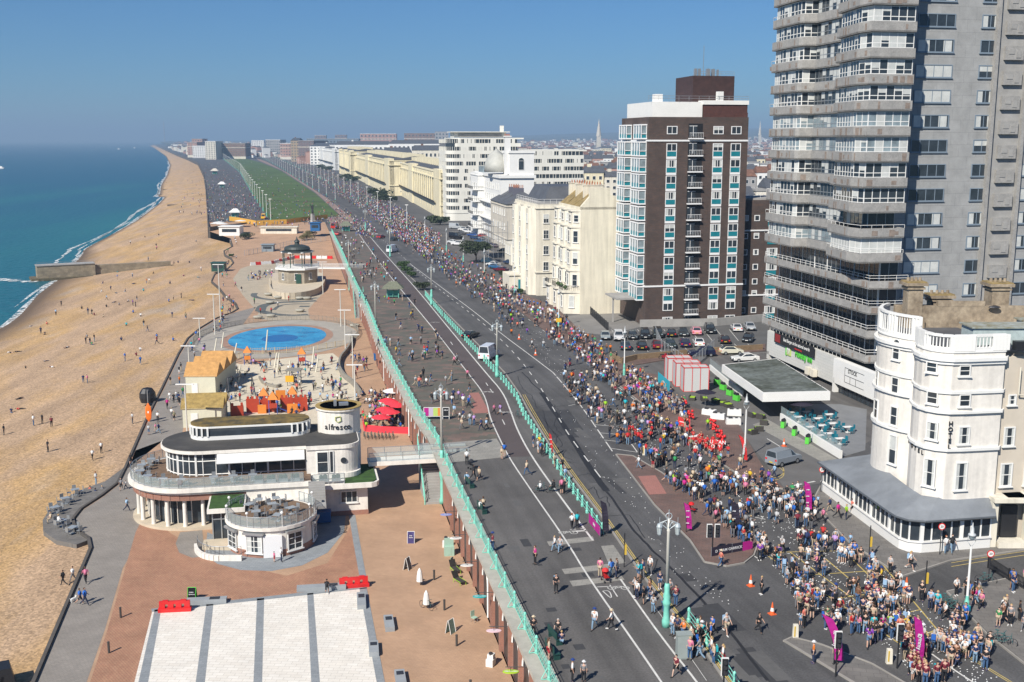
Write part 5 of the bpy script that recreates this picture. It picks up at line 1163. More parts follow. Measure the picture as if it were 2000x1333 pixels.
C.part('clerestory_frames',mb,[WHITE]); mb = MB(); mb.prism([((p[0]+5.6)*.99-5.6,(p[1]-5.9)*.95+5.9) for p in CLP],9.55,9.7); C.part('clerestory_roof',mb,[M('lichen_felt',(.07,.065,.04),.95,.35,.8,col2=(.24,.16,.04))])
mb = MB(); mb.add([(-9.2,-.35,7.45),(.4,-.35,7.45),(.4,-1.5,6.7),(-9.2,-1.5,6.7),(-9.2,-.35,7.4),(.4,-.35,7.4),(.4,-1.5,6.62),(-9.2,-1.5,6.62)],[(0,3,2,1),(4,5,6,7),(3,7,6,2),(0,4,7,3),(1,2,6,5)]); C.part('awning',mb,[M('white_canvas',(.66,.66,.64),.85)])
# round tower, porthole bay, link
mb = MB(); mb.lathe([(2.5,0),(2.5,7.6),(2.62,7.65),(2.62,7.85),(2.5,7.9),(2.5,10.7),(2.7,10.8),(2.7,11.0),(2.15,11.0),(2.1,10.2),(.05,10.2)],(4.6,5.6,0),28); C.part('round_tower',mb,[RENDERW],smooth=False)
mb = MB(); mb.lathe([(2.72,11.0),(2.72,11.08),(2.2,11.08),(2.2,11.0)],(4.6,5.6,0),28); C.part('tower_rim',mb,[M('lichen_stone',(.34,.24,.08),.95,.3,1.2)])
mb = MB(); mb.box((4.2,5.4,11),(.35,.35,1.3)); mb.box((5.2,5.7,10.8),(1.1,.8,1.0)); C.part('tower_plant',mb,[STEEL])
rb = [(.6,-1.2),(4.6,-1.2)]+[(4.6+1.9*math.sin(t_),.7-1.9*math.cos(t_)) for t_ in [PI/2*i/8 for i in range(9)]]+[(6.5,4.4),(.6,4.4)]
mb = MB(); mb.prism(rb,4.2,7.6); mb.prism([(p[0]+(.25 if p[0] > 3 else 0),p[1]-.2) for p in rb],4.2,4.75); C.part('porthole_bay',mb,[RENDERW]); mb = MB(); mb.prism([(p[0]*1.02,p[1]-.15) for p in rb],7.6,8.05); mb.prism(rb,8.05,8.1,1); C.part('bay_roof',mb,[RENDERW,ROOFF])
mb = MB(); mb.prism([(.8,-.8),(6.2,-.8),(6.2,4),(.8,4)],0,4.2); C.part('brick_base',mb,[REDB])
mb = MB(); mb.lathe([(.34,0),(.34,.08)],(0,0,0),16); pt = C.part('porthole',mb,[GLASS]); pt.location = (4.75,-1.2,6.2); pt.rotation_euler = (PI/2,0,0)
C.win(winmesh(1.3,2.5,1,2,WHITE,'dark',sill=False),2.4,-1.2,6.1); C.win(winmesh(.5,2.6,1,1,WHITE,'dark',sill=False),3.4,-1.2,6.1)
EMB = M('olive_emblem',(.42,.46,.12),.5)
tw = math.radians(-5)
[text(ch_,.95,BLACK,C.e,(4.6+2.53*math.sin(q_),5.6-2.53*math.cos(q_),8.95),(PI/2,0,q_),'letter',ext=.03) for ch_,q_ in zip('alfresco',(-.66,-.50,-.38,-.27,-.12,.06,.24,.42))]
mb = MB()
for a_,b_ in (((-.3,.25),(.3,.3)),((.3,.3),(.35,-.2)),((.35,-.2),(0,-.4)),((0,-.4),(-.3,-.15)),((-.3,-.15),(-.3,.25))): mb.tube((a_[0],0,a_[1]),(b_[0],0,b_[1]),.045,n=5)
o = C.part('emblem',mb,[EMB]); o.location = (4.4,3.02,9.95)
# right wing with turf roof
mb = MB(); mb.prism([(.8,-3.4),(7.7,-3.4),(8.3,-3.1),(8.6,-2.5),(8.6,4),(.8,4)],3.5,4.05); mb.prism([(.9,-2.2),(7.3,-2.2),(7.3,3.6),(.9,3.6)],.5,3.5); C.part('side_wing',mb,[RENDERW]); mb = MB(); mb.prism([(1.0,-2.25),(7.35,-2.25),(7.35,3.4),(1.0,3.4)],0,.55); C.part('wing_plinth',mb,[REDB])
TURF = M('roof_turf',(.035,.085,.015),.95,.35,1.5); mb = MB(); mb.prism([(4.7,-3.1),(7.9,-3.1),(8.3,-2.5),(8.3,3.8),(6.6,3.8),(6.6,.5),(4.9,-1.2)],4.06,4.16); C.part('roof_turf',mb,[TURF])
C.win(winmesh(1.9,1.4,3,1,WHITE,'dark'),5.2,-2.2,2.2)
# entrance box
mb = MB(); mb.prism([(-9.9,-8.6),(-6.0,-8.6),(-6.0,-3.9),(-9.9,-3.9)],3.3,3.75); C.part('entrance_roof',mb,[RENDERW]); C.part('entrance_turf',MB().prism([(-9.7,-8.3),(-6.2,-8.3),(-6.2,-4.0),(-9.7,-4.0)],3.76,3.84),[TURF]); C.part('entrance_glass',MB().prism([(-9.4,-8.0),(-6.2,-8.0),(-6.2,-4),(-9.4,-4)],.1,3.3),[GLASS])
mb = MB()
for x in (-9.4,-8.5,-7.2,-6.3): mb.box((x,-8.05,1.6),(.12,.12,3.2))
mb.box((-7.8,-8.05,2.5),(3.2,.1,.1)); C.part('entrance_frame',mb,[STEEL])
# rotunda
rc = (-3.3,-9.3); n_ = 36
def circ(r,a0=0,a1=2*PI,n_=36): return [(rc[0]+r*math.cos(a0+(a1-a0)*i/n_),rc[1]+r*math.sin(a0+(a1-a0)*i/n_)) for i in range(n_+(0 if a1-a0 > 6.2 else 1))]
mb = MB(); mb.lathe([(4.5,.7),(4.5,2.75),(4.75,2.85),(4.75,3.2),(.1,3.2)],(rc[0],rc[1],0),n_); C.part('rotunda_wall',mb,[RENDERW]); C.part('rotunda_plinth',MB().lathe([(4.53,0),(4.53,.72),(.1,.72)],(rc[0],rc[1],0),n_),[REDB]); C.part('rotunda_deck',MB().lathe([(4.4,3.2),(4.4,3.24),(.1,3.24)],(rc[0],rc[1],0),n_),[M('deck_boards',(.17,.11,.07))])
C.part('link_deck',MB().prism([(-5.8,-6.5),(.6,-6.5),(1.0,-4.02),(-6,-4.02)],2.6,3.22),[RENDERW])
balus(circ(4.6,math.radians(-235),math.radians(50),30),3.2,1.1)
for a_,k_ in ((-112,'w'),(-58,'w'),(-12,'w'),(-150,'w'),(-88,'d')):
 t_ = math.radians(a_); rz_ = t_+PI/2
 if k_ == 'w':
  C.win(winmesh(1.75,1.9,2,3,WHITE,'curtain' if a_ == -112 else 'dark',fw=.1),rc[0]+4.5*math.cos(t_),rc[1]+4.5*math.sin(t_),1.45,rz_)
  mb = MB(); mb.box((0,-.2,0),(2.2,.4,.22)); o = C.part('shutter_box',mb,[STEEL]); o.location = (rc[0]+4.5*math.cos(t_),rc[1]+4.5*math.sin(t_),2.6); o.rotation_euler = (0,0,rz_)
 else: mb = MB(); mb.box((0,-.08,0),(1.9,.2,2.3)); o = C.part('door',mb,[M('pure_white_trim',(.8,.8,.79))]); o.location = (rc[0]+4.5*math.cos(t_),rc[1]+4.5*math.sin(t_),1.2); o.rotation_euler = (0,0,rz_)
gl = MB().ball((0,0,1.5),.16,10).tube((0,0,0),(0,0,1.4),.03,n=5).mesh('globe_light',[WHITE])
for a_ in (-200,-165,-120,-75,-30,20): t_ = math.radians(a_); put('globe_light',gl,C.e,(rc[0]+4.6*math.cos(t_),rc[1]+4.6*math.sin(t_),3.2))
mb = MB()
for i in range(8): mb.box((1.6,-6.3+i*.3,3.2+.1+i*.1),(1.8,.3,.2+i*.2))
mb.prism([(.7,-8),(2.5,-8),(2.5,-3.4),(.7,-3.4)],2.9,3.2); C.part('steps',mb,[CONC])
balus([(1.2,-3.2),(4.7,-3.2)],4.3,1.0)
pb = MB().box((0,0,.2),(1.0,.4,.4),1).ball((-.25,0,.6),.28,7).ball((.2,0,.62),.3,7).mesh('planter',[FOLD,STEEL])
for x in (-4.6,-3.3,-2.0,-.7,2.4,3.8): put('planter',pb,C.e,(x,-3.6 if x < 1 else -2.9,4.85 if x < 1 else 4.3))
# curved entrance ramp wall
pts = [(-11.2+2.9*math.cos(t_)*1.0+3.2,-9.6+3.9*math.sin(t_)) for t_ in [PI+PI/2*i/10 for i in range(11)]]
mb = MB(); mb.arc_wall([Vector(p) for p in pts+[(-6.2,-13.9)]],0,.55,-.35); C.part('ramp_wall',mb,[RENDERW]); mb = MB(); railm(pts+[(-6.3,-13.7)],.5,mb,.9,mid=1); C.part('handrail',mb,[STEEL])
mb = MB(); mb.prism([(-10.4,-8.0),(-5.9,-8.0),(-7.2,-9.5),(-7.4,-11),(-10.4,-10.2)],.02,.32); C.part('landing',mb,[M('cream_stone',(.55,.47,.35))])
C.done()
# footbridge
fb = Bld('footbridge','pale footbridge with glass sides joining the cafe to the promenade','footbridge',*at(728,905,4.7),UD,0)
mb = MB(); mb.box((5.5,1.2,4.55),(12.0,2.4,.3)); mb.box((5.5,-.05,4.6),(12,.15,.5)); fb.part('deck',mb,[RENDERW]); balus([(-.4,0),(11.4,0)],4.75,1.15,B_=fb,step=1.9); balus([(-.4,2.4),(11.4,2.4)],4.75,1.15,B_=fb,step=1.9); fb.done()
# ------------------------------------------------------------------ ground patterns round the cafe and the white square
Z1 = .006
sheet('grey_paving',[(28,1600),(72,1335),(132,1190),(182,1072),(178,1052),(152,1035),(148,1015),(163,996),(203,970),(235,945),(250,915),(278,850),(293,815),(323,755),(353,692),(371,662),(395,642),(428,622),(458,611),(500,600),(470,640),(430,665),(395,700),(375,760),(355,850),(320,860),(265,880),(270,960),(285,1030),(240,1110),(205,1230),(165,1345),(110,1600)],Z1,ESPG,lower=True)
sheet('red_block_paving',[(265,1040),(290,990),(330,1040),(420,1095),(560,1125),(640,1100),(690,1020),(700,1070),(716,1144),(600,1160),(300,1192),(262,1345),(190,1560),(130,1560),(172,1345),(210,1230),(243,1115)],Z1+.003,ESPR,lower=True)
sheet('grey_paving',[(400,1085),(405,1040),(450,1060),(530,1090),(600,1060),(640,985),(680,965),(676,1000),(672,1040),(640,1080),(590,1105),(530,1116),(470,1114),(425,1102)],Z1+.007,GSTONE,lower=True)
sheet('grey_paving',[(352,1040),(395,1036),(400,1088),(375,1090),(350,1080),(343,1062)],Z1+.009,ESPG,lower=True)
sheet('grey_strip',[(678,985),(690,985),(703,1060),(716,1130),(703,1132),(690,1060)],Z1+.011,GSTONE,lower=True)
sheet('white_square',[(298,1192),(600,1160),(702,1148),(742,1335),(800,1560),(180,1560),(262,1335)],Z1+.014,WSTONE,lower=True)
for q in ([(302,1192),(315,1190),(289,1335),(240,1560),(215,1560),(270,1335)],[(403,1181),(417,1180),(400,1335),(370,1560),(345,1560),(382,1335)],[(502,1170),(516,1169),(512,1335),(507,1560),(480,1560),(495,1335)],[(600,1160),(612,1159),(625,1335),(652,1560),(625,1560),(608,1335)],[(702,1150),(716,1148),(752,1335),(812,1560),(782,1560),(736,1335)],[(295,1190),(600,1157),(716,1144),(716,1150),(600,1163),(297,1196)]):
 sheet('grey_band',q,Z1+.018,GSTONE,lower=True)
# sand play area, pool
SAND = M('play_sand',(.60,.53,.40),.95,.1,.6,scale2=3,var2=.1)
sheet('play_sand',[(432,702),(470,712),(560,700),(650,690),(668,705),(672,730),(690,750),(703,790),(700,870),(600,870),(520,850),(420,830),(398,790),(425,740)],Z1+.006,SAND,lower=True)
PC = Vector(atl(543,660)[:2]); RX,RY = 10.1,14.8; PBL = bpy.data.materials.new('pool_water');
PBL = M('pool_bottom_paint',(.02,.26,.54),.10,.3,.3,col2=(.05,.42,.68),bump=.25,bscale=2.5)
def ell(cx,cy,rx,ry,n_=48,a0=0,a1=2*PI): return [(cx+rx*math.cos(a0+(a1-a0)*i/n_),cy+ry*math.sin(a0+(a1-a0)*i/n_)) for i in range(n_+(0 if a1-a0 > 6.2 else 1))]
def esheet(nm,rx,ry,z,m,cx=None,cy=None): return tag(MB().prism(ell(cx or PC.x,cy or PC.y,rx,ry),z-.003,z,bottom=False).build(nm,m),kind='structure')
esheet('pool_surround',16.8,23.5,.03,M('pool_concrete',(.36,.33,.28),.9,.15,.3)); esheet('pool_edge',11.6,17.0,.045,M('pool_margin',(.34,.21,.15),.85,.15,.5)); esheet('pool_water',RX,RY,.06,PBL); esheet('pool_centre',3.8,4.6,.07,M('pool_deep_blue',(.008,.12,.34),.15),PC.x+.6,PC.y-1)
def fence(pts,h,label,mat,zf,name='fence',step=.35,th=.05,posts=2.2,solid=None):
 e = empty(name,label,'fence'); L = resample([Vector(p) for p in pts],step); mb = MB()
 for p in L: mb.box((p.x,p.y,zf(p)+h/2),(th,th,h))
 for a,b_ in zip(L,L[1:]):
  for zz in (.15,h-.1): mb.tube((a.x,a.y,zf(a)+zz),(b_.x,b_.y,zf(b_)+zz),.03,n=3,caps=False)
 mb.build('pickets',[mat],e); pm = MB().box((0,0,h/2+.05),(.1,.1,h+.1)).mesh('post',[mat])
 for p in resample([Vector(q) for q in pts],posts)[:60]: put('post',pm,e,(p.x,p.y,zf(p)))
 return e
z0 = lambda p: 0.0
GW = M('grey_wood',(.26,.24,.20),.9,.2,2); YW = M('pale_wood',(.50,.40,.24),.85,.2,2)
fence(ell(PC.x,PC.y,17.0,23.8,60,-.25,PI+.45),1.2,'curved grey picket fence round the back of the paddling pool',GW,z0)
fence([atl(428,712)[:2],atl(455,706)[:2],atl(490,692)[:2],atl(560,690)[:2],atl(620,684)[:2],atl(672,676)[:2]],1.2,'pale wooden picket fence between pool and sand',YW,z0)
mb = MB(); L = [Vector(atl(*p)[:2]) for p in smoothline([(685,655),(686,672),(676,690),(662,705),(660,725),(672,742),(688,752),(703,775)],2)]; mb.arc_wall(L,0,1.0,.35); tag(mb.build('curved_wall',GW),'curving grey wall on the promenade side of the sand','wall')
mb = MB(); L = [Vector(atl(*p)[:2]) for p in smoothline([(505,740),(512,752),(540,760),(550,755)],2)]; mb.arc_wall(L,0,.5,.35); tag(mb.build('low_wall',GW),'low curved kerb wall in the middle of the sand','wall')
for px,py,top in ((419,688,661),(433,680,650),(458,693,671),(519,690,645),(536,718,690),(451,735,703),(465,750,714),(562,737,705),(541,727,690),(609,721,678),(617,727,697)):
 X,Y,Z = atl(px,py); h = zat(X,Y,top)-Z; o = MB().tube((0,0,0),(.5,.3,h),.16,.12,n=7).build('leaning_post',M('pale_timber',(.66,.62,.50),.8),None,(X,Y,0)); tag(o,'pale leaning timber post standing in the pool and sand area','post','pale leaning posts around the sand and pool')
def shed(px,py,W_,D_,h,label,roofm,ngab=1,rz=.02,axis='y'):
 X,Y,_ = atl(px,py); b = Bld('beach_shed',label,'shed',X,Y,rz,0)
 b.part('wall',MB().prism([(0,0),(W_,0),(W_,D_),(0,D_)],0,h),[M('cream_boards',(.62,.60,.46),.85,.05,1)])
 gw = W_/ngab; mb = MB()
 if axis == 'y':
  for i in range(ngab): x = i*gw; mb.add([(x-.2,-.3,h-.1),(x+gw+.2,-.3,h-.1),(x+gw+.2,D_+.3,h-.1),(x-.2,D_+.3,h-.1),(x+gw/2,-.3,h+gw*.42),(x+gw/2,D_+.3,h+gw*.42)],[(0,4,5,3),(1,2,5,4),(0,1,4),(2,3,5)])
 else:
  gd = D_/ngab
  for i in range(ngab): y = i*gd; mb.add([(-.3,y-.1,h-.1),(-.3,y+gd+.1,h-.1),(W_+.3,y+gd+.1,h-.1),(W_+.3,y-.1,h-.1),(-.3,y+gd/2,h+gd*.38),(W_+.3,y+gd/2,h+gd*.38)],[(0,3,5,4),(1,4,5,2),(0,4,1),(3,2,5)])
 b.part('roof',mb,[roofm]); mb = MB(); mb.box((W_*.3,-.04,1.1),(1.0,.08,2.1)); b.part('door',mb,[WHITE]); return b
shed(364,774,4.9,15,3.4,'cream boarded shed with bright orange plank roof beside the sand',M('orange_planks',(.50,.27,.09),.85,.2,1.2),3,axis='x')
b = shed(358,836,5.6,6.5,2.9,'cream shed with mossy golden double roof behind the cafe',M('mossy_planks',(.31,.215,.07),.9,.3,1.5),2,axis='x',rz=.12)
# play equipment
ORG = M('orange_panel',(.68,.22,.03),.5,.08,1); REDQ = M('brick_red_panel',(.42,.05,.02),.5,.08,1); BLUQ = M('play_blue',(.04,.10,.38),.5)
def playtower(px,py,label,kind=0,sc_=.78):
 X,Y,_ = atl(px,py); e = empty('play_tower',label,'play equipment',(X,Y,0),.2); e.scale = (sc_,)*3
 mb = MB()
 for i,j in ((-1,-1),(1,-1),(1,1),(-1,1)): mb.tube((i*.8,j*.8,0),(i*.8,j*.8,3.0),.08,n=6)
 mb.build('frame',[BLUQ],e); MB().box((0,0,1.3),(1.6,1.6,.12)).box((0,-.82,1.8),(1.6,.08,.9)).box((-.82,0,1.8),(.08,1.6,.9)).build('deck',[REDQ if kind else ORG],e)
 MB().add([(-1,-1,3),(1,-1,3),(1,1,3),(-1,1,3),(0,0,4.6)],[(0,1,4),(1,2,4),(2,3,4),(3,0,4),(3,2,1,0)]).build('roof',[ORG],e)
 MB().add([(.8,-.4,1.3),(.8,.4,1.3),(3.2,.4,.2),(3.2,-.4,.2),(.8,-.4,1.2),(.8,.4,1.2),(3.2,.4,.1),(3.2,-.4,.1)],[(0,3,2,1),(4,5,6,7),(0,4,7,3),(1,2,6,5)]).build('slide',[BLUQ if kind else REDQ],e)
playtower(484,712,'small play tower with orange cone roof left of the wooden pool fence'); playtower(590,715,'small play tower with orange cone roof right of the wooden pool fence',1)
playtower(516,800,'play tower with ball finial on the left end of the castle',1); playtower(534,808,'play tower in the middle front of the castle',1); playtower(572,797,'play tower with leaf roof on the right end of the castle',1)
X,Y,_ = atl(545,805); e = empty('play_castle','red and orange climbing castle wall with battlements between the play towers','play equipment',(X,Y,0),.1)
mb = MB()
for x in (-4,-1.5,1.2,3.4): mb.box((x,.3*(x % 2),1.1),(2.0,.15,2.2)); [mb.box((x-.7+q*.7,.3*(x % 2),2.4),(.35,.15,.4)) for q in range(3)]
mb.build('wall_panel',[REDQ],e); mb = MB(); mb.box((-2.5,-.8,.7),(1.3,.12,1.4)); mb.box((2.2,-1.2,.8),(1.6,.12,1.5)); mb.box((.2,1.2,2.4),(1.5,.12,1.6)); mb.build('orange_panel',[ORG],e)
X,Y,_ = atl(464,815); e = empty('play_boat','small red and orange battlemented play cube standing apart on the left','play equipment',(X,Y,0),.3); mb = MB(); mb.box((0,0,.9),(1.8,.15,1.8)); mb.box((.9,.9,.8),(.15,1.8,1.6)); mb.box((-.7,0,2),(.35,.15,.5)); mb.box((.7,0,2),(.35,.15,.5)); mb.build('panel',[REDQ],e); MB().box((-.9,.9,1.0),(.15,1.8,2.0)).build('side_panel',[ORG],e)
X,Y,_ = atl(470,775); e = empty('swing_frame','tall dark swing frame standing in the shade of the shed','play equipment',(X,Y,0),.5); mb = MB()
for s_ in (-1,1): mb.tube((s_*2.2,-1.2,0),(s_*2.0,0,3.4),.08,n=6); mb.tube((s_*2.2,1.2,0),(s_*2.0,0,3.4),.08,n=6)
mb.tube((-2,0,3.4),(2,0,3.4),.08,n=6); mb.build('frame',[DARK],e); mb = MB(); [mb.tube((x,0,3.4),(x,0,.6),.02,n=3) for x in (-1,-.6,.6,1)]; mb.box((-.8,0,.6),(.45,.2,.05)); mb.box((.8,0,.6),(.45,.2,.05)); mb.build('swing',[BLACK],e)
X,Y,_ = atl(575,752); e = empty('play_house','timber play house with yellow panel in the middle of the sand','play equipment',(X,Y,0)); mb = MB(); [mb.tube((i,j,0),(i,j,2.6),.08,n=6) for i in (-1,1) for j in (-1,1)]; mb.box((0,0,2.7),(2.6,2.6,.12)); mb.build('frame',[GW],e); MB().box((-.6,-1.1,1.3),(1.4,.1,1.1)).build('yellow_panel',[M('yellow_panel',(.75,.38,.02),.5)],e)
X,Y,_ = atl(598,765);
# ------------------------------------------------------------------ groyne
g0 = Vector(at(74,549,-3.6)); g1 = Vector(at(335,521,-1.2)); d = g1-g0; e = empty('groyne','long stone groyne wall running from the shingle into the sea','groyne',(g0.x,g0.y,0),math.atan2(d.y,d.x))
STONE = MB_brick('groyne_stone',(.30,.25,.17),(.24,.20,.14),(.14,.12,.09),1.6,.7,wall=True,patch=.3,pscale=.5)
L = d.length; mb = MB(); mb.prism([(0,0),(L*.42,0),(L*.42,5),(0,5)],-4.2,1.1); mb.prism([(L*.42,1),(L,1),(L,3),(L*.42,3)],-3,.5); mb.build('wall',[STONE],e); MB().prism([(-.2,-.2),(L*.42,-.2),(L*.42,5.2),(-.2,5.2)],1.1,1.35).build('coping',[CONC],e)
mb = MB(); mb.box((L*.2,-1,-3.4),(L*.4,2.0,1.3)); mb.box((-1,3,-3.4),(2,8,1.2)); mb.build('footing',[M('weedy_stone',(.12,.10,.06),.95,.3,1)],e); mb = MB(); railm([(0,.2),(L*.42,.2)],1.35,mb,1.0,step=3,mid=2); mb.build('railing',[STEEL],e)
# old timber groynes along the far beach
for i,(px,py,w_) in enumerate(((335,371,34),(328,381,40),(340,401,26),(335,357,22),(335,349,18),(332,341,14))):
 X,Y,Z = beach_at(px,py); Lw = w_/F*Y; o = MB().box((0,0,-.4),(Lw,.6,1.6)).build('timber_groyne',M('wet_timber',(.10,.08,.06),.9,.2,.5),None,(X,Y,Z)); tag(o,'low dark groyne running down the far shingle into the surf','groyne','low groynes along the far beach')
# ------------------------------------------------------------------ bandstand
BX,BY = -62.5,322.0; BZ = 1.2; b = Bld('bandstand','octagonal bandstand with dark domed roof on a stone ground floor','bandstand',BX,BY,.1,BZ)
oc = lambda r,z=None: [(r*math.cos(PI/8+PI/4*i),r*math.sin(PI/8+PI/4*i)) for i in range(8)]
BSTONE = MB_brick('bandstand_stone',(.36,.31,.23),(.30,.26,.20),(.2,.17,.13),.9,.4,wall=True)
b.part('ground_floor',MB().prism(oc(5.9),0,3.9),[BSTONE]); b.part('deck',MB().prism(oc(6.7),3.9,4.4),[WHITE])
mb = MB(); railm(oc(6.5)+[oc(6.5)[0]],4.4,mb,1.1,step=.28,mid=1); b.part('balustrade',mb,[WHITE])
DG = M('dark_green_paint',(.02,.07,.05),.5)
for x,y in oc(4.3): b.part('column',MB().tube((x,y,4.4),(x,y,8.6),.13,n=8).ball((x,y,5.4),.2,6),[DG])
b.part('eaves',MB().prism(oc(4.9),8.6,8.9),[WHITE]); mb = MB(); mb.lathe([(5.2,8.85),(4.2,9.1),(3.4,9.2)],n=8); mb.lathe([(3.6,9.15),(3.8,9.6),(3.4,10.2),(2.3,10.6),(.9,10.7)],n=32); mb.lathe([(1.1,10.7),(.7,10.9),(.65,11.5),(.9,11.6),(.7,11.9),(.3,12.3),(.08,13.1)],n=12); b.part('roof',mb,[M('dark_lead_roof',(.04,.05,.045),.5,.2,1)])
for a_ in range(8):
 t_ = PI/4*a_; b.win(winmesh(1.0,2.0,2,2,WHITE,'dark'),5.45*math.cos(t_),5.45*math.sin(t_),2.0,t_+PI/2)
mb = MB(); mb.box((.6,-5.6,1.4),(1.4,.2,2.7)); b.part('door',mb,[DG]); b.done()
bb = Bld('footbridge','white railed footbridge from the bandstand to the promenade','footbridge',BX+6,BY-1,-.12,0)
bb.part('deck',MB().box((6.5,0,5.3),(15,2.4,.3)),[WHITE]); mb = MB(); railm([(-1,-1.2),(14,-1.2)],5.4,mb,1.1,step=.3,mid=1); railm([(-1,1.2),(14,1.2)],5.4,mb,1.1,step=.3,mid=1); bb.part('balustrade',mb,[WHITE]); bb.done()
tag(MB().prism([at(*p,1.2) for p in ((529,560),(535,571),(560,576),(603,572),(626,562),(632,545),(630,533),(532,533))],0,1.2).build('bandstand_terrace',M('cream_stone',(.55,.47,.35))),kind='structure')
CRP = MB_brick('cream_paving',(.46,.39,.28),(.42,.355,.26),(.3,.26,.2),.8,.4,.2,patch=.12,pscale=.2); DGP = M('dark_swirl_paving',(.11,.12,.115),.9,.15,.4)
sheet('cream_paving',[(455,545),(470,525),(500,515),(620,515),(633,572),(615,590),(602,605),(604,622),(620,630),(560,632),(500,622),(505,612),(490,595),(475,578),(462,560)],Z1,CRP,lower=True)
mb = MB()
def swirl(pix,wd,zz=.02): stripe(mb,pix,wd,zz,lower=True)
swirl([(498,573),(494,578),(505,583),(540,587),(590,586),(620,582)],1.7); swirl([(518,574),(525,578),(560,583),(600,582)],.8); swirl([(508,608),(512,597),(540,591),(580,590),(618,588)],2.6,.022); swirl([(508,608),(530,614),(570,617),(602,615)],2.4,.024); swirl([(535,606),(545,597),(570,594),(605,594)],1.0,.026); swirl([(585,599),(605,599)],2.2,.028)
tag(mb.build('dark_swirl_paving',DGP),kind='structure')
mb = MB(); L = [Vector(at(*p,1.2)) for p in smoothline([(528,548),(528,562),(535,572),(560,577),(603,573),(627,563),(633,548)],2)]; mb.arc_wall(L,0,1.75,-.4); tag(mb.build('curved_wall',M('cream_stone',(.55,.47,.35))),'cream curved retaining wall in front of the bandstand','wall')
sheet('bandstand_terrace',[(529,563),(529,574),(560,579),(603,575),(628,567),(630,540),(530,540)],.9,CRP,lower=False) if 0 else None
bo = MB(); bo.lathe([(.5,0),(.9,.35),(.95,.6),(.7,.75),(.1,.78)],n=12,sx=1.25); bome = bo.mesh('stone_boulder',[M('boulder_stone',(.36,.34,.28),.9,.2,1)],True)
for (x,y) in ((740,912),(838,943),(1055,950),(1128,952),(755,995),(1055,1076),(635,1145),(765,1128),(1605,1228)):
 X,Y,Z = atl(380+x*.195,400+y*.195); o = put('stone_boulder',bome,None,(X,Y,0)); tag(o,'rounded stone seat standing on the swirl paving below the bandstand' if x < 1500 else 'rounded stone seat alone on the tan paving right of the pool','stone seat','rounded stone seats')
# beach wall of the far section: kiosks
def kiosk(px,py,W_,D_,h,label,m,rm,lower=True,cat='kiosk',nm='kiosk'):
 X,Y,Z = atl(px,py) if lower else at(px,py,ZR)+(ZR,); b = Bld(nm,label,cat,X,Y,0,Z); b.part('wall',MB().prism([(0,0),(W_,0),(W_,D_),(0,D_)],0,h),[m]); b.part('roof',MB().prism([(-.3,-.4),(W_+.3,-.4),(W_+.3,D_+.3),(-.3,D_+.3)],h,h+.25),[rm])
 mb = MB(); mb.box((W_/2,-.04,h*.6),(W_*.7,.08,h*.35)); b.part('hatch',mb,[GLASS]); return b
kiosk(428,461,8.4,7,3.6,'white beach cafe hut with flat roof at the end of the shingle',WHITE,WHITE)
kiosk(413,531,4.2,3,2.7,'dark green beach container with white scrawled lettering',DG,DG,nm='beach_container',cat='container'); X,Y,Z = atl(413,531)
kiosk(511,492,4.4,3,2.5,'grey shipping container behind the bandstand',M('grey_container',(.22,.27,.30),.6),M('grey_container',(.22,.27,.30)),nm='shipping_container',cat='container')
kiosk(606,452,3.8,3.5,3.2,'blue box container by the statue plinth',M('container_blue',(.02,.12,.30),.5),M('container_blue',(.02,.12,.30)),lower=False,nm='shipping_container',cat='container')
kiosk(509,457,15,4,2.6,'low cream toilet block with slot windows above the sunken garden',OFFW,OFFW)
def tri_shelter(px,py,label,sc_=1.0,rm=None):
 X,Y = at(px,py,ZR); b = Bld('seafront_shelter',label,'shelter',X,Y,.05); b.e.scale = (sc_,)*3; rm = rm or M('shelter_tiles',(.16,.17,.12),.9,.2,2)
 b.part('bench_screen',MB().box((0,0,1.1),(.08,3.0,1.6)).box((0,0,1.1),(3.0,.08,1.6)).box((0,0,.45),(2.6,2.6,.08)),[TURQ])
 for i in (-1,1):
  for j in (-1,1): b.part('post',MB().tube((i*1.5,j*1.5,0),(i*1.5,j*1.5,2.6),.1,n=6),[TURQ])
 b.part('roof',MB().add([(-2.8,-2.8,2.5),(2.8,-2.8,2.5),(2.8,2.8,2.5),(-2.8,2.8,2.5),(-.9,0,4.2),(.9,0,4.2)],[(0,1,5,4),(1,2,5),(2,3,4,5),(3,0,4),(3,2,1,0)]),[rm])
tri_shelter(768,581,'green promenade shelter with hipped roof near the planters',.9); tri_shelter(676,452,'pale green kiosk shelter beside the red truck at the lawn end',.95); tri_shelter(460,425,'white and green kiosk at the foot of the lawn',1.0,WHITE); tri_shelter(420,341,'pale kiosk standing on the far promenade',1.5,BEIGE); tri_shelter(434,367,'white tent kiosk half way along the far promenade',1.1,WHITE)
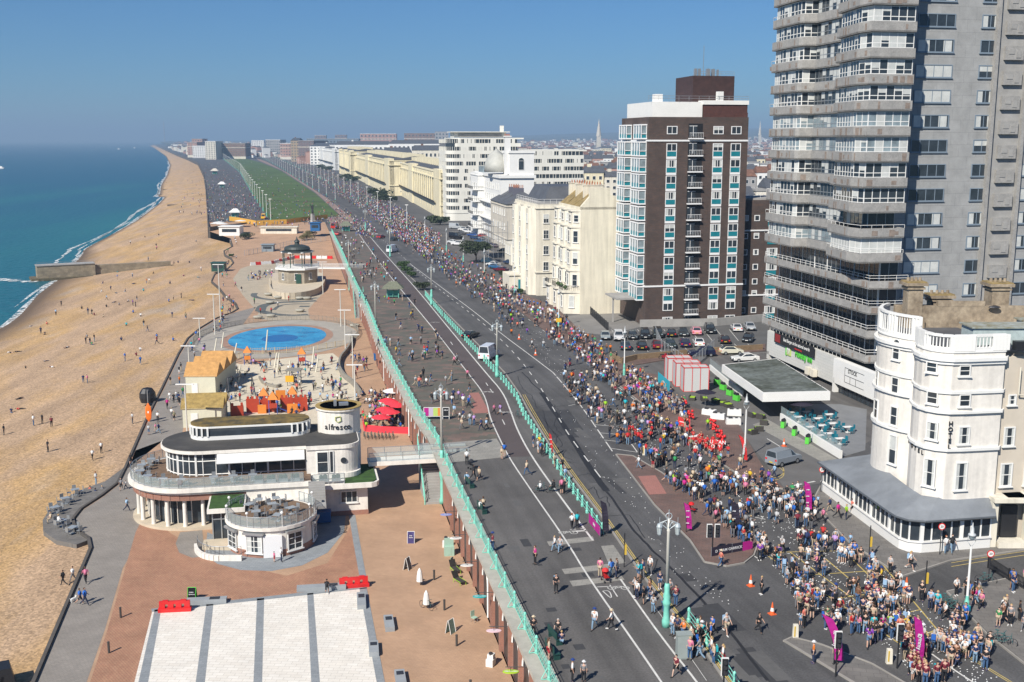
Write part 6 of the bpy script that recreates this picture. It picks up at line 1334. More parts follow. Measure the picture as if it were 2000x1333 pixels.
# yellow finish banners
mb = MB(); L = resample([Vector(atl(*p)[:2])  for p in [(448,432),(500,441),(560,438),(640,428)]],3); e = empty('banner_line','long yellow banner barrier across the foot of the lawn','banner')
zz = 5.5
for a,b_ in zip(L,L[1:]): mb.quad((a.x,a.y,zlow(a.y)+.1),(b_.x,b_.y,zlow(b_.y)+.1),(b_.x,b_.y,zlow(b_.y)+2.1),(a.x,a.y,zlow(a.y)+2.1)); mb.quad((a.x,a.y+.05,zlow(a.y)+.1),(a.x,a.y+.05,zlow(a.y)+1.5),(b_.x,b_.y+.05,zlow(b_.y)+1.5),(b_.x,b_.y+.05,zlow(b_.y)+.1))
mb.build('cloth',[M('banner_yellow',(.65,.36,.05),.7)],e); mb = MB(); [mb.tube((p.x,p.y,zlow(p.y)),(p.x,p.y,zlow(p.y)+1.6),.05,n=4) for p in L]; mb.build('frame',[STEEL],e)
X,Y = at(611,434,ZR); e = empty('memorial_statue','dark winged statue on a stone plinth at the lawn end','statue',(X,Y,ZR)); MB().lathe([(1.6,0),(1.6,.6),(1.1,.8),(.9,3.6),(1.1,3.8)],n=4).build('plinth',[CONC],e); MB().lathe([(.4,3.8),(.55,4.6),(.3,6.0),(.4,6.6),(.22,7.0),(.25,7.4),(.03,7.7)],n=8).add([(0,0,6.6),(-1.1,.3,8.4),(-.5,.2,5.6)],[(0,1,2),(2,1,0)]).add([(0,0,6.6),(.5,.3,8.0),(.4,.2,5.6)],[(0,1,2),(2,1,0)]).build('figure',[DARK],e)
# construction pen behind the bandstand
wh = M('white_plastic',(.72,.72,.70),.5); bar = MB().box((0,0,.25),(1.9,.5,.5)).box((0,0,.75),(1.8,.22,.5)).box((-.6,0,1.05),(.3,.2,.12)).box((.6,0,1.05),(.3,.2,.12)); bw_ = bar.mesh('water_barrier',[wh]); br_ = bar.mesh('water_barrier',[REDP])
def rowof(me2,pix,st,lab,grp,lower=True,h=0,nm='water_barrier',cat='barrier'):
 L = resample([Vector(atl(*p)[:2] if lower else at(*p,ZR)) for p in pix],st)
 for i,(a,b_) in enumerate(zip(L,L[1:])):
  d = b_-a; k_ = i % len(me2); o = put(nm,me2[k_],None,((a.x+b_.x)/2,(a.y+b_.y)/2,zlow(a.y) if lower else ZR),math.atan2(d.y,d.x)); tag(o,lab[k_],cat,grp)
rowof([bw_,br_,bw_],[(489,519),(530,516),(575,505),(650,506)],2.1,['white plastic water barrier in the pen behind the bandstand','red plastic water barrier in the pen behind the bandstand','white plastic water barrier in the pen behind the bandstand'],'plastic barriers behind the bandstand')
fence([atl(478,500)[:2],atl(520,492)[:2],atl(560,482)[:2],atl(645,470)[:2]],2.0,'steel mesh site fence behind the bandstand',STEEL,lambda p: zlow(p.y),name='site_fence',step=1.0)
fence([atl(537,549)[:2],atl(560,551)[:2],atl(600,549)[:2]],1.1,'steel cafe fence on the bandstand terrace',STEEL,z0,name='terrace_fence',step=.8)
# red barriers and benches by the white square
def water_barrier_big(px,py,rz,label):
 X,Y,_ = atl(px,py); e = empty('water_barrier',label,'barrier',(X,Y,0),rz); mb = MB()
 mb.box((0,0,.18),(2.9,.62,.36)); mb.box((0,0,.86),(2.7,.28,.26)); [mb.box((x,0,.56),(.5,.3,.5)) for x in (-1.1,-.35,.35,1.1)]; [mb.box((x,0,1.02),(.5,.24,.12)) for x in (-.8,.8)]; mb.build('shell',[REDP],e)
water_barrier_big(342,1194,.12,'red plastic water barrier at the left corner of the white square'); water_barrier_big(691,1147,.22,'red plastic water barrier at the right corner of the white square')
gs = M('grey_bench_stone',(.30,.32,.33),.8,.1,1)
for i,(px,py,l_,rz,lab) in enumerate(((404,1178,3.6,.12,'left along the top edge of the white square'),(628,1152,4.6,.15,'centre right along the top edge of the white square'),(706,1178,3.0,1.72,'below the right red barrier'),(730,1272,2.2,1.72,'lower on the right edge of the white square'),(760,1222,2.6,1.75,'alone on the tan paving right of the white square'),(782,1330,2.2,1.75,'cut by the bottom edge of the view'))):
 X,Y,_ = atl(px,py); e = empty('stone_bench','long grey block bench '+lab,'bench',(X,Y,0),rz); MB().box((0,0,.22),(l_,.8,.44)).build('seat',[gs],e); MB().box((l_*.2,0,.46),(l_*.25,.55,.04)).build('grille',[DARK],e)
bol = MB().lathe([(.10,0),(.10,.9),(.11,.92),(.11,1.0),(.03,1.04)],n=10).mesh('bollard',[M('weathered_iron',(.06,.055,.05),.6)])
for px,py,lab in ((236,1207,'beside the left grey path above its pair'),(213,1276,'beside the left grey path, lower of two'),(868,1192,'right of the wheelchair shaped rack'),(892,1262,'beside the sandwich board with flowers'),(919,1352,'cut by the bottom edge on the tan paving'),(848,1133,'top of the row on the tan paving')):
 X,Y,_ = atl(px,py); o = put('bollard',bol,None,(X,Y,0)); tag(o,'slim dark iron bollard '+lab,'bollard','iron bollards on the esplanade')
# ------------------------------------------------------------------ white corner hotel with veranda
HX,HY = 38.7,95.9
H = Bld('corner_hotel','white bow fronted corner hotel with black lettering and glazed veranda','building',HX,HY,0.0)
def hl(x,y): return (x-HX,y-HY)
bow1 = [hl(38.2,111.2)]+[hl(37.9-2.0*math.sin(t_)**.8,110.8-9.0*(i/12)) for i,t_ in enumerate([PI*(k+.001)/12.01 for k in range(13)])]
bow2 = [hl(37.6,101.3),hl(37.15,100.3),hl(36.95,99.1),hl(37.0,97.9),hl(37.35,96.9),hl(38.0,96.2),hl(38.9,95.85),hl(40.2,95.95)]
e1 = hl(43.8,96.55); e2 = hl(62,99.6)
main = bow1+bow2+[e1,hl(43.8,112)]
zt = lambda z: z-ZR
mb = MB(); mb.prism(main,0,zt(23.6)); H.part('wall',mb,[RENDERW])
mb = MB(); mb.prism([e1,(e1[0]+.05,e1[1]+.4),hl(62,99.9),hl(62,112),hl(43.9,112)],0,zt(22.9)); H.part('side_wall',mb,[M('warm_beige_render',(.60,.53,.43),.85,.06,.4)])
def off_poly(poly,d):
 out = []
 for i,p in enumerate(poly):
  a = Vector(poly[max(0,i-1)]); b_ = Vector(poly[min(len(poly)-1,i+1)]); t_ = (b_-a).normalized(); out.append((p[0]-(-t_.y)*d*-1*-1,p[1]-t_.x*d*-1*-1))
 return out
fr = bow1[1:]+bow2+[e1]
def out_(p,i,L,d):
 a = Vector(L[max(0,i-1)]); b_ = Vector(L[min(len(L)-1,i+1)]); t_ = (b_-a).normalized(); return (p[0]+t_.y*d,p[1]-t_.x*d)
def strip(z0,z1,d,L=fr):
 mb = MB(); o = [out_(p,i,L,d) for i,p in enumerate(L)]; mb.prism(o+[(p[0]*.9+1.2,p[1]*.9+.9) for p in L[::-1]],z0,z1); return mb
for z,h_,d in ((22.75,.3,.35),(22.45,.3,.18),(19.0-.6+1.4,.25,.15),(18.0,.22,.25),(14.55,.25,.22),(23.5,.12,.1)):
 H.part('cornice',strip(zt(z),zt(z+h_),d),[WHITE])
# parapet with balusters
def para(L,z0,z1,gaps):
 mb = MB(); pts = [Vector(p) for p in L]; mb.arc_wall(pts,z1-.22,z1,.35); mb.arc_wall(pts,z0,z0+.35,.35); R_ = resample(pts,.32)
 for i,p in enumerate(R_):
  f = i/len(R_)
  if any(a <= f <= b_ for a,b_ in gaps): mb.tube((p.x+.12,p.y+.1,z0+.3),(p.x+.12,p.y+.1,z1-.2),.07,.05,n=6)
  else: mb.box((p.x+.15,p.y+.12,(z0+z1)/2),(.32,.32,z1-z0-.1))
 return mb
H.part('parapet',para(fr[:13],zt(23.6),zt(25.8),[(.12,.3),(.4,.6),(.68,.9)]),[WHITE])
H.part('parapet',para(fr[13:],zt(23.6),zt(25.1),[(.34,.52),(.72,.86)]),[WHITE])
def wallpt(px,z,L=fr):
 best = None
 for a,b_ in zip(L,L[1:]):
  for k in range(21):
   t_ = k/20; x = a[0]+(b_[0]-a[0])*t_+HX; y = a[1]+(b_[1]-a[1])*t_+HY; q = abs(proj(x,y,z)[0]-px)
   if best is None or q < best[0]: d = Vector((b_[0]-a[0],b_[1]-a[1])).normalized(); best = (q,x-HX,y-HY,math.atan2(d.y,d.x))
 return best[1:]
for px,zz in ((1821,(22.05,19.3,16.3,12.4)),(1884,(21.9,19.2,16.0,12.2))):
 for z,(w_,h_) in zip(zz,((1.05,1.0),(1.05,1.15),(1.1,1.65),(1.15,2.6))):
  x,y,a_ = wallpt(px-(0 if z > 15 else 6),z); H.win(winmesh(w_,h_,1,2,WHITE,'dark' if h_ < 1.5 else 'curtain',fw=.1),x,y,zt(z),a_)
for px,k_ in ((1716,0),(1751,1)):
 for z,(w_,h_) in zip((23.0 if 0 else 22.1,18.9,15.9,12.6),((.95,1.5),(.95,1.6),(.95,1.9),(1.0,2.9))):
  x,y,a_ = wallpt(px-(22.1-z)*.7,z,fr[:13]); H.win(winmesh(w_,h_,1,2,WHITE,'half' if h_ > 2.5 else 'dark',fw=.1,arch=(z > 21)),x,y,zt(z),a_)
for px in (1961,2012):
 for z,(w_,h_) in zip((19.0,15.6,12.0),((.8,1.0),(1.1,1.8),(1.2,2.2))):
  q = e1[0]+(px-1945)/22.0+.4; H.win(winmesh(w_,h_,1,2,WHITE,'curtain',fw=.12),q,e1[1]+.35+(q-e1[0])*.165,zt(z),math.atan2(.165,1))
mb = MB(); mb.tube((e1[0]+1.6,e1[1]+.3,zt(22)),(e1[0]+1.6,e1[1]+.3,zt(19.5)),.07,n=6); mb.tube((e1[0]+1.6,e1[1]+.3,zt(19.5)),(e1[0]+3.2,e1[1]+.6,zt(19.3)),.06,n=6); mb.tube((e1[0]+3.2,e1[1]+.6,zt(19.3)),(e1[0]+3.2,e1[1]+.6,zt(11)),.07,n=6)
H.part('drainpipe',mb,[OFFW])
for ch_,q_,z_ in zip('HOTEL',(1776,1782,1788,1795,1802),(14.25,14.2,14.15,14.1,14.05)): x,y,a_ = wallpt(q_,z_,fr[12:]); text(ch_,.55,BLACK,H.e,(x+.05*math.sin(a_),y-.05*math.cos(a_),zt(z_)),(PI/2,0,a_),'letter',ext=.03)
for i,ch_ in enumerate('HOTEL'): x,y,a_ = wallpt(1853,15); text(ch_,.58,BLACK,H.e,(x-.02,y-.10,zt(17.1-i*.53)),(PI/2,0,a_),'letter',ext=.03)
# chimneys and roof
ST = M('weathered_stucco',(.30,.23,.155),.9,.35,.7,col2=(.38,.31,.22),scale2=3,var2=.2)
H.part('roof',MB().prism([(p[0]*.92+.6,p[1]*.92+.5) for p in main],zt(23.6),zt(23.75)),[SLATE])
for (x,y,w_,d_,h_,lab) in ((.9,12.6,1.45,1.5,4.2,0),(4.2,14.4,2.0,1.2,2.7,1),(9.6,13.6,1.7,1.9,4.0,2)):
 mb = MB(); mb.box((x,y,zt(23.7)+h_/2),(w_,d_,h_)); mb.box((x,y,zt(23.7)+h_+.15),(w_+.7,d_+.6,.3)); mb.box((x,y,zt(23.7)+h_-.25),(w_+.3,d_+.3,.2)); mb.box((x,y,zt(23.7)+h_*.1),(w_+.5,d_+.5,h_*.2)); c_ = H.part('chimney',mb,[ST])
 mb = MB(); mb.box((x,y,zt(23.7)+h_+.36),(w_+.5,d_+.4,.12)); mb.build('lichen_cap',[LICHEN],c_); mb = MB(); [mb.tube((x-w_*.4+q*w_*.27,y,zt(23.7)+h_+.4),(x-w_*.4+q*w_*.27,y,zt(23.7)+h_+.75),.17,.14,n=8) for q in range(4)]; mb.build('chimney_pot',[ST],c_)
mb = MB(); mb.box((7,12.2,zt(24.7)),(11,.5,2.4)); mb.box((2.4,14.8,zt(24.6)),(5,.5,2.0)); mb.box((5.5,12.2,zt(26.1)),(4.6,.55,.5)); H.part('roof_wall',mb,[ST])
mb = MB(); mb.box((5.4,3.2,zt(24.6)),(5.6,2.6,1.6)); mb.box((5.4,3.2,zt(25.45)),(6,3,.12),1); mb.box((11.2,5.2,zt(24.6)),(5,3.4,1.7)); mb.box((11.2,5.2,zt(25.5)),(5.4,3.8,.12),1); mb.box((7.2,.9,zt(24)),(2.6,.8,.8),2); H.part('tank_room',mb,[M('pale_metal_sheet',(.40,.47,.46),.5,.15,2),M('lichen_metal',(.34,.30,.16),.9,.4,1.2,col2=(.38,.42,.40)),BLACK])
mb = MB(); mb.lathe([(.62,0),(.5,.12),(.1,.22)],(8.6,11.6,zt(25.8)),14,sy=.5); H.part('satellite_dish',mb,[DARK])
# veranda
VB = [hl(38.4,112.9),hl(32.5,112.6),hl(34.85,97.3),hl(35.0,96.1),hl(35.5,95.3),hl(36.6,95.2),hl(43.4,97.3)] if 0 else [hl(38.4,113.2),hl(32.6,112.2),hl(34.75,97.3),hl(34.95,96.2),hl(35.5,95.4),hl(36.6,95.1),hl(43.3,96.4)]
vb = [(p[0],p[1]-.0) for p in VB]; vf = VB[1:]
VB2 = [(p[0],p[1]-.9 if p[1] < 3 else p[1]) for p in VB]; vf = VB2[1:]
mb = MB(); mb.prism(VB2+[hl(43.3,97.5),hl(41,97.5),hl(39,99)],0,1.05); mb.prism([out_(p,i,vf,.12) for i,p in enumerate(vf)]+[hl(43.3,97.6),hl(39,100),hl(38.4,113)],1.05,1.18); H.part('veranda_wall',mb,[WHITE])
ing = [out_(p,i,vf,-.15) for i,p in enumerate(vf)]
mb = MB(); L = [Vector(p) for p in ing]; mb.arc_wall(L,1.18,3.1,.04); H.part('veranda_glass',mb,[GLASS])
mb = MB(); R_ = resample([Vector(p) for p in ing],.95)
for i,p in enumerate(R_): mb.box((p.x,p.y,2.15),(.13 if i % 4 else .34,.13 if i % 4 else .34,2.0))
for a,b_ in zip(L,L[1:]): mb.tube((a.x,a.y,3.1),(b_.x,b_.y,3.1),.13,n=4)
H.part('veranda_frames',mb,[WHITE])
eo = [out_(p,i,vf,.55) for i,p in enumerate(vf)];
mb = MB(); inn_z = 4.9; inner = [hl(38.2,112.8),hl(37.7,110.3),hl(36.6,104),hl(36.9,99),hl(37.2,96.6),hl(38.4,95.95),hl(43.9,96.8)]
inner = inner[1:]; eo = eo[:6]
k = len(eo)
mb.add([(p[0],p[1],3.25) for p in eo]+[(p[0],p[1],inn_z-.2) for p in inner],[(i,i+1,k+i+1,k+i) for i in range(k-1)]); mb.add([(eo[0][0],eo[0][1],3.25),(inner[0][0],inner[0][1],inn_z-.2),hl(38.4,113.4)+(3.6,)],[(0,1,2)])
H.part('veranda_roof',mb,[M('lead_roof',(.20,.215,.23),.55,.18,.35,bump=.3,bscale=3)]); mb = MB();
for a,b_ in zip(eo,eo[1:]): mb.tube((a[0],a[1],3.2),(b_[0],b_[1],3.2),.11,n=4)
H.part('gutter',mb,[M('dark_lead',(.08,.09,.10),.5)])
mb = MB(); mb.box((5.0+1.2,.35,4.6),(3.2,2.2,.35)); mb.box((8.5,.9,4.6),(5,2.2,.35)); [mb.box((x,-.2+x*.16-.6,2.2),(.55,.55,4.4)) for x in (4.9,8.2)]; mb.box((6.6,.2,.3),(2.6,1.6,.6)); H.part('porch',mb,[OFFW])
mb = MB(); mb.box((e1[0]+1.6,e1[1]+.28,2.2),(1.4,.3,3.0)); mb.box((e1[0]+4.4,e1[1]+.7,2.4),(2.2,.3,3.4)); H.part('doorway',mb,[BLACK])
H.done()
MAG = M('magenta_cloth',(.42,.01,.22),.7,.06,1); RDC = M('red_cloth',(.62,.03,.03),.7,.06,1); BKC = M('black_cloth',(.02,.015,.03),.7,.1,1); WTX = M('white_print',(.75,.75,.75),.7)
# ------------------------------------------------------------------ vehicles
def car_parts(kind):
 """meshes of one car, nose towards -y"""
 L_,W_,Hh_,prof,cab = {
  'hatch': (4.0,1.74,1.47,[(-2.0,.35),(-2.0,.62),(-1.85,.80),(-.95,.95),(1.85,1.0),(2.0,.75),(1.98,.35)],[(-1.05,.92),(-.35,1.42),(1.15,1.47),(1.85,1.0)]),
  'saloon': (4.5,1.76,1.42,[(-2.25,.35),(-2.25,.62),(-2.1,.78),(-1.0,.92),(1.5,.97),(2.2,.93),(2.27,.35)],[(-1.05,.90),(-.25,1.36),(.85,1.42),(1.65,.97)]),
  'suv': (4.5,1.86,1.72,[(-2.25,.4),(-2.25,.8),(-2.1,.98),(-1.1,1.08),(2.15,1.12),(2.25,.8),(2.22,.4)],[(-1.15,1.05),(-.45,1.66),(1.7,1.72),(2.15,1.12)]),
  'van': (5.6,2.0,2.5,[(-2.8,.4),(-2.8,.85),(-2.6,1.15),(-2.0,1.25),(2.8,1.3),(2.82,.4)],[(-2.05,1.2),(-1.35,2.25),(-.9,2.5),(2.78,2.5),(2.8,1.3)]),
  'smallvan': (4.3,1.8,1.85,[(-2.15,.38),(-2.15,.75),(-1.95,.95),(-1.2,1.05),(2.15,1.1),(2.15,.38)],[(-1.25,1.02),(-.55,1.75),(-.2,1.85),(2.1,1.82),(2.15,1.1)])}[kind]
 w_ = W_/2; out = {}
 mb = MB(); n = len(prof); lat = [(-w_,.93),(-w_*.97,1.0),(w_*.97,1.0),(w_,.93)]
 vs = []
 for x,s_ in lat: vs += [(x,y*(.985 if s_ < 1 else 1),.35+(z-.35)*s_) for y,z in prof]
 fs = [(j*n+i,(j+1)*n+i,(j+1)*n+(i+1) % n,j*n+(i+1) % n) for j in range(3) for i in range(n)]+[tuple(range(n))[::-1],tuple(range(3*n,4*n))]
 fs = [tuple(f[::-1]) for f in fs]; mb.add(vs,fs); m = len(cab)
 vs = []
 for s_ in (-1,1): vs += [(s_*(w_*.95 if z < cab[0][1]+.12 else w_*.76),y,z) for y,z in cab]
 mb.add(vs,[(i,i+1,m+i+1,m+i) for i in range(m-1)]+[tuple(range(m))[::-1],tuple(range(m,2*m))]); mb.box((0,-prof[0][1]*0-L_/2-.02,.45),(W_*.9,.06,.2),1); out['body'] = mb.mesh('body',[CARP,BLACK])
 def inset(pts,f=.86):
  c = sum((Vector(p) for p in pts),Vector((0,0,0)))/len(pts); return [c+(Vector(p)-c)*f for p in pts]
 def pane(nm,pts,nrm,f=.86): q = [p+Vector(nrm)*.02 for p in inset(pts,f)]; mb = MB(); mb.add(q,[tuple(range(len(q)))]); out.setdefault(nm,[]).append(mb.mesh('window' if nm != 'windscreen' else 'windscreen',[GLASS]))
 c0,c1,cl,ce = cab[0],cab[1],cab[-2],cab[-1]; a,t_ = w_*.95,w_*.76
 pane('windscreen',[(-a,c0[0],c0[1]),(a,c0[0],c0[1]),(t_,c1[0],c1[1]),(-t_,c1[0],c1[1])],(0,-.6,.8)); pane('rear',[(a,ce[0],ce[1]),(-a,ce[0],ce[1]),(-t_,cl[0],cl[1]),(t_,cl[0],cl[1])],(0,.8,.5))
 endy = ce[0] if kind not in ('van','smallvan') else -.3
 for s_ in (-1,1):
  q = [(s_*a,c0[0]+.15,c0[1]+.04),(s_*t_,c1[0]+.1,c1[1]-.05),(s_*t_,(cl[0] if endy > 0 else endy),cl[1]-.06),(s_*a,endy-.1,ce[1]+.03)]; q = q if s_ > 0 else q[::-1]; pane('side',q,(s_,0,.35),.9)
 wh = MB(); wh.tube((-.11,0,0),(.11,0,0),.32,n=14); tyre = wh.mesh('wheel',[BLACK]); rm = MB(); rm.tube((-.12,0,0),(.12,0,0),.19,n=10); rim = rm.mesh('rim',[STEEL])
 out['wheel'] = (tyre,rim,[(s_*(w_-.08),y,.32) for s_ in (-1,1) for y in (-L_*.31,L_*.31)])
 hl_ = MB().box((0,0,0),(.34,.06,.16)).mesh('headlight',[GLASSB]); tl = MB().box((0,0,0),(.26,.06,.2)).mesh('tail_light',[REDP])
 out['lights'] = (hl_,tl,[(s_*w_*.72,prof[1][0]+.02,prof[1][1]+.02) for s_ in (-1,1)],[(s_*w_*.78,-prof[1][0]-.01,prof[1][1]+.12) for s_ in (-1,1)])
 pl = MB().box((0,0,0),(.5,.04,.12)); out['plate'] = (pl.mesh('number_plate',[M('plate_yellow',(.6,.45,.05),.5)]),pl.mesh('number_plate',[WHITE]),L_/2)
 return out
CK = {k_: car_parts(k_) for k_ in ('hatch','saloon','suv','van','smallvan')}
def car(kind,px,py,col,rz,label,name='parked_car',cat='car',group='parked cars',scale=1.0,roof=None):
 X,Y = at(px,py,ZR); k = CK[kind]; e = empty(name,label,cat,(X,Y,ZR+.01),rz,group); e.scale = (scale,)*3
 put('body',k['body'],e,color=col); put('windscreen',k['windscreen'][0],e); put('rear_window',k['rear'][0],e)
 for m in k['side']: put('side_window',m,e)
 if roof: MB().box((0,.5,1.46 if kind == 'hatch' else 1.7),(1.25,1.7,.04)).build('roof_panel',[BLACK],e)
 ty,ri,P_ = k['wheel']
 for p in P_: o = put('wheel',ty,e,p); put('rim',ri,o)
 h_,t_,A,B_ = k['lights']
 for p in A: put('headlight',h_,e,p)
 for p in B_: put('tail_light',t_,e,p)
 y_,w2,L2 = k['plate']; put('number_plate',y_,e,(0,L2+.02,.55)); put('number_plate',w2,e,(0,-L2-.04,.5))
 return e
def farcar_mesh(kind):
 k = CK[kind]; mb = MB();
 for me,mi in ((k['body'],0),(k['windscreen'][0],1),(k['rear'][0],1),(k['side'][0],1),(k['side'][1],1)): mb.add([tuple(v.co) for v in me.vertices],[tuple(p.vertices) for p in me.polygons],mi)
 for p in k['wheel'][2]: mb.tube((p[0]-.1,p[1],p[2]),(p[0]+.1,p[1],p[2]),.32,n=8,mi=2)
 return mb.mesh('parked_car',[CARP,GLASS,BLACK])
FC = {k_: farcar_mesh(k_) for k_ in CK}
A_ = UD
blk = (.012,.012,.014);
for kind,px,py,col,rz,lab in (('suv',1208,664,(.6,.6,.6),0,'white suv, back row, left end of the car park'),('saloon',1182,662,(.22,.26,.28),0,'grey blue saloon by the railings left of the white suv'),('saloon',1235,661,blk,0,'black saloon next to the white suv in the back row'),('suv',1259,660,blk,0,'big black estate, third from left in the back row'),('suv',1284,658,(.015,.02,.018),0,'black suv below the brick tower corner'),
  ('hatch',1310,657,blk,PI,'black hatchback parked tail out left of a dark grey car'),('saloon',1334,655,(.03,.035,.04),0,'dark grey car immediately left of the pink car'),('hatch',1359,653,(.75,.32,.38),PI,'pink retro car in the car park back row'),('suv',1386,650,blk,0,'black car immediately right of the pink car'),('saloon',1438,646,(.7,.7,.7),PI,'white coupe against the brick tower wall'),('saloon',1464,644,(.40,.42,.44),0,'silver car right of the white coupe'),
  ('hatch',1221,682,(.03,.05,.08),PI,'dark blue car at the left end of the front row'),('hatch',1253,682,blk,PI,'black hatchback in the front row left of the dark red one'),('hatch',1283,680,(.13,.01,.02),PI,'dark red hatchback in the front row'),('saloon',1309,678,(.015,.03,.03),0,'dark green saloon right of the dark red hatchback'),('saloon',1337,676,(.03,.02,.07),PI,'dark purple saloon left of the white saloon'),('saloon',1364,675,(.75,.75,.74),PI,'white saloon in the front row of the car park'),('hatch',1414,670,(.03,.015,.015),PI,'black hatchback with red tail lights alone in the front row'),('hatch',1461,667,blk,-.3,'black hatchback at the right end of the front row'),
  ('suv',1370,696,(.008,.012,.045),-PI/2+.12,'navy people carrier parked along the side road wall'),('hatch',1428,692,(.66,.64,.52),PI/2+.12,'cream hatchback with black roof on the side road'),('saloon',1455,706,(.72,.72,.70),-PI/2+.15,'white saloon beside the mossy hotel canopy')):
 car(kind,px,py,col,(rz-.05 if abs(rz) < .5 or rz == PI else rz),lab,roof='cream' in lab)
car('smallvan',1530,906,(.25,.28,.31),2.2,'grey small van standing at the junction by the cones','parked_van','van'); car('van',955,700,(.72,.73,.74),2.84,'white panel van driving down the open road','delivery_van','van','traffic on the open road'); car('saloon',919,660,(.01,.01,.012),PI-.42,'black saloon on the open road behind the white van','moving_car','car','traffic on the open road')
def farcar(kind,px,py,col,rz,label,cat='car',group='cars in the far car parks'):
 X,Y = at(px,py,ZR); o = put('parked_car',FC[kind],None,(X,Y,ZR+.01),rz,col); return tag(o,label,cat,group)
farcar('van',767,493,(.72,.73,.74),PI-.35,'white van further up the open road','van','traffic on the open road'); farcar('saloon',770,470,(.02,.03,.03),PI-.35,'dark car ahead of the farther white van','car','traffic on the open road'); farcar('hatch',744,466,(.35,.02,.02),PI-.4,'red car on the open road among the crowd','car','traffic on the open road')
farcar('van',655,447,(.5,.03,.02),PI-.2,'red truck parked on the promenade by the pale green kiosk','truck','red vehicles on the promenade'); farcar('hatch',660,460,(.45,.02,.02),PI-.2,'red car behind the red truck on the promenade','car','red vehicles on the promenade'); farcar('van',515,428,(.7,.40,.02),.1,'yellow van at the foot of the lawn','van','vehicles by the lawn')
fc = [(111,240,'van',(.35,.37,.38)),(190,262,'suv',(.62,.62,.6)),(240,285,'suv',(.65,.65,.65)),(285,318,'hatch',(.03,.08,.25)),(320,350,'saloon',(.02,.05,.12)),(370,385,'saloon',(.05,.09,.16)),(430,405,'saloon',(.02,.02,.03)),(500,435,'saloon',(.05,.02,.06)),(85,395,'saloon',(.6,.62,.62)),(130,415,'suv',(.7,.7,.7)),(110,345,'van',(.012,.012,.014)),(620,495,'suv',(.012,.015,.015)),(690,535,'saloon',(.03,.035,.04)),(765,580,'saloon',(.62,.62,.6)),(690,612,'saloon',(.02,.04,.09)),(790,650,'saloon',(.04,.045,.05)),(455,605,'suv',(.02,.05,.08)),(505,632,'saloon',(.62,.62,.6)),(530,660,'hatch',(.02,.1,.22)),(585,690,'saloon',(.12,.01,.02)),(400,330,'hatch',(.3,.04,.03)),(160,300,'saloon',(.08,.08,.09))]
cn_ = lambda c: min((('white',(.66,)*3),('black',(.015,)*3),('dark blue',(.02,.05,.12)),('bright blue',(.03,.1,.25)),('grey',(.3,)*3),('dark red',(.13,.015,.02)),('charcoal',(.05,)*3),('red',(.3,.04,.03))),key=lambda q: sum((a-b)**2 for a,b in zip(q[1],c)))[0]
for i,(x,y,k_,c_) in enumerate(fc): farcar(k_,870+x*.185,403+y*.185,c_,(.9 if i % 3 else 1.2)+(PI if i % 2 else 0),cn_(c_)+' '+{'van': 'van','suv': 'large car','hatch': 'hatchback','saloon': 'saloon'}[k_]+' in the car park before the cream terrace houses')
def moto(px,py,rz,label,col):
 X,Y = at(px,py,ZR); e = empty('motorcycle',label,'motorcycle',(X,Y,ZR),rz,'motorcycles')
 for y in (-.7,.7): o = MB(); [o.tube((-.0,y+.3*math.cos(a_),.33+.3*math.sin(a_)),(0,y+.3*math.cos(a_+.55),.33+.3*math.sin(a_+.55)),.06,n=5) for a_ in [k*.55 for k in range(12)]]; o.build('wheel',[BLACK],e)
 MB().box((0,0,.6),(.35,.9,.4)).ball((0,-.15,.9),.25,8).box((0,.45,.85),(.3,.6,.16),1).build('body',[M('moto_'+col,{'red': (.25,.01,.02),'black': (.02,.02,.02)}[col],.3),BLACK],e); MB().tube((-.4,-.5,1.1),(.4,-.5,1.1),.03,n=5).tube((0,-.7,.35),(0,-.45,1.1),.05,n=5).build('handlebar',[STEEL],e)
moto(1298,703,1.2,'dark red motorcycle parked at the side road kerb','red'); moto(1309,701,1.3,'black motorcycle with chrome wheels next to the dark red one','black')
def bicycle(px,py,rz,label,low=False,group='bicycles'):
 X,Y = at(px,py,0 if low else ZR); e = empty('bicycle',label,'bicycle',(X,Y,0 if low else ZR),rz,group); return bike_parts(e)
BW = MB(); [BW.tube((0,.34*math.cos(a_),.34+.34*math.sin(a_)),(0,.34*math.cos(a_+.45),.34+.34*math.sin(a_+.45)),.022,n=4) for a_ in [k*.45 for k in range(14)]]; BWm = BW.mesh('wheel',[BLACK])
BF = MB(); [BF.tube(a,b_,.025,n=5) for a,b_ in (((0,-.52,.34),(0,-.38,.9)),((0,-.38,.8),(0,.1,.75)),((0,-.4,.7),(0,.05,.34)),((0,.05,.34),(0,.15,.9)),((0,.05,.34),(0,.52,.34)),((0,.12,.78),(0,.52,.34)),((-.25,-.42,.98),(.25,-.42,.98)))]; BF.box((0,.15,.93),(.14,.26,.06)); BFm = BF.mesh('frame',[M('bike_frame',(.05,.12,.12),.4)])
def bike_parts(e):
 put('wheel',BWm,e,(0,-.52,0)); put('wheel',BWm,e,(0,.52,0)); put('frame',BFm,e); return e
for i,(px,py,rz) in enumerate(((1838,1188,1.2),(1848,1182,.9),(1858,1192,1.3),(1868,1196,1.0),(1950,1255,.8),(1962,1262,1.1),(1925,1140,1.2))): bicycle(px,py,rz,'parked bicycle in the jumble by the white lantern lamp' if i < 4 else ('parked bicycle against the black railings' if i < 6 else 'bicycle leaning on a post at the far footway'))
for i in range(9): bicycle(712+i*7,856+(i % 2)*2,.3,'red cafe bicycle in the rack below the red umbrellas',True,'bicycles in the cafe rack')
bicycle(1055,962,1.9,'bicycle ridden along the lane by a person in white',group='ridden bicycles'); bicycle(1081,962,1.9,'bicycle ridden along the lane by a person in black',group='ridden bicycles')
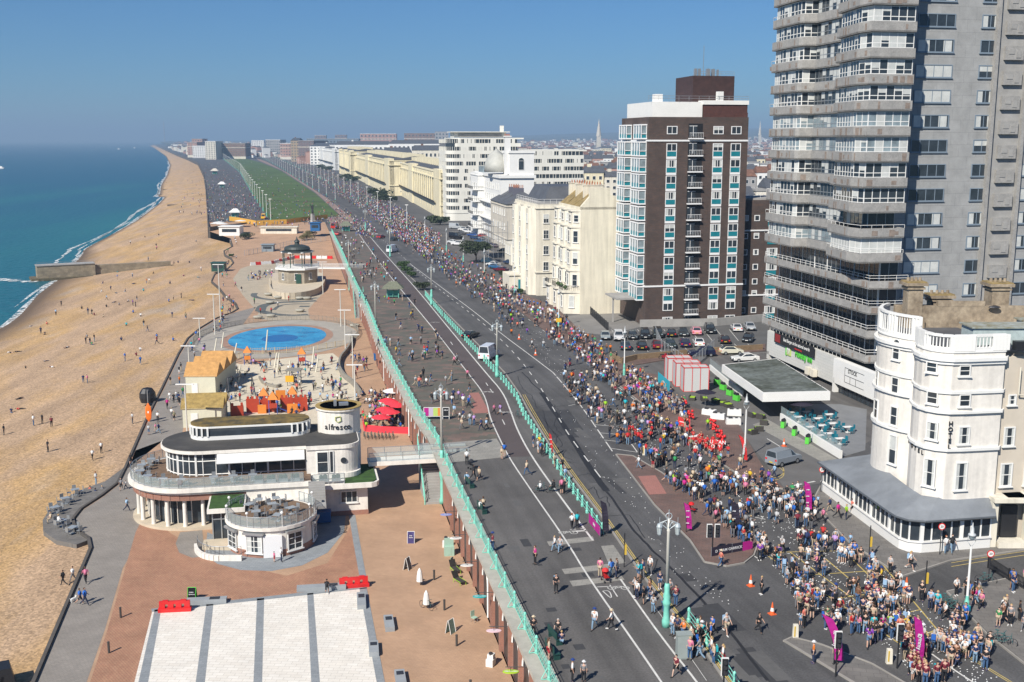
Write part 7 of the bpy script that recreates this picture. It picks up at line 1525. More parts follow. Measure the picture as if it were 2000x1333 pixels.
def pushchair(px,py,rz,label,m):
 X,Y = at(px,py,ZR); e = empty('pushchair',label,'pushchair',(X,Y,ZR),rz,'pushchairs'); MB().add([(-.25,-.3,.4),(.25,-.3,.4),(.25,.2,.45),(-.25,.2,.45),(-.25,.35,.95),(.25,.35,.95)],[(0,1,2,3),(3,2,5,4),(3,2,1,0),(4,5,2,3)]).build('seat',[m],e); MB().lathe([(.3,0),(.26,.15),(.1,.25)],(0,.12,.9),8).build('hood',[m],e); mb = MB(); [mb.tube((x,-.35,.1),(x,.45,1.0),.02,n=4) for x in (-.25,.25)]; [mb.tube((x,.35,.1),(x,-.2,.5),.02,n=4) for x in (-.25,.25)]; mb.tube((-.25,.45,1),(.25,.45,1),.02,n=4); mb.build('frame',[DARK],e); wm_ = MB().tube((-.02,0,0),(.02,0,0),.11,n=10).mesh('wheel',[BLACK]); [put('wheel',wm_,e,(x,y,.11)) for x in (-.26,.26) for y in (-.35,.35)]
pushchair(1183,1136,.3,'red pushchair between people on the pale paving strips',RDC); pushchair(1352,1003,1.0,'dark pushchair with red lining on the traffic island',REDP); pushchair(1855,1262,.5,'grey hooded pushchair in the crowd near the lantern lamp',STEEL); pushchair(922,916,2.2,'grey pushchair beside the person in white at the crossing slabs',DARK)
X,Y,Z = atl(143,1176); e = empty('dog','small white dog walking beside two people in blue on the grey path','dog',(X,Y,0),2.6); mb = MB(); mb.lathe([(.04,-.28),(.11,-.2),(.12,.05),(.09,.22),(.05,.28)],(0,0,0),8); mb.v = [(v[0],v[2],v[1]+.3) for v in mb.v]; mb.ball((0,-.36,.44),.09,8); mb.tube((0,-.25,.34),(0,-.34,.42),.06,n=6); mb.tube((0,-.42,.43),(0,-.5,.41),.04,.025,6); [mb.tube((x,y,.28),(x*1.1,y+.02,.0),.035,.025,5) for x in (-.07,.07) for y in (-.2,.2)]; mb.tube((0,.26,.34),(0,.38,.46),.02,n=4); [mb.ball((x,-.34,.53),.03,5) for x in (-.05,.05)]; mb.build('body',[WHITE],e)
bicycle(1011,816,.3,'bicycle chained to the sea-green barrier')
# ------------------------------------------------------------------ trees and shrubs
def leafy(name,label,cat,X,Y,Z,rx,ry,rz_,h0,n_,mat,leaf=.22,trunk=True,group=None,seed=1,squash=0):
 r2 = random.Random(seed); e = empty(name,label,cat,(X,Y,Z),0,group); mb = MB(); cl_ = [(r2.uniform(-.55,.55)*rx,r2.uniform(-.55,.55)*ry,h0+rz_*(1+r2.uniform(-.5,.55)),r2.uniform(.35,.6)) for _ in range(9)]
 for _ in range(n_):
  c = r2.choice(cl_); u_ = r2.uniform(0,2*PI); v_ = math.acos(r2.uniform(-1,1)); q = c[3]*r2.uniform(.75,1.05); x = c[0]+rx*q*math.sin(v_)*math.cos(u_); y = c[1]+ry*q*math.sin(v_)*math.sin(u_); z = c[2]+rz_*q*math.cos(v_)
  if z < h0*.7: continue
  d1 = Vector((r2.uniform(-1,1),r2.uniform(-1,1),r2.uniform(-1,1))).normalized()*leaf; d2 = Vector((r2.uniform(-1,1),r2.uniform(-1,1),r2.uniform(-1,1))).normalized()*leaf*.7; p = Vector((x,y,z)); mb.add([p-d1,p-d2,p+d1,p+d2],[(0,1,2,3)])
 mb.build('crown',[mat],e)
 if trunk: t_ = MB(); t_.tube((0,0,0),(0,0,h0+rz_*.6),.22,.12,n=8); [t_.tube((0,0,h0*.7),(c[0]*.8,c[1]*.8,c[2]),.09,.04,n=5) for c in cl_[:6]]; t_.build('trunk',[TRUNK],e)
 return e
X,Y = at(930,513,ZR); leafy('tree','broad dark evergreen tree between the crowd and the car park','tree',X,Y,ZR,5.2,4.5,2.0,2.6,2600,FOLD,.32,seed=4)
for i,(px,py,s_,lab,m_) in enumerate(((1002,556,1.5,'clipped green hedge block beside the garage',FOL),(990,550,1.3,'yellow green shrub left of the clipped hedge',M('yellow_leaves',(.14,.16,.03),.85,.3,1)),(1012,565,1.3,'grey green shrub right of the clipped hedge',FOLD),(1015,575,1.0,'low green shrub on the bank by the garage',FOL),(984,540,1.2,'dark shrub at the top of the bank',FOLD),(1010,488,2.6,'dense dark shrub by the corner house door',FOLD),(1018,484,2.2,'tall shrub beneath the beige corner house',FOL),(788,523,1.8,'long planter shrub at the far end of the reservation',FOL),(797,533,1.6,'second planter shrub on the reservation',FOL),(806,542,1.4,'small planter shrub beside the crossing',FOL),(823,567,1.9,'round planter shrub at the end of the post barrier',FOLD),(481,468,2.6,'dark shrub at the left of the sunken garden',FOLD),(600,470,2.6,'straggly shrub bank right of the sunken garden',M('dry_foliage',(.16,.14,.06),.9,.3,1)),(606,462,2.2,'brown shrub bank by the blue container',M('dry_foliage',(.16,.14,.06))),(452,503,.9,'small spiky plant on the shingle edge',FOL))):
 low = px < 640; X,Y,Z = atl(px,py) if low else at(px,py,ZR)+(ZR,); leafy('shrub',lab,'shrub',X,Y,Z,s_*1.2,s_*1.3,s_*.5,.35,int(500*s_),m_,.2,False,seed=i)
for i,(px,py,s_) in enumerate(((745,388,5),(757,395,5),(735,382,5),(676,352,6),(690,358,6),(640,334,6),(628,331,6),(860,440,3.5),(850,436,3))):
 X,Y = at(px,py,ZR); leafy('hedge_tree','dark low tree in front of the far terraces','tree',X,Y,ZR,s_*1.3,s_,s_*.42,.8,420,FOLD,.8,True,'low trees before the far terraces',seed=i+30)
# ------------------------------------------------------------------ street things
def sign_text(e,s_,size,mat,loc,rot,**k): return text(s_,size,mat,e,loc,rot,**k)
def feather(px,py,h,m,label,txt=None,rz=0,wd=.65,lean=.35,low=False):
 X,Y = at(px,py,ZR); e = empty('feather_flag',label,'flag',(X,Y,ZR),rz,'feather flags'); n_ = 10; vs = []; fs = []
 for i in range(n_+1):
  t_ = i/n_; z = .5+(h-.5)*t_; x = lean*t_**2*-1.0; w_ = wd*(1-.15*t_) if t_ < .85 else wd*(1-.15*t_)*math.sqrt(max(.02,1-((t_-.85)/.15)**2)); b_ = .06*math.sin(t_*7)
  vs += [(x,b_,z),(x+w_,b_+.08*math.sin(t_*9+1),z-.12*(1-t_)),(x,b_+.02,z),(x+w_,b_+.1*math.sin(t_*9+1)+.02,z-.12*(1-t_))]
 for i in range(n_): fs += [(4*i,4*i+1,4*i+5,4*i+4),(4*i+2,4*i+6,4*i+7,4*i+3)]
 MB().add(vs,fs).build('banner_cloth',[m],e); mb = MB(); mb.tube((0,0,0),(0,0,.6),.04,n=6)
 for i in range(n_): t_,t2 = i/n_,(i+1)/n_; mb.tube((-lean*t_**2,0,.5+(h-.5)*t_),(-lean*t2**2,0,.5+(h-.5)*t2),.025,n=5)
 mb.box((0,0,.03),(.7,.1,.06)); mb.box((0,0,.03),(.1,.7,.06)); mb.build('pole',[DARK],e)
 if txt:
  if len(txt) > 1 and txt[0] == '|':
   for q in range(3): text(txt[1:],.2,WTX,e,(wd*.35-.1,-.12,h*.75-q*h*.2),(PI/2,0,0),ext=.004)
  else: text(txt,.42,WTX,e,(-lean*.3+wd*.45,-.14,h*.55),(PI/2,PI/2+.08,0),ext=.004)
feather(1628,1302,3.9,MAG,'magenta feather flag left of the traffic light by the near island','gymmy',wd=.7,lean=1.0); feather(1786,1310,4.0,MAG,'magenta feather flag among the maroon shirted people','gymmy',wd=.65,lean=.3)
feather(1340,1042,3.0,MAG,'magenta feather flag on the reservation beside the pushchair','|~run',lean=.3,wd=.55); feather(1573,1003,3.3,MAG,'magenta feather flag behind the crowd near the veranda','|~run',lean=.3); feather(1428,1052,3.6,BKC,'black feather flag with white prints above the traffic lights','|~run',lean=.1,wd=.8)
feather(1177,1046,3.4,BKC,'black feather flag at the end of the sea-green barrier',None,lean=.25,wd=.6); feather(1075,893,2.9,RDC,'red feather flag beside the barrier on the open road','|~run',lean=.2,wd=.3); feather(1452,906,3.4,RDC,'red feather flag leaning next to the lantern lamp','~CHARITY',lean=.7,wd=.45)
def stretch(p0_,p1_,h,m,label,txt=None,tx=.6,m2=None,z0_=.1,name='banner',frame=STEEL,tm=None):
 a = Vector(at(*p0_,ZR)); b_ = Vector(at(*p1_,ZR)); d = b_-a; L_ = d.length; e = empty(name,label,'banner',(a.x,a.y,ZR),math.atan2(d.y,d.x))
 MB().box((L_/2,0,z0_+h/2),(L_,.03,h)).build('cloth',[m],e); mb = MB(); [mb.tube((x,0,0),(x,0,z0_+h+.05),.025,n=5) for x in (0,L_/2,L_)]; mb.build('frame',[frame],e)
 if m2: MB().box((L_*.88,-.02,z0_+h/2),(L_*.24,.03,h)).build('end_panel',[m2],e)
 if txt: text(txt,tx,tm or WTX,e,(L_*.42 if m2 else L_/2,-.03,z0_+h/2),(PI/2,0,0),ext=.004)
 return e
stretch((1389,1090),(1469,1075),.85,BKC,'black banner with magenta end tied across the reservation tip','D TEAM GARRICK',.36,MAG); stretch((1150,1022),(1172,1050),.9,MAG,'small magenta banner tied to the barrier end','~run',.5); stretch((1285,748),(1308,768),1.6,M('cyan_cloth',(.03,.38,.48),.7),'cyan banner on the fence by the red and white boxes','~visit',.5)
be = stretch((1372,877),(1411,880),1.15,RDC,'red banner reading you can do it in front of the balloons',None)
text('YOU CAN',.62,WTX,be,(1.35,-.04,.95),(PI/2,0,0),ext=.005); text('DO IT',.62,WTX,be,(1.35,-.04,.4),(PI/2,0,0),ext=.005)
stretch((1324,833),(1348,838),1.2,RDC,'red and white banner behind the cheering people in red','~THANK YOU',.3); stretch((700,424),(722,455),1.4,M('white_canvas',(.66,.66,.64)),'white and red tent line beside the far cyclists lane',None) if 0 else None
for i,(px,py,n_) in enumerate(((1337,800,5),(1349,822,7),(1392,838,5),(1398,850,6),(1404,862,7),(1410,874,7))):
 X,Y = at(px,py,ZR); r2 = random.Random(i); mb = MB(); [mb.ball((r2.uniform(-.35,.35),r2.uniform(-.3,.3),.9+r2.uniform(-.4,.5)),.2,8) for _ in range(n_+3)]; e = put('balloon_bunch',mb.mesh('balloon_bunch',[REDP],True),None,(X,Y,ZR)); tag(e,'bunch of shiny red balloons near the red charity stand','balloons','red balloon bunches')
X,Y = at(1357,868,ZR); e = empty('charity_counter','red covered counter with white lettering between the balloon bunches','counter',(X,Y,ZR),.6); MB().box((0,0,.5),(2.0,.9,1.0)).build('cover',[RDC],e); text('~TEAM',.4,WTX,e,(0,-.47,.55),(PI/2,0,0),ext=.005); MB().box((0,0,1.03),(1.5,.6,.05)).build('top',[WHITE],e)
def cone(px,py,label,s_=1.0):
 X,Y = at(px,py,ZR); e = empty('traffic_cone',label,'traffic cone',(X,Y,ZR),.4,'orange traffic cones'); e.scale = (s_,)*3; MB().box((0,0,.03),(.52,.52,.06)).build('base',[M('cone_orange',(.75,.13,.03),.6)],e); MB().lathe([(.2,.06),(.16,.28)]).lathe([(.11,.55),(.04,.95),(.03,1.0)]).build('body',[M('cone_orange',(.75,.13,.03))],e); MB().lathe([(.16,.28),(.11,.55)]).build('reflective_sleeve',[WHITE],e)
for px,py,lab in ((1508,1200,'nearest orange cone on the open road beside the crowd'),(1466,1145,'orange cone behind the man in black on the open road'),(1486,934,'orange cone near the grey van'),(1516,958,'orange cone right of the double yellow curve'),(1531,872,'orange cone behind the grey van'),(1131,780,'orange cone at the head of the parking bays'),(1046,694,'orange cone on the central line above the white van'),(1014,663,'farthest orange cone on the race road'),(1770,1150,'orange cone half hidden beside the turquoise shirted man')): cone(px,py,lab)
def traffic_light(px,py,h,label,rz=0,pair=False):
 X,Y = at(px,py,ZR); e = empty('traffic_light',label,'traffic light',(X,Y,ZR),rz,'traffic lights'); MB().tube((0,0,0),(0,0,h),.06,n=8).build('pole',[BLACK],e)
 for s_ in ((0,) if not pair else (-.35,.35)):
  o = MB().box((s_,-.15,h-.3),(.48,.12,1.25)).build('backing_board',[WHITE],e); MB().box((s_,-.24,h-.3),(.38,.1,1.15)).build('signal_head',[BLACK],o); mb = MB(); [mb.tube((s_,-.29,h-.3+q),(s_,-.42,h-.3+q),.13,n=8) for q in (-.36,0,.36)]; mb.build('lens_hoods',[DARK],o)
traffic_light(1632,1322,3.1,'traffic light on the near island beside the magenta flag'); traffic_light(1752,1306,3.1,'traffic light standing in the crowd left of the second magenta flag'); traffic_light(1412,1375,3.0,'traffic light at the bottom edge beside the barrier'); traffic_light(1391,1086,2.7,'pair of traffic lights at the end of the black banner',pair=True)
bc = MB().lathe([(.04,0),(.05,3.0),(.04,3.1)],n=8); bc.box((.1,0,1.6),(.18,.18,.9),1)
pm_ = bc.mesh('signal_post',[BLACK,M('signal_yellow',(.6,.4,.05),.5)])
for px,py,lab in ((1697,1092,'in front of the hotel veranda'),(1806,1166,'by the tactile paving'),(1219,1108,'beside the queue at the kerb')): X,Y = at(px,py,ZR); tag(put('signal_post',pm_,None,(X,Y,ZR)),'thin black crossing post with yellow box '+lab,'signal post','crossing posts')
def bollw(px,py,lab): X,Y = at(px,py,ZR); e = empty('island_bollard',lab,'bollard',(X,Y,ZR),0,'white island bollards'); MB().box((0,0,.55),(.42,.3,1.1),taper=.85).build('body',[OFFW],e); MB().box((-.08,-.155,.6),(.1,.02,.8)).build('yellow_strip',[M('signal_yellow',(.6,.4,.05))],e)
bollw(1553,1247,'white lit bollard at the tip of the near island'); bollw(1736,1296,'white lit bollard beside the maroon shirted people'); bollw(1257,889,'white bollard at the end of the parking bays')
X,Y = at(1335,1284,ZR); e = empty('utility_cabinet','tall grey green roadside cabinet at the kerb','cabinet',(X,Y,ZR),.1); MB().box((0,0,.9),(1.05,.65,1.8)).build('body',[M('cabinet_grey',(.30,.34,.32),.6,.08,1)],e); MB().box((0,-.335,.9),(.95,.02,1.65)).build('door',[M('cabinet_grey',(.30,.34,.32))],e); MB().box((0,0,1.83),(1.12,.72,.06)).build('lid',[M('cabinet_grey',(.30,.34,.32))],e)
def roundsign(px,py,h,lab,txt='20'):
 X,Y = at(px,py,ZR); e = empty('speed_sign',lab,'road sign',(X,Y,ZR),0,'round speed signs'); MB().tube((0,0,0),(0,0,h),.045,n=6).build('post',[DARK],e); o = MB().tube((0,-.05,h-.25),(0,-.08,h-.25),.32,n=16).build('red_ring',[REDP],e); MB().tube((0,-.082,h-.25),(0,-.09,h-.25),.24,n=16).build('face',[WHITE],o); text(txt,.28,BLACK,o,(0,-.095,h-.25),(PI/2,0,0),ext=.003)
roundsign(1835,1086,3.0,'round red ringed twenty sign beside the veranda corner'); roundsign(1930,1138,2.8,'round red ringed twenty sign on the far footway'); roundsign(1603,963,2.8,'round red ringed twenty sign at the veranda far end')
X,Y = at(1091,641,ZR); e = empty('road_works_sign','square yellow road sign fixed on the lantern lamp','road sign',(X,Y-.3,ZR)); MB().box((0,0,1.6),(1.1,.05,.8)).build('panel',[M('sign_yellow',(.7,.42,.03),.6)],e)
# red and white frame boxes
for i,(px,py) in enumerate(((1324,742),(1340,752),(1356,762))):
 X,Y = at(px,py,ZR); e = empty('site_box','white panelled box with red edges '+('farthest of the three','middle of the three','nearest of the three')[i]+' beside the side road','site box',(X,Y,ZR),.05,'red edged boxes'); w_,d_,h_ = 3.7,2.3,3.6
 MB().box((0,0,h_/2),(w_,d_,h_)).build('panels',[M('dull_white_panel',(.52,.52,.50),.7)],e); mb = MB()
 for a_ in (-1,1):
  for b_ in (-1,1): mb.box((a_*w_/2,b_*d_/2,h_/2),(.1,.1,h_+.1)); mb.box((0,a_*d_/2,h_/2+b_*h_/2),(w_,.1,.1)); mb.box((a_*w_/2,0,h_/2+b_*h_/2),(.1,d_,.1))
 for x in (-.6,.6): mb.box((x,-d_/2,h_/2),(.08,.08,h_)); mb.box((x,0,h_),(.08,d_,.08))
 mb.build('edge_frame',[REDP],e)
fence([at(1278,712),at(1290,745),at(1345,790),at(1392,745)],2.0,'steel mesh site fence round the red and white boxes',STEEL,lambda p: ZR,name='site_fence',step=.9)
fence([at(1090,598),at(1120,628),at(1150,662),at(1187,702)],1.7,'black iron railing between footway and terrace courtyard',BLACK,lambda p: ZR,name='iron_railing',step=.35)
fence([at(1920,1226),at(1960,1256),at(2010,1290),at(2060,1320)],1.1,'black iron railing at the lower right corner',BLACK,lambda p: ZR,name='iron_railing',step=.16)
mb = MB(); L = [Vector(at(*p,ZR)) for p in ((1190,700),(1212,712),(1245,704),(1370,692),(1490,684))]; mb.arc_wall(L,ZR,ZR+1.0,.35); tag(mb.build('boundary_wall',MB_brick('tan_wall_brick',(.22,.15,.08),(.27,.19,.11),(.14,.1,.07),.5,.2,wall=True)),'low tan wall between the car park and the side road','wall')
mb = MB(); L = [Vector(at(*p,ZR)) for p in ((1250,640),(1400,637),(1495,628))]; mb.arc_wall(L,ZR,ZR+1.5,.35); tag(mb.build('boundary_wall',CONC),'low grey wall at the foot of the brown brick tower','wall')
# restaurant terrace
mb = MB(); L = [Vector(at(*p,ZR)) for p in ((1523,822),(1560,846),(1600,872),(1640,897))]; e = empty('terrace_wall','white terrace wall with green planter boxes and glass screen','wall'); mb.arc_wall(L,ZR,ZR+1.0,.3); mb.build('wall',[WHITE],e); mb = MB()
for a,b_ in zip(L,L[1:]): mb.quad((a.x+.1,a.y,ZR+1.05),(b_.x+.1,b_.y,ZR+1.05),(b_.x+.1,b_.y,ZR+2.0),(a.x+.1,a.y,ZR+2.0))
mb.build('glass_screen',[GLR],e); gb = MB().box((0,0,.45),(.45,1.1,.8)).ball((0,-.2,.95),.3,6,1).ball((0,.25,.95),.28,6,1).mesh('planter_box',[GRN,BLACK])
for px,py in ((1534,835),(1556,850),(1582,866)): X,Y = at(px,py,ZR); put('planter_box',gb,e,(X-.3,Y-.1,ZR),-.5)
mb = MB(); L = [Vector(at(*p,ZR)) for p in ((1385,722),(1420,752),(1448,774))]; e = empty('terrace_wall','low white wall with green planter boxes left of the mossy canopy','wall'); mb.arc_wall(L,ZR,ZR+.8,.3); mb.build('wall',[WHITE],e); mb = MB()
for a,b_ in zip(L,L[1:]): mb.quad((a.x+.1,a.y,ZR+.85),(b_.x+.1,b_.y,ZR+.85),(b_.x+.1,b_.y,ZR+1.9),(a.x+.1,a.y,ZR+1.9))
mb.build('glass_screen',[GLR],e)
for px,py in ((1400,752),(1412,762),(1425,773),(1438,783)): X,Y = at(px,py,ZR); put('planter_box',gb,e,(X,Y,ZR),.5)
sheet('terrace_floor',[(1530,818),(1645,893),(1690,880),(1693,800),(1640,790),(1560,790)],ZR+.02,M('terrace_grey',(.20,.205,.21),.85,.1,.6))
TEALC = M('teal_chair',(.01,.16,.22),.5); chm = MB().box((0,0,.42),(.44,.44,.05)).box((0,.22,.72),(.44,.04,.5)); [chm.tube((i*.18,j*.18,0),(i*.18,j*.18,.42),.02,n=4) for i in (-1,1) for j in (-1,1)]; chme = chm.mesh('chair',[TEALC]); chd = MB(); chd.v = list(chm.v); chd.f = list(chm.f); chd.m = list(chm.m); chdm = chd.mesh('chair',[STEEL])
tbm = MB().box((0,0,.72),(1.1,.75,.04)); tbm.tube((0,0,0),(0,0,.72),.04,n=6); tbm.box((0,0,.02),(.5,.5,.04)); tbw = tbm.mesh('table',[WHITE]); tbg = MB().box((0,0,.72),(.95,.8,.04)).tube((0,0,0),(0,0,.72),.04,n=6).box((0,0,.02),(.5,.5,.04)).mesh('table',[M('grey_table',(.30,.33,.35),.35)])
def tableset(X,Y,Z,rz,tm,cm,tl,cl,tg,cg,nch=4,seed=0):
 tag(put('table',tm,None,(X,Y,Z),rz),tl,'table',tg); r2 = random.Random(seed)
 for k in range(nch):
  a_ = rz+PI/2*k+(.0); d_ = .85 if k % 2 == 0 else .7; tag(put('chair',cm,None,(X+d_*math.cos(a_-PI/2),Y+d_*math.sin(a_-PI/2),Z),a_+PI+r2.uniform(-.3,.3)),cl,'chair',cg)
for i,(px,py) in enumerate(((1620,820),(1598,828),(1575,815),(1583,845),(1605,842),(1626,838),(1618,858),(1600,862),(1640,868),(1560,825),(1655,845),(1550,815))):
 X,Y = at(px,py,ZR); tableset(X,Y,ZR+.02,.2,tbw,chme,'white table on the restaurant terrace behind the green planters','teal chair on the restaurant terrace behind the green planters','white terrace tables','teal terrace chairs',seed=i)
for i,(px,py) in enumerate(((148,975),(128,992),(109,1010),(122,1036),(143,1050))):
 X,Y,Z = beach_at(px,py); tableset(X,Y,-.08,.5+i*.2,tbg,chdm,'grey metal table on the cafe patio at the shingle edge','metal chair on the cafe patio at the shingle edge','patio tables','patio chairs',seed=i)
pp = [beach_at(*p)[:2] for p in ((176,1062),(150,1072),(110,1064),(85,1046),(84,1024),(100,1000),(125,982),(165,962),(205,948),(245,918),(232,947),(200,972),(160,998),(147,1015),(152,1036),(178,1052))]
tag(MB().prism(pp,-1.6,-.09).build('cafe_patio',SLAB),kind='structure')
def cloc(x,y,z): v = C.world(x,y,z); return v.x,v.y,v.z
for i,(x,y,zz) in enumerate([(-4.8,-10.5,3.24),(-3.2,-8.3,3.24),(-1.2,-10.0,3.24),(-5.6,-8.0,3.24),(-2.6,-12,3.24),(-4.6,-6.6,3.24),(-2.8,-6.4,3.24)]+[(-12+5.9*math.cos(t_),2.9+5.9*math.sin(t_),4.84) for t_ in (2.6,3.0,3.4,3.8,4.2,4.55)]+[(-9.5,-2.6,4.84),(-7.4,-2.6,4.84),(-5.3,-2.6,4.84)]):
 X,Y,Z = cloc(x,y,zz); low_ = zz < 4; tableset(X,Y,Z,UD+(.3*i if low_ else 0),tbg,chdm,'grey table on the round lower deck of the cafe' if low_ else 'grey table on the upper curved terrace of the cafe','metal chair on the round lower deck of the cafe' if low_ else 'metal chair on the upper curved terrace of the cafe','round deck tables' if low_ else 'upper terrace tables','round deck chairs' if low_ else 'upper terrace chairs',3,seed=i)
# rattan lounge seats, stalls
so = MB().box((0,0,.22),(1.0,.9,.44)).box((0,.38,.55),(1.0,.16,.3)).mesh('lounge_seat',[M('rattan',(.05,.045,.04),.8)]); sc_ = MB().box((0,-.06,.49),(.8,.7,.1)).mesh('cushion',[M('lime_cushion',(.30,.48,.03),.8)])
for i,(px,py) in enumerate(((1412,792),(1422,795),(1398,787),(1352,782),(1375,783),(1470,815),(1486,818),(1492,830),(1482,842),(1470,848))):
 X,Y = at(px,py,ZR); e = empty('lounge_seat','black rattan seat with lime cushion '+('beyond the balloon stand' if i < 5 else 'near the lantern lamp and canopy'),'lounge seat',(X,Y,ZR),.4*i,'rattan seats '+('beyond the stand' if i < 5 else 'by the lamp')); put('rattan_base',so,e); put('cushion',sc_,e)
for i,(px,py) in enumerate(((1385,812),(1402,820),(1434,812),(1432,830))):
 X,Y = at(px,py,ZR); e = empty('stall_table',('left','second','third','nearest')[i]+' table of the charity stall draped in white cloth','table',(X,Y,ZR),-.6+i*.2,'white stall tables'); MB().box((0,0,.45),(1.9,.8,.85),taper=.95).build('cloth',[WHITE],e); MB().box((-.4,0,.95),(.5,.4,.2)).box((.4,.1,.93),(.3,.3,.12)).build('goods',[DARK],e)
def parasol(X,Y,Z,m,lab,grp,r=1.5,h=2.4,open_=True):
 e = empty('parasol',lab,'parasol',(X,Y,Z),0,grp); MB().tube((0,0,0),(0,0,h),.03,n=6).build('pole',[STEEL],e); MB().lathe([(r,h-.35),(r*.5,h-.08),(.03,h+.1)],n=8).build('canopy',[m],e)
X,Y = at(1377,795,ZR); parasol(X,Y,ZR,BKC,'black parasol behind the white stall tables','dark parasols'); X,Y = at(1562,818,ZR); parasol(X,Y,ZR,BKC,'black parasol at the shaded back of the restaurant terrace','dark parasols',1.7)
UR = M('red_parasol_cloth',(.75,.04,.06),.7)
for i,(px,py) in enumerate(((757,808),(768,813),(752,826),(763,832),(779,818),(745,842))): X,Y,Z = atl(px,py); parasol(X,Y,0,UR,'red parasol over the busy cafe tables below the railing','red cafe parasols')
X,Y,Z = atl(770,788); parasol(X,Y,0,WHITE,'white square parasol behind the red parasols','white parasols',1.9)
for i,(px,py) in enumerate(((428,447),(434,450),(423,449),(470,444))): X,Y,Z = atl(px,py); parasol(X,Y,Z,WHITE,'white parasol beside the white beach cafe hut','white parasols by the beach hut',2.6,3)
X,Y,Z = atl(722,842); e = empty('cafe_screen','low red canvas screen round the red parasol tables','screen'); mb = MB(); L = [Vector(atl(*p)[:2]) for p in ((708,826),(711,843),(745,846),(806,848))]; mb.arc_wall(L,0,1.0,.06); mb.build('canvas',[UR],e)
# boards, hanging signs, planters of the esplanade
def aboard(px,py,m,lab,rz=0,low=True,s_=1.0,txt=None):
 X,Y = at(px,py,0 if low else ZR); e = empty('sandwich_board',lab,'board',(X,Y,0 if low else ZR),rz,'sandwich boards'); e.scale = (s_,)*3; mb = MB()
 for sg in (-1,1): mb.add([(-.35,sg*.3,0),(.35,sg*.3,0),(.35,sg*.04,1.2),(-.35,sg*.04,1.2)],[(0,1,2,3),(3,2,1,0)])
 mb.build('panel',[m],e); mb = MB(); [mb.tube((x,sg*.3,0),(x,sg*.04,1.22),.03,n=4) for x in (-.37,.37) for sg in (-1,1)]; mb.tube((-.37,0,1.22),(.37,0,1.22),.03,n=4); mb.build('frame',[GRN if 'lime' in lab else (WHITE if low else STEEL)],e)
 if txt:
  for j_,q in enumerate(txt): text(q,.2,WTX,e,(0,-.26+.0-.02+j_*.045,.85-j_*.22),(PI/2+.2,0,0),ext=.003)
aboard(376,1172,BLACK,'lime framed chalk board behind the grey bench',0,txt=['~open','~today']); aboard(803,1060,M('violet_board',(.12,.10,.30),.7),'violet sandwich board on the tan paving',0,txt=['~sea','~shop']); aboard(796,1112,CONC,'thin sandwich board seen edge on',1.2); aboard(880,1236,M('mint_board',(.35,.50,.42),.7),'mint sandwich board with flowers beside it',1.0)
X,Y = at(853,820,ZR); e = empty('notice_board','wide notice board with magenta lime and orange panels behind the tall lamp','notice board',(X,Y,ZR),0)
for x,w_,c_,nm in ((-1.35,.6,MAG,'magenta_panel'),(-.75,.6,M('lilac_panel',(.5,.42,.55),.7),'lilac_panel'),(-.15,.6,M('lime_panel',(.45,.60,.15)),'lime_panel'),(.45,.6,M('orange_print',(.7,.25,.05),.7),'orange_panel'),(1.2,.8,BLACK,'chalk_panel')): MB().box((x,0,1.05),(w_,.05,1.1)).build(nm,[c_],e)
mb = MB(); [mb.box((x,0,.85),(.07,.07,1.6)) for x in (-1.7,.8,1.65)]; mb.box((0,0,1.65),(3.4,.07,.06)); mb.box((0,0,.45),(3.4,.07,.06)); mb.build('frame',[WHITE],e); text('~open',.25,WTX,e,(1.2,-.03,1.3),(PI/2,0,0),ext=.003)
for i,(py,m,lab,tx) in enumerate(((1006,M('sign_blue',(.25,.3,.6),.5),'blue oval','~art'),(1052,WHITE,'white oval','~craft'),(1105,WHITE,'white oval lettered','~fish shop'),(1166,M('sign_teal',(.02,.4,.4),.5),'teal oval','~sea art'),(1233,M('sign_pink_white',(.75,.55,.6),.5),'pink and white oval','~love'),(1313,M('sign_lime',(.4,.6,.05),.5),'lime oval','~gallery'))):
 X,Y = at(1000,py,3.4); p = Vector((lerpline(RAIL,Y)-.6,Y)); e = empty('hanging_sign',lab+' shop sign on the arch wall '+('nearest the steps','above the white crates','above the striped loungers','mid row','beside the seated person in orange','lowest at the bottom edge')[i],'shop sign',(p.x,p.y,3.4),0,'oval shop signs'); MB().lathe([(.55,0),(.55,.06)],n=18,sx=1.1,sy=.55).build('face',[m],e); text(tx,.26,BLACK if i in (1,2) else WTX,e,(0,-.02,.075),(0,0,0),ext=.003); MB().tube((-.4,0,.4),(1.6,0,.4),.03,n=5).tube((0,0,.05),(0,0,.4),.02,n=4).build('bracket',[BLACK],e)
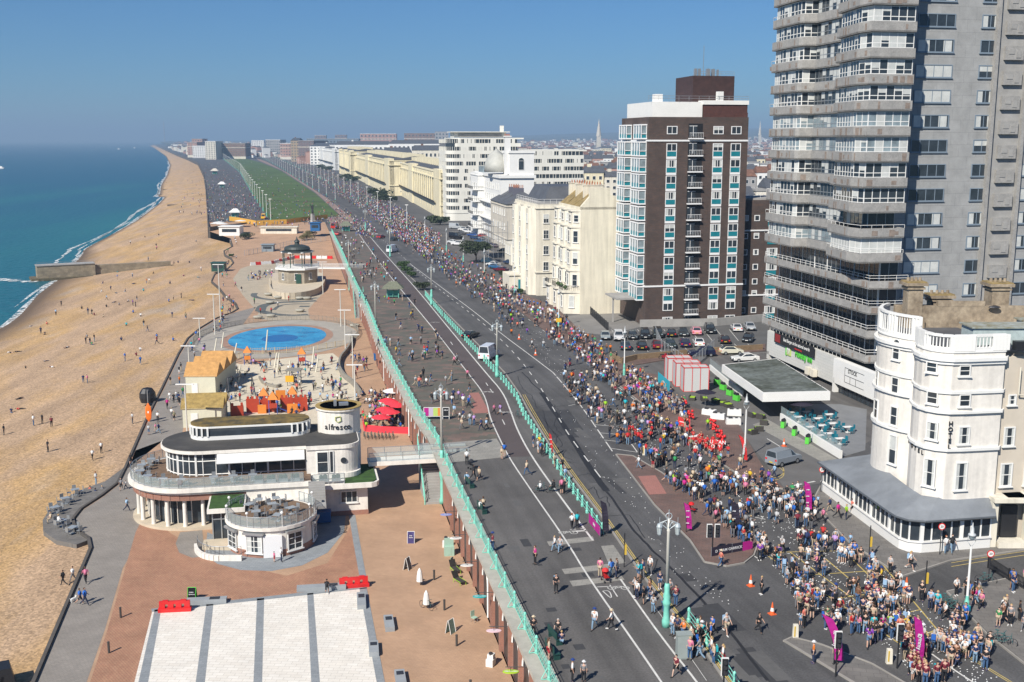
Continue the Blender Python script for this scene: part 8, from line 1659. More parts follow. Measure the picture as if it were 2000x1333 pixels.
for i,(px,py,k_,lab) in enumerate(((893,1068,'crate','white crate of goods outside the arches'),(911,1085,'hutch','mint green dresser outside the arches'),(918,1118,'lounger','lime framed sun lounger outside the arches'),(942,1140,'lounger','dark folding lounger outside the arches'),(983,1215,'seat','folding chair with a sitting person outside the arches'),(907,1108,'table','small green table outside the arches'),(1040,1300,'crate','stack of goods near the bottom of the arches'))):
 X,Y = at(px,py,0); X = min(X,lerpline(RAIL,Y)-.7); e = empty({'crate': 'goods_crate','hutch': 'dresser','lounger': 'sun_lounger','seat': 'folding_chair','table': 'garden_table'}[k_],lab,{'crate': 'crate','hutch': 'dresser','lounger': 'lounger','seat': 'chair','table': 'table'}[k_],(X,Y,0),.2*i)
 if k_ == 'lounger': MB().box((0,0,.35),(.65,1.3,.06)).add([(-.32,.6,.35),(.32,.6,.35),(.32,1.1,.95),(-.32,1.1,.95)],[(0,1,2,3),(3,2,1,0)]).build('canvas',[M('rattan',(.05,.045,.04))],e); mb = MB(); [mb.tube((x,y,0),(x,y,.38),.03,n=4) for x in (-.32,.32) for y in (-.6,.6)]; mb.tube((-.33,-.65,.37),(-.33,.65,.37),.035,n=4); mb.tube((.33,-.65,.37),(.33,.65,.37),.035,n=4); mb.build('frame',[M('lime_cushion',(.30,.48,.03))],e)
 elif k_ == 'hutch': MB().box((0,0,.5),(1.0,.5,1.0)).box((0,.15,1.4),(.95,.2,.8)).build('cabinet',[M('mint_paint',(.35,.52,.42),.6)],e); MB().box((0,-.26,.5),(.4,.02,.7)).build('door',[M('mint_paint',(.35,.52,.42))],e)
 elif k_ == 'crate': mb = MB(); mb.box((0,0,.3),(.7,.6,.6)); mb.box((.1,0,.8),(.5,.5,.35)); mb.build('boards',[WHITE],e); MB().ball((0,0,1.0),.2,6).build('goods',[DARK],e)
 else: MB().box((0,0,.42),(.45,.45,.05)).box((0,.22,.75),(.45,.04,.5)).build('seat',[M('mint_paint',(.35,.52,.42))],e); mb = MB(); [mb.tube((x,y,0),(x,y,.42),.02,n=4) for x in (-.2,.2) for y in (-.2,.2)]; mb.build('frame',[STEEL],e)
for px,py,lab in ((820,1145,'folded white draped loungers'),(833,1190,'bicycle draped with a white cloth')):
 X,Y = at(px,py,0); e = empty('draped_stand' if px < 830 else 'bicycle',lab+' on the tan paving','display',(X,Y,0),.9)
 if px > 830: bike_parts(e)
 MB().lathe([(.32,.5),(.28,1.0),(.2,1.5),(.05,1.8)],n=8).build('white_cloth',[WHITE],e); MB().box((.3,.2,.5),(.5,.7,.06)).tube((.2,.1,0),(.5,.5,.9),.03,n=4).build('frame',[DARK],e)
# benches on the promenade
bn_ = MB(); bn_.box((0,0,.44),(1.8,.5,.06)); bn_.box((0,.26,.75),(1.8,.06,.5)); [bn_.box((x,0,.22),(.07,.5,.44)) for x in (-.8,.8)]; bnm = bn_.mesh('bench',[M('bench_green',(.015,.06,.05),.5)])
for px,py,rz,lab in ((918,950,1.9,'with a man in pale blue near the steps'),(942,1000,1.9,'with a sitting couple'),(1085,1252,1.9,'with people in patterned tops near the lower edge'),(1080,1280,1.9,'lowest one beside the railing')):
 X,Y = at(px,py,ZR); o = put('bench',bnm,None,(X,Y,ZR),rz); tag(o,'dark green promenade bench '+lab,'bench','green promenade benches')
# boats and board by the shingle
X,Y,Z = atl(289,786); e = empty('beach_pod','rounded black upturned pod standing at the wall above the shingle','pod',(X,Y,0),.3); MB().lathe([(1.1,0),(1.3,.8),(1.25,1.6),(.8,2.3),(.1,2.5)],n=10,sx=1.0,sy=.8).build('shell',[BLACK],e); MB().box((0,-1.0,1.2),(.12,.1,2.2)).build('strap',[STEEL],e)
X,Y,Z = atl(291,824); e = empty('rescue_board','bright orange rescue board standing upright by the beach wall','board',(X,Y,0)); MB().lathe([(.05,0),(.4,.5),(.48,1.3),(.42,2.2),(.05,2.9)],n=14,sy=.25).build('board',[M('board_orange',(.85,.17,.02),.35)],e); MB().box((0,-.13,1.5),(.2,.02,.3)).build('badge',[WHITE],e)
X,Y,Z = atl(20,1330); e = empty('beach_pod','black upturned pod cut off by the lower left corner','pod',(X-1,Y,-.4),.5); MB().box((0,0,.8),(2.6,2.2,1.6),taper=.75).build('shell',[BLACK],e); MB().box((0,-1.12,.7),(.12,.06,1.3)).build('strap',[STEEL],e)
X,Y,Z = beach_at(652/1.985*.7*0+230,543);
# bins and blue skips below the railing
for px,py,c_,lab in ((738,704,(.01,.12,.35),'blue wheeled skip below the big lamp'),(744,716,(.02,.03,.035),'dark wheeled bin next to the blue skip'),(633,1020,(.01,.10,.30),'blue wheeled bin in the shade of the round deck')): X,Y,Z = atl(px,py); e = empty('wheeled_bin',lab,'bin',(X,Y,0),.2); m = MO('bin_paint_'+str(px),.5); b_ = MB().box((0,0,.65),(1.5,1.0,1.1)).build('body',[m],e); b_.color = c_+(1,); b2 = MB().box((0,.05,1.25),(1.6,1.1,.12)).build('lid',[m],e); b2.color = c_+(1,); mb = MB(); [mb.tube((x-.05,y,.08),(x+.05,y,.08),.08,n=8) for x in (-.6,.6) for y in (-.4,.4)]; mb.build('castors',[BLACK],e)
# ------------------------------------------------------------------ the far town, hills and spires
r_ = random.Random(21)
def far_block(px,py,wpx,top,depth,mat,label,group=None,floors=6,cols=7,name='building',roof='flat',wcol=None,rz=UD,band=False):
 X,Y = at(px,py,ZR); wd = wpx/F*Y*.99; h = zat(X,Y,top)-ZR; b = Bld(name,label,'building',X,Y,rz*.3,group=group)
 mb = MB(); mb.prism([(0,0),(wd,0),(wd,depth),(0,depth)],0,h); b.part('wall',mb,[mat])
 if roof == 'flat': mb = MB(); mb.prism([(-.4,-.4),(wd+.4,-.4),(wd+.4,depth),(-.4,depth)],h,h+.9); b.part('roof',mb,[CONC if r_.random() < .5 else WHITE])
 else:
  mb = MB(); mb.add([(-.3,-.3,h),(wd+.3,-.3,h),(wd+.3,depth,h),(-.3,depth,h),(wd*.06,depth/2,h+min(4.5,depth*.28)),(wd*.94,depth/2,h+min(4.5,depth*.28))],[(0,1,5,4),(1,2,5),(2,3,4,5),(3,0,4)]); b.part('roof',mb,[SLATE if roof == 'slate' else TILE])
  if wd > 8: mb = MB(); mb.box((wd*.3,depth*.5,h+min(4.5,depth*.28)),(2.2,1.4,2.6)); b.part('chimney',mb,[mat if r_.random() < .5 else TILE])
 if mat in (BRK,PKB,DKS): b.part('ground_storey',MB().prism([(-.3,-.3),(wd+.3,-.3),(wd+.3,depth*.9),(-.3,depth*.9)],0,h*.16),[OFFW]); b.part('string_course',MB().prism([(-.3,-.3),(wd+.3,-.3),(wd+.3,depth*.9),(-.3,depth*.9)],h*.72,h*.75),[OFFW])
 fh_ = h/(floors+.3); wm = winmesh(min(wd/cols*.5,2.6 if Y < 1200 else 6),fh_*.5,1,1,WHITE,'dark',sill=False,fw=.12)
 for i in range(floors):
  for j in range(cols): b.w.append((wm,wd*(j+.5)/cols,0,fh_*(i+.62),0,'window'))
 wm2 = winmesh(min(depth/max(2,cols)*.5,2.6 if Y < 1200 else 6),fh_*.5,1,1,WHITE,'dark',sill=False,fw=.12)
 for i in range(floors):
  for j in range(min(cols,6)): b.w.append((wm2,0,depth*(j+.5)/min(cols,6),fh_*(i+.62),RN,'window'))
 b.done(); return b
BRK = M('far_brown_brick',(.22,.13,.095),.9,.12,.1); TANB = M('far_tan_brick',(.36,.27,.17),.9,.1,.1); PKB = M('far_pink_brick',(.42,.25,.20),.9,.1,.1); GRB = M('far_grey_render',(.33,.32,.31),.9,.1,.1); DKS = M('far_dark_brick',(.17,.12,.12),.8,.1,.1)
far_block(415,311,64,281,60,BRK,'wide brown brick flats at the far end of the lawn',floors=8,cols=16)
far_block(402,312,20,277,70,OFFW,'cream and red brick flats at the left end of the lawn row',floors=9,cols=4)
far_block(377,309,26,286,60,WHITE,'white flats between the pink block and the lawn row',floors=7,cols=6); far_block(367,308,18,279,60,PKB,'stepped pink brick flats nearest the far beach',floors=8,cols=3); far_block(376,303,20,272,60,PKB,'taller pink brick flats behind the white flats',floors=8,cols=4)
far_block(492,300,24,275,90,WHITE,'white seafront terrace behind the end of the lawn',floors=6,cols=7); far_block(520,306,28,274,90,GRB,'grey and white stepped seafront flats past the lawn',floors=6,cols=7); far_block(548,312,20,281,70,PKB,'pink seafront house beside the tan tower',floors=5,cols=4)
far_block(569,316,16,275,60,TANB,'tan brick tower with pointed roof on the far seafront',floors=7,cols=3,roof='slate'); far_block(584,320,30,276,200,DKS,'long dark brick slab with white balconies behind the white terrace',floors=9,cols=5); far_block(584,321,112,273,40,DKS,'low wide slab roofline behind the white terrace',floors=2,cols=14) if 0 else None
far_block(606,322,84,286,110,WHITE,'big white stucco terrace with dark roof on the far seafront',floors=6,cols=12,roof='slate')
far_block(600,305,100,272,60,M('far_blue_glass',(.16,.20,.24),.5),'long low flats with pale top floor above the far seafront',floors=4,cols=16)
far_block(704,300,70,262,60,PKB,'pink brick flats with white balconies on the skyline',floors=6,cols=10); far_block(790,300,62,261,60,BRK,'brown brick flats with dark top storey on the skyline',floors=6,cols=9); far_block(615,290,22,265,40,BRK,'stepped brown flats on the skyline left',floors=5,cols=4); far_block(655,290,22,264,40,BRK,'stepped brown flats on the skyline right of its twin',floors=5,cols=4); far_block(850,300,26,258,40,GRB,'grey and white skyline block behind the modern white flats',floors=6,cols=4)
for i,(px,py,w_,top) in enumerate(((655,330,110,283),(760,330,110,281),(690,345,60,300),(748,350,55,298),(805,352,66,294))): far_block(px,py,w_,top,26,WHITE if i < 3 else OFFW,('long white terrace with slate roof left on the rise','long white terrace with slate roof right on the rise','white villa row behind the cream terraces','white back row with dark roof behind the cream terraces','cream back row left of the modern white flats')[i],floors=4,cols=max(5,int(w_/8)),roof='slate')
# generated streets: every house a thing with its own colour and roof
cols_ = [(WHITE,'white'),(OFFW,'cream'),(CREAM,'yellow cream'),(GRB,'grey'),(BEIGE,'beige'),(PKB,'pink brick'),(WHITE,'white'),(OFFW,'cream')]
def town(px0,px1,pyb,rows,wmin,wmax,hmin,hmax,zone,seed,dy=7):
 r2 = random.Random(seed)
 for row in range(rows):
  px = px0+r2.uniform(-6,4); py = pyb-row*dy
  while px < px1:
   w_ = r2.uniform(wmin,wmax)*(1-.06*row); m,cn = r2.choice(cols_); rf = r2.choice(['slate','slate','tiled','flat']); X,Y = at(px,py+r2.uniform(-1,1),ZR); hh = r2.uniform(hmin,hmax); top = proj(X,Y,ZR+hh)[1]
   far_block(px,py,w_,top,r2.uniform(9,16),m,cn+' '+{'slate': 'slate roofed','tiled': 'red roofed','flat': 'flat roofed'}[rf]+' house '+zone,group='houses '+zone,floors=max(2,int(hh/3.6)),cols=max(2,int(w_/F*Y/3.4)),name='town_house',roof='slate' if rf == 'slate' else ('terra' if rf == 'tiled' else 'flat')); px += w_+r2.uniform(-1,3)
town(1075,1215,400,6,26,44,11,19,'behind the gabled hotel',3,11); town(1130,1215,345,5,20,34,10,17,'left of the brick tower top',5,10)
town(1455,1530,425,7,18,32,10,20,'between the two towers',7,16); town(1010,1080,330,4,16,26,10,16,'above the modern white wing',9,9); town(880,1220,301,4,12,22,9,15,'on the far slope',11,6); town(455,870,298,3,9,18,10,18,'on the hazy far slope',13,5); town(600,865,318,2,14,26,9,15,'behind the long white terraces',15,8)
far_block(1078,420,66,362,14,WHITE,'white cottage row with mossy brown roof behind the white hotel',floors=2,cols=4,roof='slate').e.children
# spires
def spire(px,py,top,r0,label,sc_=1):
 X,Y = at(px,py,ZR); h = zat(X,Y,top)-ZR; e = empty('church',label,'church',(X,Y,ZR)); MB().box((0,0,h*.25),(r0*1.6,r0*1.6,h*.5)).build('tower',[BEIGE],e); MB().lathe([(r0,h*.5),(r0*.45,h*.78),(.2,h)],n=8).build('spire',[BEIGE],e); MB().box((0,r0*2.4,h*.15),(r0*2,r0*4,h*.3)).build('nave',[GRB],e)
spire(1169,300,232,7,'pale stone church spire on the skyline left of the brick tower'); spire(1483,292,236,6,'square shouldered church tower between the two tower blocks')
X,Y = at(322,282,-3); h = zat(X,Y,237); tag(MB().tube((X,Y,0),(X,Y,h),7,5,n=8).build('power_station_chimney',GRB),'tall thin chimney fading into haze over the far harbour','chimney')
# hills behind the town
vs = []; fs = []; NX,NY = 90,26; rh = random.Random(2)
ph = [(rh.uniform(.0002,.0011),rh.uniform(0,6),rh.uniform(.4,1)) for _ in range(7)]
for j in range(NY):
 y = 2600+j*480
 for i in range(NX):
  x = wallx(min(y,far_y))-max(0,y-far_y)*.28+60+i*(190+j*12); g_ = sum(a*math.sin(x*f+p_+y*f*.6) for f,p_,a in ph)/4; base = max(0,j/NY)**1.1*190; ramp_ = min(1,max(0,(x+900+j*10)/3800)); z = ZR-1+base*(.15+.85*ramp_)*(1+.25*g_)
  vs.append((x,y,max(4.6,z)))
for j in range(NY-1):
 for i in range(NX-1): fs.append((j*NX+i,j*NX+i+1,(j+1)*NX+i+1,(j+1)*NX+i))
hm = M('far_hillside',(.06,.075,.04),.95,.3,.004,col2=(.13,.12,.085),scale2=.02,var2=.35)
MB().add(vs,fs).build('hills',hm,smooth=True)['kind'] = 'structure'
# distant sprawl that nobody could count
mb = MB(); r2 = random.Random(8); n_ = 0
for q_ in range(8600):
 y = r2.uniform(1700,7200) if q_ < 5200 else r2.uniform(2250,4800); x = r2.uniform(-.30*y,.34*y) if q_ < 5200 else r2.uniform(-.31*y,0)
 if x < wallx(min(y,far_y))+30: continue
 if y < 2300 and x < -130-.12*y: continue
 j = (y-2600)/480; z = 5
 if j > 0:
  g_ = sum(a*math.sin(x*f+p_+y*f*.6) for f,p_,a in ph)/4; ramp_ = min(1,max(0,(x+900+j*10)/3800)); z = max(4.6,ZR-1+(j/NY)**1.1*190*(.15+.85*ramp_)*(1+.25*g_))
 w_,d_,h_ = r2.uniform(7,22),r2.uniform(7,16),r2.uniform(6,12)*(1.8 if r2.random() < .12 else 1); c = r2.random(); rz = r2.uniform(-.3,.6); mi = 0 if c < .35 else (1 if c < .6 else 2)
 mb.box((x,y,z+h_/2-1),(w_,d_,h_),mi,rz); mb.box((x,y,z+h_-1+1.2),(w_*1.02,d_*1.02,2.6),3 if r2.random() < .6 else 4,rz,.35)
tag(mb.build('distant_suburb',[WHITE,OFFW,PKB,SLATE,TILE]),'hazy sprawl of small houses over the far plain and slopes','suburb',kind='stuff')
mb = MB(); r2 = random.Random(9)
for _ in range(2600):
 y = r2.uniform(700,5200); x = r2.uniform(-.05*y-40,.34*y)
 if y < 1500 and x < 60: continue
 mb.ball((x,y,8),r2.uniform(3,8),6,sz=.8)
tag(mb.build('distant_trees',FOLD),'dark street trees scattered through the hazy far town','trees',kind='stuff')
for i,(px,py,nm) in enumerate(((232,292,'white motor boat trailing a short wake on the far water'),(263,290,'second small white boat nearer the shore'),(2,330,'small boat at the left edge of the sea'))):
 X,Y = at(px,py,-3.5); e = empty('motor_boat',nm,'boat',(X,Y,-3.5),1.4); MB().add([(-2,-6,0),(2,-6,0),(2,3,0),(0,7,.4),(-2,3,0),(-2.5,-6,2),(2.5,-6,2),(2.5,3,2.2),(0,8,2.8),(-2.5,3,2.2)],[(0,1,6,5),(1,2,7,6),(2,3,8,7),(3,4,9,8),(4,0,5,9),(5,6,7,8,9)]).build('hull',[WHITE],e); MB().box((0,-1,3),(2.6,3.6,1.8)).build('cabin',[WHITE],e)
PC_ = {'white': (.72,.72,.70),'black': (.015,.015,.018),'navy': (.015,.03,.10),'blue': (.02,.12,.45),'pale blue': (.30,.45,.62),'turquoise': (.02,.40,.45),'red': (.60,.03,.03),'maroon': (.16,.015,.03),'pink': (.75,.22,.35),'magenta': (.60,.02,.25),'orange': (.80,.20,.02),'coral': (.80,.22,.15),'yellow': (.75,.50,.03),'lime': (.35,.65,.03),'green': (.03,.25,.08),'purple': (.20,.04,.35),'lilac': (.45,.28,.55),'grey': (.22,.22,.23),'pale grey': (.45,.45,.45),'beige': (.50,.40,.28),'brown': (.18,.08,.04),'khaki': (.22,.20,.12)}
PC_ = {k: tuple(c*(.8 if max(v) > .55 and min(v) < .3 else 1) for c in v) for k,v in PC_.items()}
BC_ = {'blue jeans': (.05,.11,.22),'black trousers': (.015,.015,.018),'navy trousers': (.02,.03,.07),'pale jeans': (.18,.28,.38),'beige trousers': (.42,.34,.24),'grey trousers': (.16,.16,.17),'black shorts': (.015,.015,.018),'denim shorts': (.10,.18,.30),'beige shorts': (.42,.34,.24),'white shorts': (.65,.65,.63),'red shorts': (.4,.03,.04)}
HC_ = {'dark': (.02,.014,.01),'brown': (.08,.04,.02),'blonde': (.42,.28,.12),'grey': (.35,.34,.33),'ginger': (.28,.09,.03)}
SK = [(.55,.34,.25),(.60,.40,.30),(.50,.30,.21),(.22,.12,.07)]
LM = [('the tall twin lamp at the kerb',1301,1224),('the grey green roadside cabinet',1335,1284),('the orange cone on the open road',1508,1200),('the black and magenta banner',1430,1085),('the near magenta feather flag',1628,1302),('the second magenta feather flag',1786,1310),('the magenta flag on the reservation',1340,1042),('the black feather flag',1428,1052),('the magenta flag by the veranda',1573,1003),('the hotel veranda corner',1765,1085),('the white lantern lamp and bicycles',1870,1200),('the far footway sign',1930,1150),('the yellow box junction',1670,1160),('the grey van',1531,905),('the red feather flag',1452,906),('the red balloons',1405,865),('the parking bays',1220,880),('the pink paving patch',1272,950),('the barrier along the open road',1068,900),('the end of the sea-green barrier',1150,1040),('the pale paving strips',1150,1110),('the promenade steps',880,930),('the notice board',853,820),('the white square',500,1200),('the round cafe deck',540,1090),('the cafe patio',130,1010),('the sea wall and grey path',190,1090),('the lower black railings',1960,1280),('the bottom edge of the promenade',1120,1310),('the hotel side footway',1690,1060),('the open shingle',120,850),('the white stall tables',1410,815),('the head of the steps',985,880),('the orange rescue board',291,824)]
ppl = []; occ = {}
isl = [[(1205,890),(1235,893),(1290,925),(1345,965),(1410,1008),(1470,1045),(1478,1062),(1470,1085),(1452,1100),(1420,1106),(1378,1098),(1350,1056),(1280,986)],[(1533,1254),(1548,1249),(1600,1262),(1700,1300),(1830,1375),(1730,1375)],[(1196,742),(1255,728),(1290,735),(1330,790),(1440,826),(1470,880),(1500,930),(1530,955),(1470,944),(1400,899),(1330,844),(1262,794)],[(1604,950),(1800,900),(2100,1000),(2100,1061),(1858,1096),(1764,1127),(1661,1061),(1586,985)],[(1851,1158),(1985,1130),(2120,1118),(2120,1390),(1930,1239)],[(1000,596),(1085,600),(1190,702),(1240,716),(1196,742),(1122,691),(1060,644)]]
rp_ = random.Random(17)
def place(px,py,lv,pose,top=None,bot=None,hair=None,rz=None,extra=None,sc=None):
 if top is None and lv == 'U' and 1362 < px < 1418 and 872 < py < 902: return False
 X,Y,Z = (at(px,py,ZR)+(ZR,)) if lv == 'U' else (atl(px,py) if lv == 'L' else beach_at(px,py))
 if lv == 'U' and any(inside(px,py,q) for q in isl): Z += .13
 k = (int(X/.5),int(Y/.5))
 if top is None and k in occ: return False
 occ[k] = 1
 top = top or rp_.choices(list(PC_),[9,17,13,5,4,1.6,3,3,2.4,1,1.2,1.2,.7,.6,1.5,1.5,1.5,8,6,4,2.5,2.5])[0]; bot = bot or rp_.choices(list(BC_),[7,8,3,3,2,3,5,3,2,1,1])[0]
 ppl.append(dict(X=X,Y=Y,Z=Z,px=px,py=py,lv=lv,pose=pose,top=top,bot=bot,hair=hair or rp_.choices(list(HC_),[6,6,3,2,1])[0],rz=rp_.uniform(0,6.28) if rz is None else rz,long=rp_.random() < .45,extra=extra or rp_.choices([None,'backpack','hat'],[7,2,1])[0],sk=rp_.choices(SK,[5,5,4,1])[0],sc=sc or rp_.uniform(.9,1.06)*(.72 if rp_.random() < .06 else 1)))
 return True
for q in '''1045,1103,U,stand,magenta,black trousers;1086,1159,U,stand,black,black trousers,,,3;1161,1230,U,walk,white,pale jeans;1194,1231,U,walk,white,black trousers;962,1078,U,hips,maroon,blue jeans;1083,1078,U,walk,white,pale jeans;1094,1080,U,walk,pale grey,pale jeans;1117,1033,U,walk,white,black trousers;1127,1032,U,stand,turquoise,black trousers;1055,962,U,sit,white,black trousers;1081,962,U,sit,black,black trousers;1097,965,U,stand,pink,black shorts;1102,966,U,phone,black,black trousers;1029,929,U,walk,beige,blue jeans;980,898,U,stand,beige,beige shorts;985,893,U,stand,blue,beige shorts;912,908,U,stand,white,black trousers;925,938,U,walk,black,black trousers;936,940,U,walk,beige,black shorts;912,945,U,sit,pale blue,navy trousers;938,1000,U,sit,white,black trousers;944,996,U,sit,beige,black trousers;898,822,U,walk,white,black shorts;905,824,U,walk,navy,white shorts;918,831,U,stand,pale grey,pale jeans;926,832,U,stand,lilac,blue jeans;940,842,U,walk,navy,navy trousers;950,841,U,walk,pale blue,black trousers;965,811,U,walk,pink,black trousers;977,812,U,walk,lilac,white shorts;1172,1128,U,stand,pink,beige trousers;1204,1130,U,stand,grey,navy trousers;1192,1128,U,stand,pale blue,pale jeans;1487,1162,U,stand,black,black trousers;1482,1236,U,walk,black,black trousers;1418,1240,U,walk,pale grey,beige shorts;1391,1240,U,walk,blue,black trousers;1247,918,U,walk,white,pale jeans;1445,920,U,walk,beige,denim shorts;1382,843,U,stand,lime,navy trousers;1408,1108,U,stride,coral,blue jeans;1632,1300,U,stand,black,black trousers;1588,1296,U,stand,orange,navy trousers;1320,1322,U,walk,maroon,black shorts;1118,1333,U,stand,white,black trousers;1140,1333,U,stand,grey,black trousers;1068,1345,U,stand,navy,black trousers;1072,1290,U,stand,beige,red shorts;1042,1244,U,hips,black,black trousers;1090,1240,U,sit,black,black trousers;1097,1262,U,sit,navy,pale jeans;1370,1255,U,phone,turquoise,black trousers;1778,1117,U,walk,white,black shorts;1846,1085,U,stand,white,pale jeans;1858,1083,U,walk,black,pale jeans;1702,1110,U,stand,navy,navy trousers;1620,1003,U,walk,navy,beige trousers;1607,1022,U,walk,pink,black trousers;1591,1022,U,walk,white,black trousers;1636,1016,U,walk,magenta,black trousers;1652,1018,U,stand,lime,navy trousers;1664,1006,U,walk,coral,black shorts;1597,992,U,stand,pale blue,navy trousers;1610,945,U,stand,navy,navy trousers;1512,935,U,walk,pale blue,navy trousers;1958,1207,U,stand,white,black shorts;1972,1225,U,stand,grey,black trousers;1990,1215,U,stand,black,khaki;1905,1186,U,walk,magenta,pale jeans;249,999,L,walk,pale blue,navy trousers;246,956,L,walk,white,navy trousers;237,958,L,walk,grey,black shorts;168,1140,L,walk,pink,black trousers;157,1180,L,walk,blue,black shorts;167,1183,L,walk,blue,navy trousers;124,1144,B,walk,black,black trousers;143,1136,B,walk,white,grey trousers;94,883,B,stand,black,black trousers;181,899,B,walk,white,black trousers;198,885,B,stand,white,black trousers;66,832,B,stand,white,blue jeans;83,828,B,stand,black,black trousers;101,834,B,stand,maroon,black trousers;8,850,B,stand,black,black trousers;163,748,B,stand,navy,blue jeans;171,749,B,stand,pink,blue jeans;259,828,B,stand,white,grey trousers;188,948,B,stand,pale grey,pale jeans;550,1098,L,hips,white,navy trousers;536,1098,L,stand,pink,red shorts,,,,.65;683,1003,L,stand,white,white shorts;639,1160,L,run,black,black shorts;291,850,L,stand,pale grey,denim shorts;256,907,L,walk,black,black shorts;100,1020,L,sit,beige,beige trousers;116,1028,L,sit,white,blue jeans;176,962,B,ground,coral,black trousers;187,966,B,ground,navy,blue jeans;200,962,B,ground,grey,black trousers;40,800,B,lie,red,black trousers;22,806,B,ground,navy,blue jeans;38,780,B,lie,black,black trousers;35,688,B,lie,black,black trousers;20,690,B,lie,white,black shorts;50,720,B,ground,black,black trousers;170,660,B,ground,grey,black trousers;176,674,B,stand,black,denim shorts;168,672,B,stand,black,black trousers;130,680,B,lie,pale grey,black shorts;90,706,B,lie,grey,navy trousers;100,718,B,lie,white,black shorts;80,652,B,stand,navy,navy trousers;88,654,B,ground,black,black trousers;60,638,B,lie,white,blue jeans;265,600,B,stand,black,black trousers;120,598,B,stand,black,black trousers;208,600,B,ground,black,black trousers;245,570,B,ground,grey,pale jeans;262,555,B,lie,navy,black shorts;202,620,B,ground,beige,black trousers;247,636,B,ground,turquoise,black trousers;275,618,B,ground,white,black trousers;160,604,B,ground,black,black trousers;393,530,B,stand,white,blue jeans;230,532,B,lie,turquoise,navy trousers;340,515,B,ground,black,black trousers;348,514,B,ground,navy,black trousers;370,514,B,ground,black,black trousers;300,535,B,ground,black,black trousers;110,524,B,stand,navy,navy trousers;255,478,B,stand,white,black shorts;310,460,B,ground,black,black trousers;283,464,B,ground,black,black trousers;530,613,L,stand,red,black trousers;509,614,L,stand,red,black trousers;543,600,L,stand,white,navy trousers;564,590,L,stand,red,red shorts;497,594,L,stand,green,green;472,571,L,walk,black,white shorts;460,560,L,walk,pink,black trousers'''.split(';'):
 f = q.split(','); place(float(f[0]),float(f[1]),f[2],f[3],f[4],f[5] if f[5] in BC_ else 'black trousers',sc=float(f[-1]) if f[-1][:1] == '.' else None)
MIX = ['stand']*5+['clap','phone','hips','walk','clap']; WK = ['walk','stride','stand','walk','hips']; RU = ['run','run','stride','run']; SI = ['sit','sit','ground','stand']; SB = ['ground','lie','ground','stand','walk']
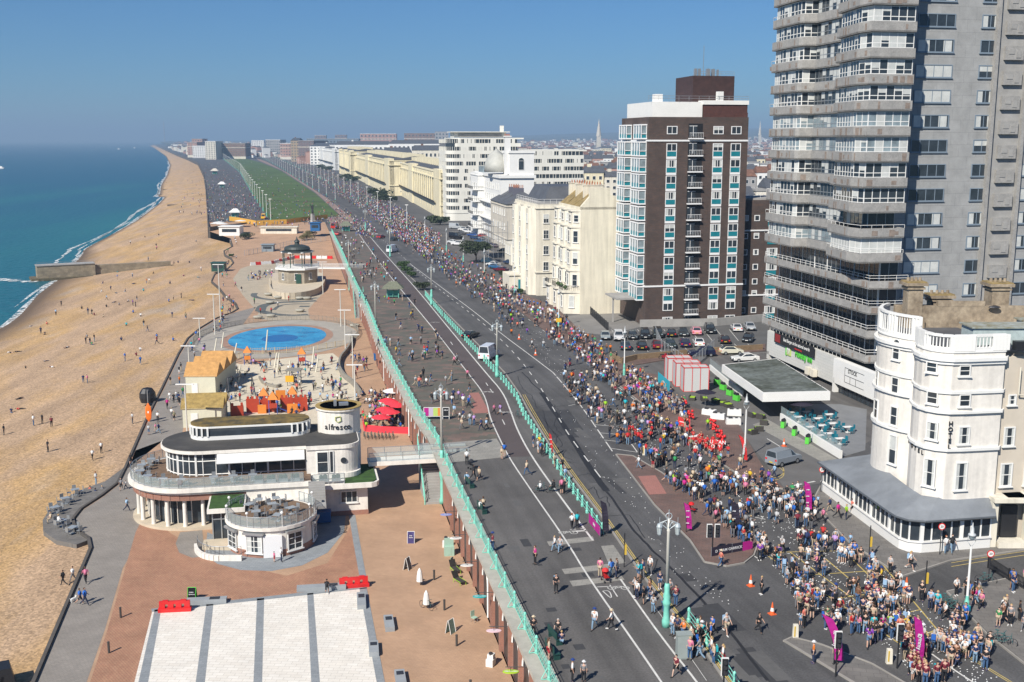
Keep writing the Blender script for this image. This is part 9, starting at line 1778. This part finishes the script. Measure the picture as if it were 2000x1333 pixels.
for lv,n_,ps,rz0,cols,poly in (('U',140,MIX,2.5,0,[(1085,735),(1110,725),(1170,790),(1240,850),(1300,905),(1380,960),(1440,990),(1420,1015),(1330,965),(1250,900),(1180,850),(1100,765)]),
  ('U',250,MIX,-.6,0,[(1170,670),(1215,720),(1270,750),(1330,795),(1350,830),(1320,880),(1250,830),(1150,735),(1120,700)]),('U',80,MIX,-.6,0,[(1345,880),(1440,925),(1560,975),(1540,1010),(1440,985),(1360,930)]),('U',26,MIX,-.6,'red',[(1330,850),(1350,850),(1400,885),(1420,910),(1370,895)]),('U',22,MIX,2,'red',[(1225,850),(1260,850),(1290,890),(1260,890)]),
  ('U',98,MIX,2.5,0,[(1290,905),(1440,985),(1500,1040),(1490,1090),(1570,1130),(1590,1200),(1470,1080),(1390,1020),(1300,940)]),('U',124,MIX,-.6,0,[(1560,1000),(1600,1040),(1660,1080),(1740,1130),(1830,1190),(1900,1245),(1960,1300),(1900,1333),(1840,1290),(1760,1240),(1640,1150),(1570,1090)]),
  ('U',26,MIX,0,'maroon',[(1745,1262),(1790,1275),(1850,1340),(1775,1340)]),('U',52,MIX,3,0,[(1555,1150),(1620,1180),(1760,1240),(1740,1262),(1640,1255),(1555,1225)]),('U',110,RU,2.6,0,[(1020,630),(1100,700),(1280,830),(1400,920),(1520,1020),(1700,1150),(1900,1320),(1820,1300),(1640,1160),(1450,1010),(1300,900),(1150,780),(1000,650)]),
  ('U',36,MIX,-1.2,0,[(1215,1120),(1240,1115),(1330,1200),(1380,1250),(1420,1320),(1370,1310),(1300,1235),(1250,1180)]),('U',18,WK,0,0,[(1860,1160),(1990,1140),(1995,1240),(1930,1225)]),('U',16,MIX,.4,0,[(1470,1010),(1560,960),(1600,1000),(1540,1030)]),
  ('U',10,MIX,-1.5,0,[(1040,870),(1055,870),(1120,960),(1105,965)]),('U',340,MIX,-.6,0,[(830,465),(900,510),(960,540),(1030,590),(1090,625),(1180,690),(1165,722),(1080,670),(1000,610),(930,560),(860,510)]),('U',130,MIX,2.5,0,[(740,425),(800,465),(860,515),(940,575),(1010,640),(990,635),(900,565),(820,505),(740,440)]),('U',190,RU,2.6,0,[(700,395),(800,450),(880,510),(1000,610),(1040,660),(960,600),(860,530),(780,460),(700,410)]),
  ('U',2500,['stand'],None,0,[(480,285),(560,298),(660,342),(760,395),(860,465),(840,512),(770,462),(710,415),(640,372),(575,333),(500,298)]),('U',110,WK,None,0,[(650,450),(700,450),(760,530),(860,650),(950,780),(960,830),(880,840),(800,760),(740,680),(690,560)]),('U',60,WK,None,0,[(655,460),(720,480),(770,540),(700,560)]),('U',120,WK,None,0,[(690,430),(720,432),(740,470),(700,465)]),
  ('U',560,WK,None,0,[(407,440),(403,370),(390,318),(430,312),(470,345),(500,390),(520,430),(470,430)]),('U',200,SB,None,0,[(440,315),(500,318),(600,375),(650,420),(530,430),(480,360)]),('U',160,WK,None,0,[(640,425),(664,424),(615,376),(550,333),(560,333),(630,375),(690,425),(700,450),(650,450)]),('U',140,WK,None,0,[(385,306),(330,291),(350,292),(430,304),(480,308),(420,314)]),
  ('B',46,SB,None,0,[(30,640),(170,570),(300,470),(380,440),(400,500),(400,560),(370,630),(280,740),(100,640)]),('B',50,SB,None,0,[(350,420),(400,420),(398,350),(370,325)]),('L',70,WK,None,0,[(448,470),(460,470),(470,500),(440,560),(470,600),(430,640),(385,720),(320,850),(300,850),(335,760),(380,660),(430,620),(425,560)]),
  ('L',150,SI+WK,None,0,[(430,712),(560,705),(655,700),(690,780),(700,850),(620,830),(480,790),(430,800)]),('L',120,SI,None,0,[(706,770),(790,765),(804,842),(712,840)]),('L',34,SI,None,0,[(488,537),(535,532),(540,546),(490,548)]),('U',70,WK,None,0,[(480,437),(640,430),(650,440),(490,446)]),('L',12,WK,None,0,[(680,690),(720,700),(700,760),(690,740)]),('U',26,WK,None,0,[(1080,600),(1000,590),(1150,660),(1190,700),(1150,690)])):
 k = 0; tr_ = 0; xs = [p[0] for p in poly]; ys_ = [p[1] for p in poly]
 while k < n_ and tr_ < n_*16:
  tr_ += 1; x,y = rp_.uniform(min(xs)-12,max(xs)+12),rp_.uniform(min(ys_)-4,max(ys_)+4)
  if lv == 'U' and y > 560:
   gx,gy = at(x,y,ZR)
   if math.sin(gx*.62+gy*.21)+math.sin(gy*.55-gx*.3+2)+.6*math.sin(gx*1.7+1) < -.95: k += .12; continue
  if inside(x+rp_.gauss(0,1)*(y-260)*.011,y+rp_.gauss(0,1)*(y-260)*.008,poly) and place(x,y,lv,rp_.choice(ps),top=None if not cols or rp_.random() < .12 else cols,rz=None if rz0 is None else rz0+rp_.gauss(0,.5)): k += 1
inframe = lambda p: -20 < p['px'] < 2020 and p['py'] < 1345
ppl = [p for p in ppl if inframe(p)]; ppl.sort(key=lambda p: p['X']**2+p['Y']**2+(p['Z']-HC)**2)
near,far = ppl[:300],ppl[300:]
VB_ = {'stand': 'standing','walk': 'walking','stride': 'striding','run': 'running','phone': 'holding up a phone','clap': 'clapping','hips': 'with hand on hip','sit': 'sitting','ground': 'sitting on the ground','lie': 'lying down'}
lab = {}
for p in near:
 if p['lv'] != 'U': q = min(LM,key=lambda m: (m[1]-p['px'])**2+(m[2]-p['py'])**2+(0 if m[1] < 700 else 9e9))
 else: q = min(LM,key=lambda m: (m[1]-p['px'])**2+(m[2]-p['py'])**2+(0 if m[1] > 700 else 9e9))
 p['lab'] = '%s top %s %s near %s' % (p['top'],p['bot'],VB_[p['pose']].replace('holding up a phone','with phone').replace('on the ground','down'),q[0].replace('the grey green','the').replace('magenta ','flag ' if 0 else 'magenta ')); p['q'] = q[0]; lab.setdefault(p['lab'],[]).append(p)
for L in lab.values():
 L.sort(key=lambda p: p['px'])
 if len(L) > 1:
  for i,p in enumerate(L): p['lab'] = ('left one, ','right one, ')[i]+p['lab'] if len(L) == 2 else ('leftmost, ','second from left, ','third from left, ','fourth from left, ','fifth from left, ','sixth from left, ')[min(i,5)]+p['lab']
for p in near:
 if len(p['lab'].split()) > 16: p['lab'] = p['lab'].replace(' the ',' ')
 f = FIG[p['pose']]; e = put('person',f['body'],None,(p['X'],p['Y'],p['Z']),p['rz'],p['sk'],(p['sc'],)*3)
 if p['pose'] in ('sit',) and p['lv'] == 'U' and p['top'] == 'x': pass
 tag(e,p['lab'],'person','spectators and walkers' if p['pose'] != 'run' else 'runners')
 put('top',f['top'],e,color=PC_[p['top']]); sh_ = 'shorts' in p['bot']; put('shorts' if sh_ else 'trousers',f['shorts' if sh_ else 'trousers'],e,color=BC_[p['bot']]); put('hair',f['long' if p['long'] else 'short'],e,color=HC_[p['hair']]); put('shoes',f['shoes'],e,color=rp_.choice([(.6,.6,.58),(.03,.03,.03),(.03,.03,.03),(.06,.05,.1)]))
 if p['extra'] == 'backpack' and p['pose'] not in ('lie','ground'): put('backpack',f['bag'],e,color=rp_.choice(list(PC_.values())[1:6]))
 elif p['extra'] == 'hat' and p['pose'] != 'lie': put('hat',f['hat'],e,color=rp_.choice([(.6,.5,.35),(.7,.7,.7),(.02,.05,.2)]))
# everybody further off, as one crowd
def lowfig(pose):
 J = joints(pose); mb = MB(); parts = []
 def seg(a,b,r0,r1,n,c): mb.tube(J[a],J[b],r0,r1,n,c,caps=(c == 9))
 for n in 'lr': seg('h'+n,'k'+n,.10,.07,4,1); seg('k'+n,'a'+n,.07,.04,4,2); mb.tube(J['a'+n],J['t'+n],.05,.05,4,3); seg('s'+n,'e'+n,.06,.045,4,0); seg('e'+n,'d'+n,.045,.03,4,4)
 mb.tube(J['pel'],J['che'],.15,.19,6,0); mb.tube(J['che'],J['nec'],.19,.06,6,0,caps=False); mb.ball(tuple(J['hea']),.10,6,4); mb.ball(tuple(J['hea']+V3((0,.03,.03))),.105,6,5); return mb
LF = {p: lowfig(p) for p in FIG}; AV = []; AF = []; AC = []; base = 0; per = {}
for p in far: per.setdefault(p['pose'],[]).append(p)
lt_,li_,cc = [],[],[]
for pose,L in per.items():
 m = LF[pose]; v = np.array(m.v); sizes = np.array([len(f) for f in m.f]); idx = np.array([i for f in m.f for i in f]); mi = np.repeat(np.array(m.m),sizes)
 for p in L:
  c,s_ = math.cos(p['rz']),math.sin(p['rz']); k_ = p['sc']; q = v*k_; w_ = np.stack([q[:,0]*c-q[:,1]*s_+p['X'],q[:,0]*s_+q[:,1]*c+p['Y'],q[:,2]+p['Z']],1); AV.append(w_); lt_.append(sizes); li_.append(idx+base); base += len(v)
  sk = p['sk']; sh_ = 'shorts' in p['bot']; tab = np.array([PC_[p['top']],BC_[p['bot']],sk if sh_ else BC_[p['bot']],(.1,.1,.1),sk,HC_[p['hair']]]); cc.append(tab[mi])
AV = np.concatenate(AV); lt_ = np.concatenate(lt_); li_ = np.concatenate(li_); cc = np.concatenate(cc)
me = bpy.data.meshes.new('crowd'); me.vertices.add(len(AV)); me.vertices.foreach_set('co',AV.ravel()); me.loops.add(len(li_)); me.loops.foreach_set('vertex_index',li_.astype(np.int32)); me.polygons.add(len(lt_)); me.polygons.foreach_set('loop_start',np.concatenate([[0],np.cumsum(lt_)[:-1]]).astype(np.int32)); me.update(calc_edges=True)
ca = me.color_attributes.new('Col','FLOAT_COLOR','CORNER'); ca.data.foreach_set('color',np.concatenate([cc,np.ones((len(cc),1))],1).astype(np.float32).ravel()); me.materials.append(ATTR); me.validate()
tag(put('crowd',me),'dense colourful crowd of spectators and runners along the far road, lawns and beach','crowd',kind='stuff')
# ------------------------------------------------------------------ the air
hz = bpy.data.materials.new('haze_air'); hz.use_nodes = True; t = hz.node_tree
t.nodes.remove(t.nodes['Principled BSDF']); pv = t.nodes.new('ShaderNodeVolumePrincipled')
pv.inputs['Color'].default_value = (.42,.62,.84,1); pv.inputs['Density'].default_value = .00017; pv.inputs['Anisotropy'].default_value = .0
t.links.new(pv.outputs[0],t.nodes['Material Output'].inputs['Volume'])
tag(MB().box((0,28000,125),(140000,64000,290)).build('haze',hz),'pale blue sea haze over the far town and water','haze',kind='stuff')
# ------------------------------------------------------------------ look-alikes: say which one by its place in its row
ORD = 'first second third fourth fifth sixth seventh eighth ninth tenth eleventh twelfth thirteenth fourteenth fifteenth sixteenth seventeenth eighteenth nineteenth twentieth'.split()
ORD += ['twenty-'+q for q in ORD[:9]]+['thirtieth']+['thirty-'+q for q in ORD[:9]]+['fortieth']+['forty-'+q for q in ORD[:9]]+['fiftieth']
same = {}
for o in COL.objects:
 if o.parent is None and 'category' in o: same.setdefault(o['label'],[]).append(o)
for lb,L in same.items():
 if 1 < len(L) <= len(ORD):
  L.sort(key=lambda o: proj(*o.location)[0])
  for i,o in enumerate(L):
   q = 'leftmost' if i == 0 else ('rightmost' if i == len(L)-1 else ORD[i]+' from left')
   o['label'] = ' '.join((q+', '+lb).split()) if len(lb.split()) <= 13 else q+', '+' '.join(w_ for w_ in lb.split() if w_ != 'the')
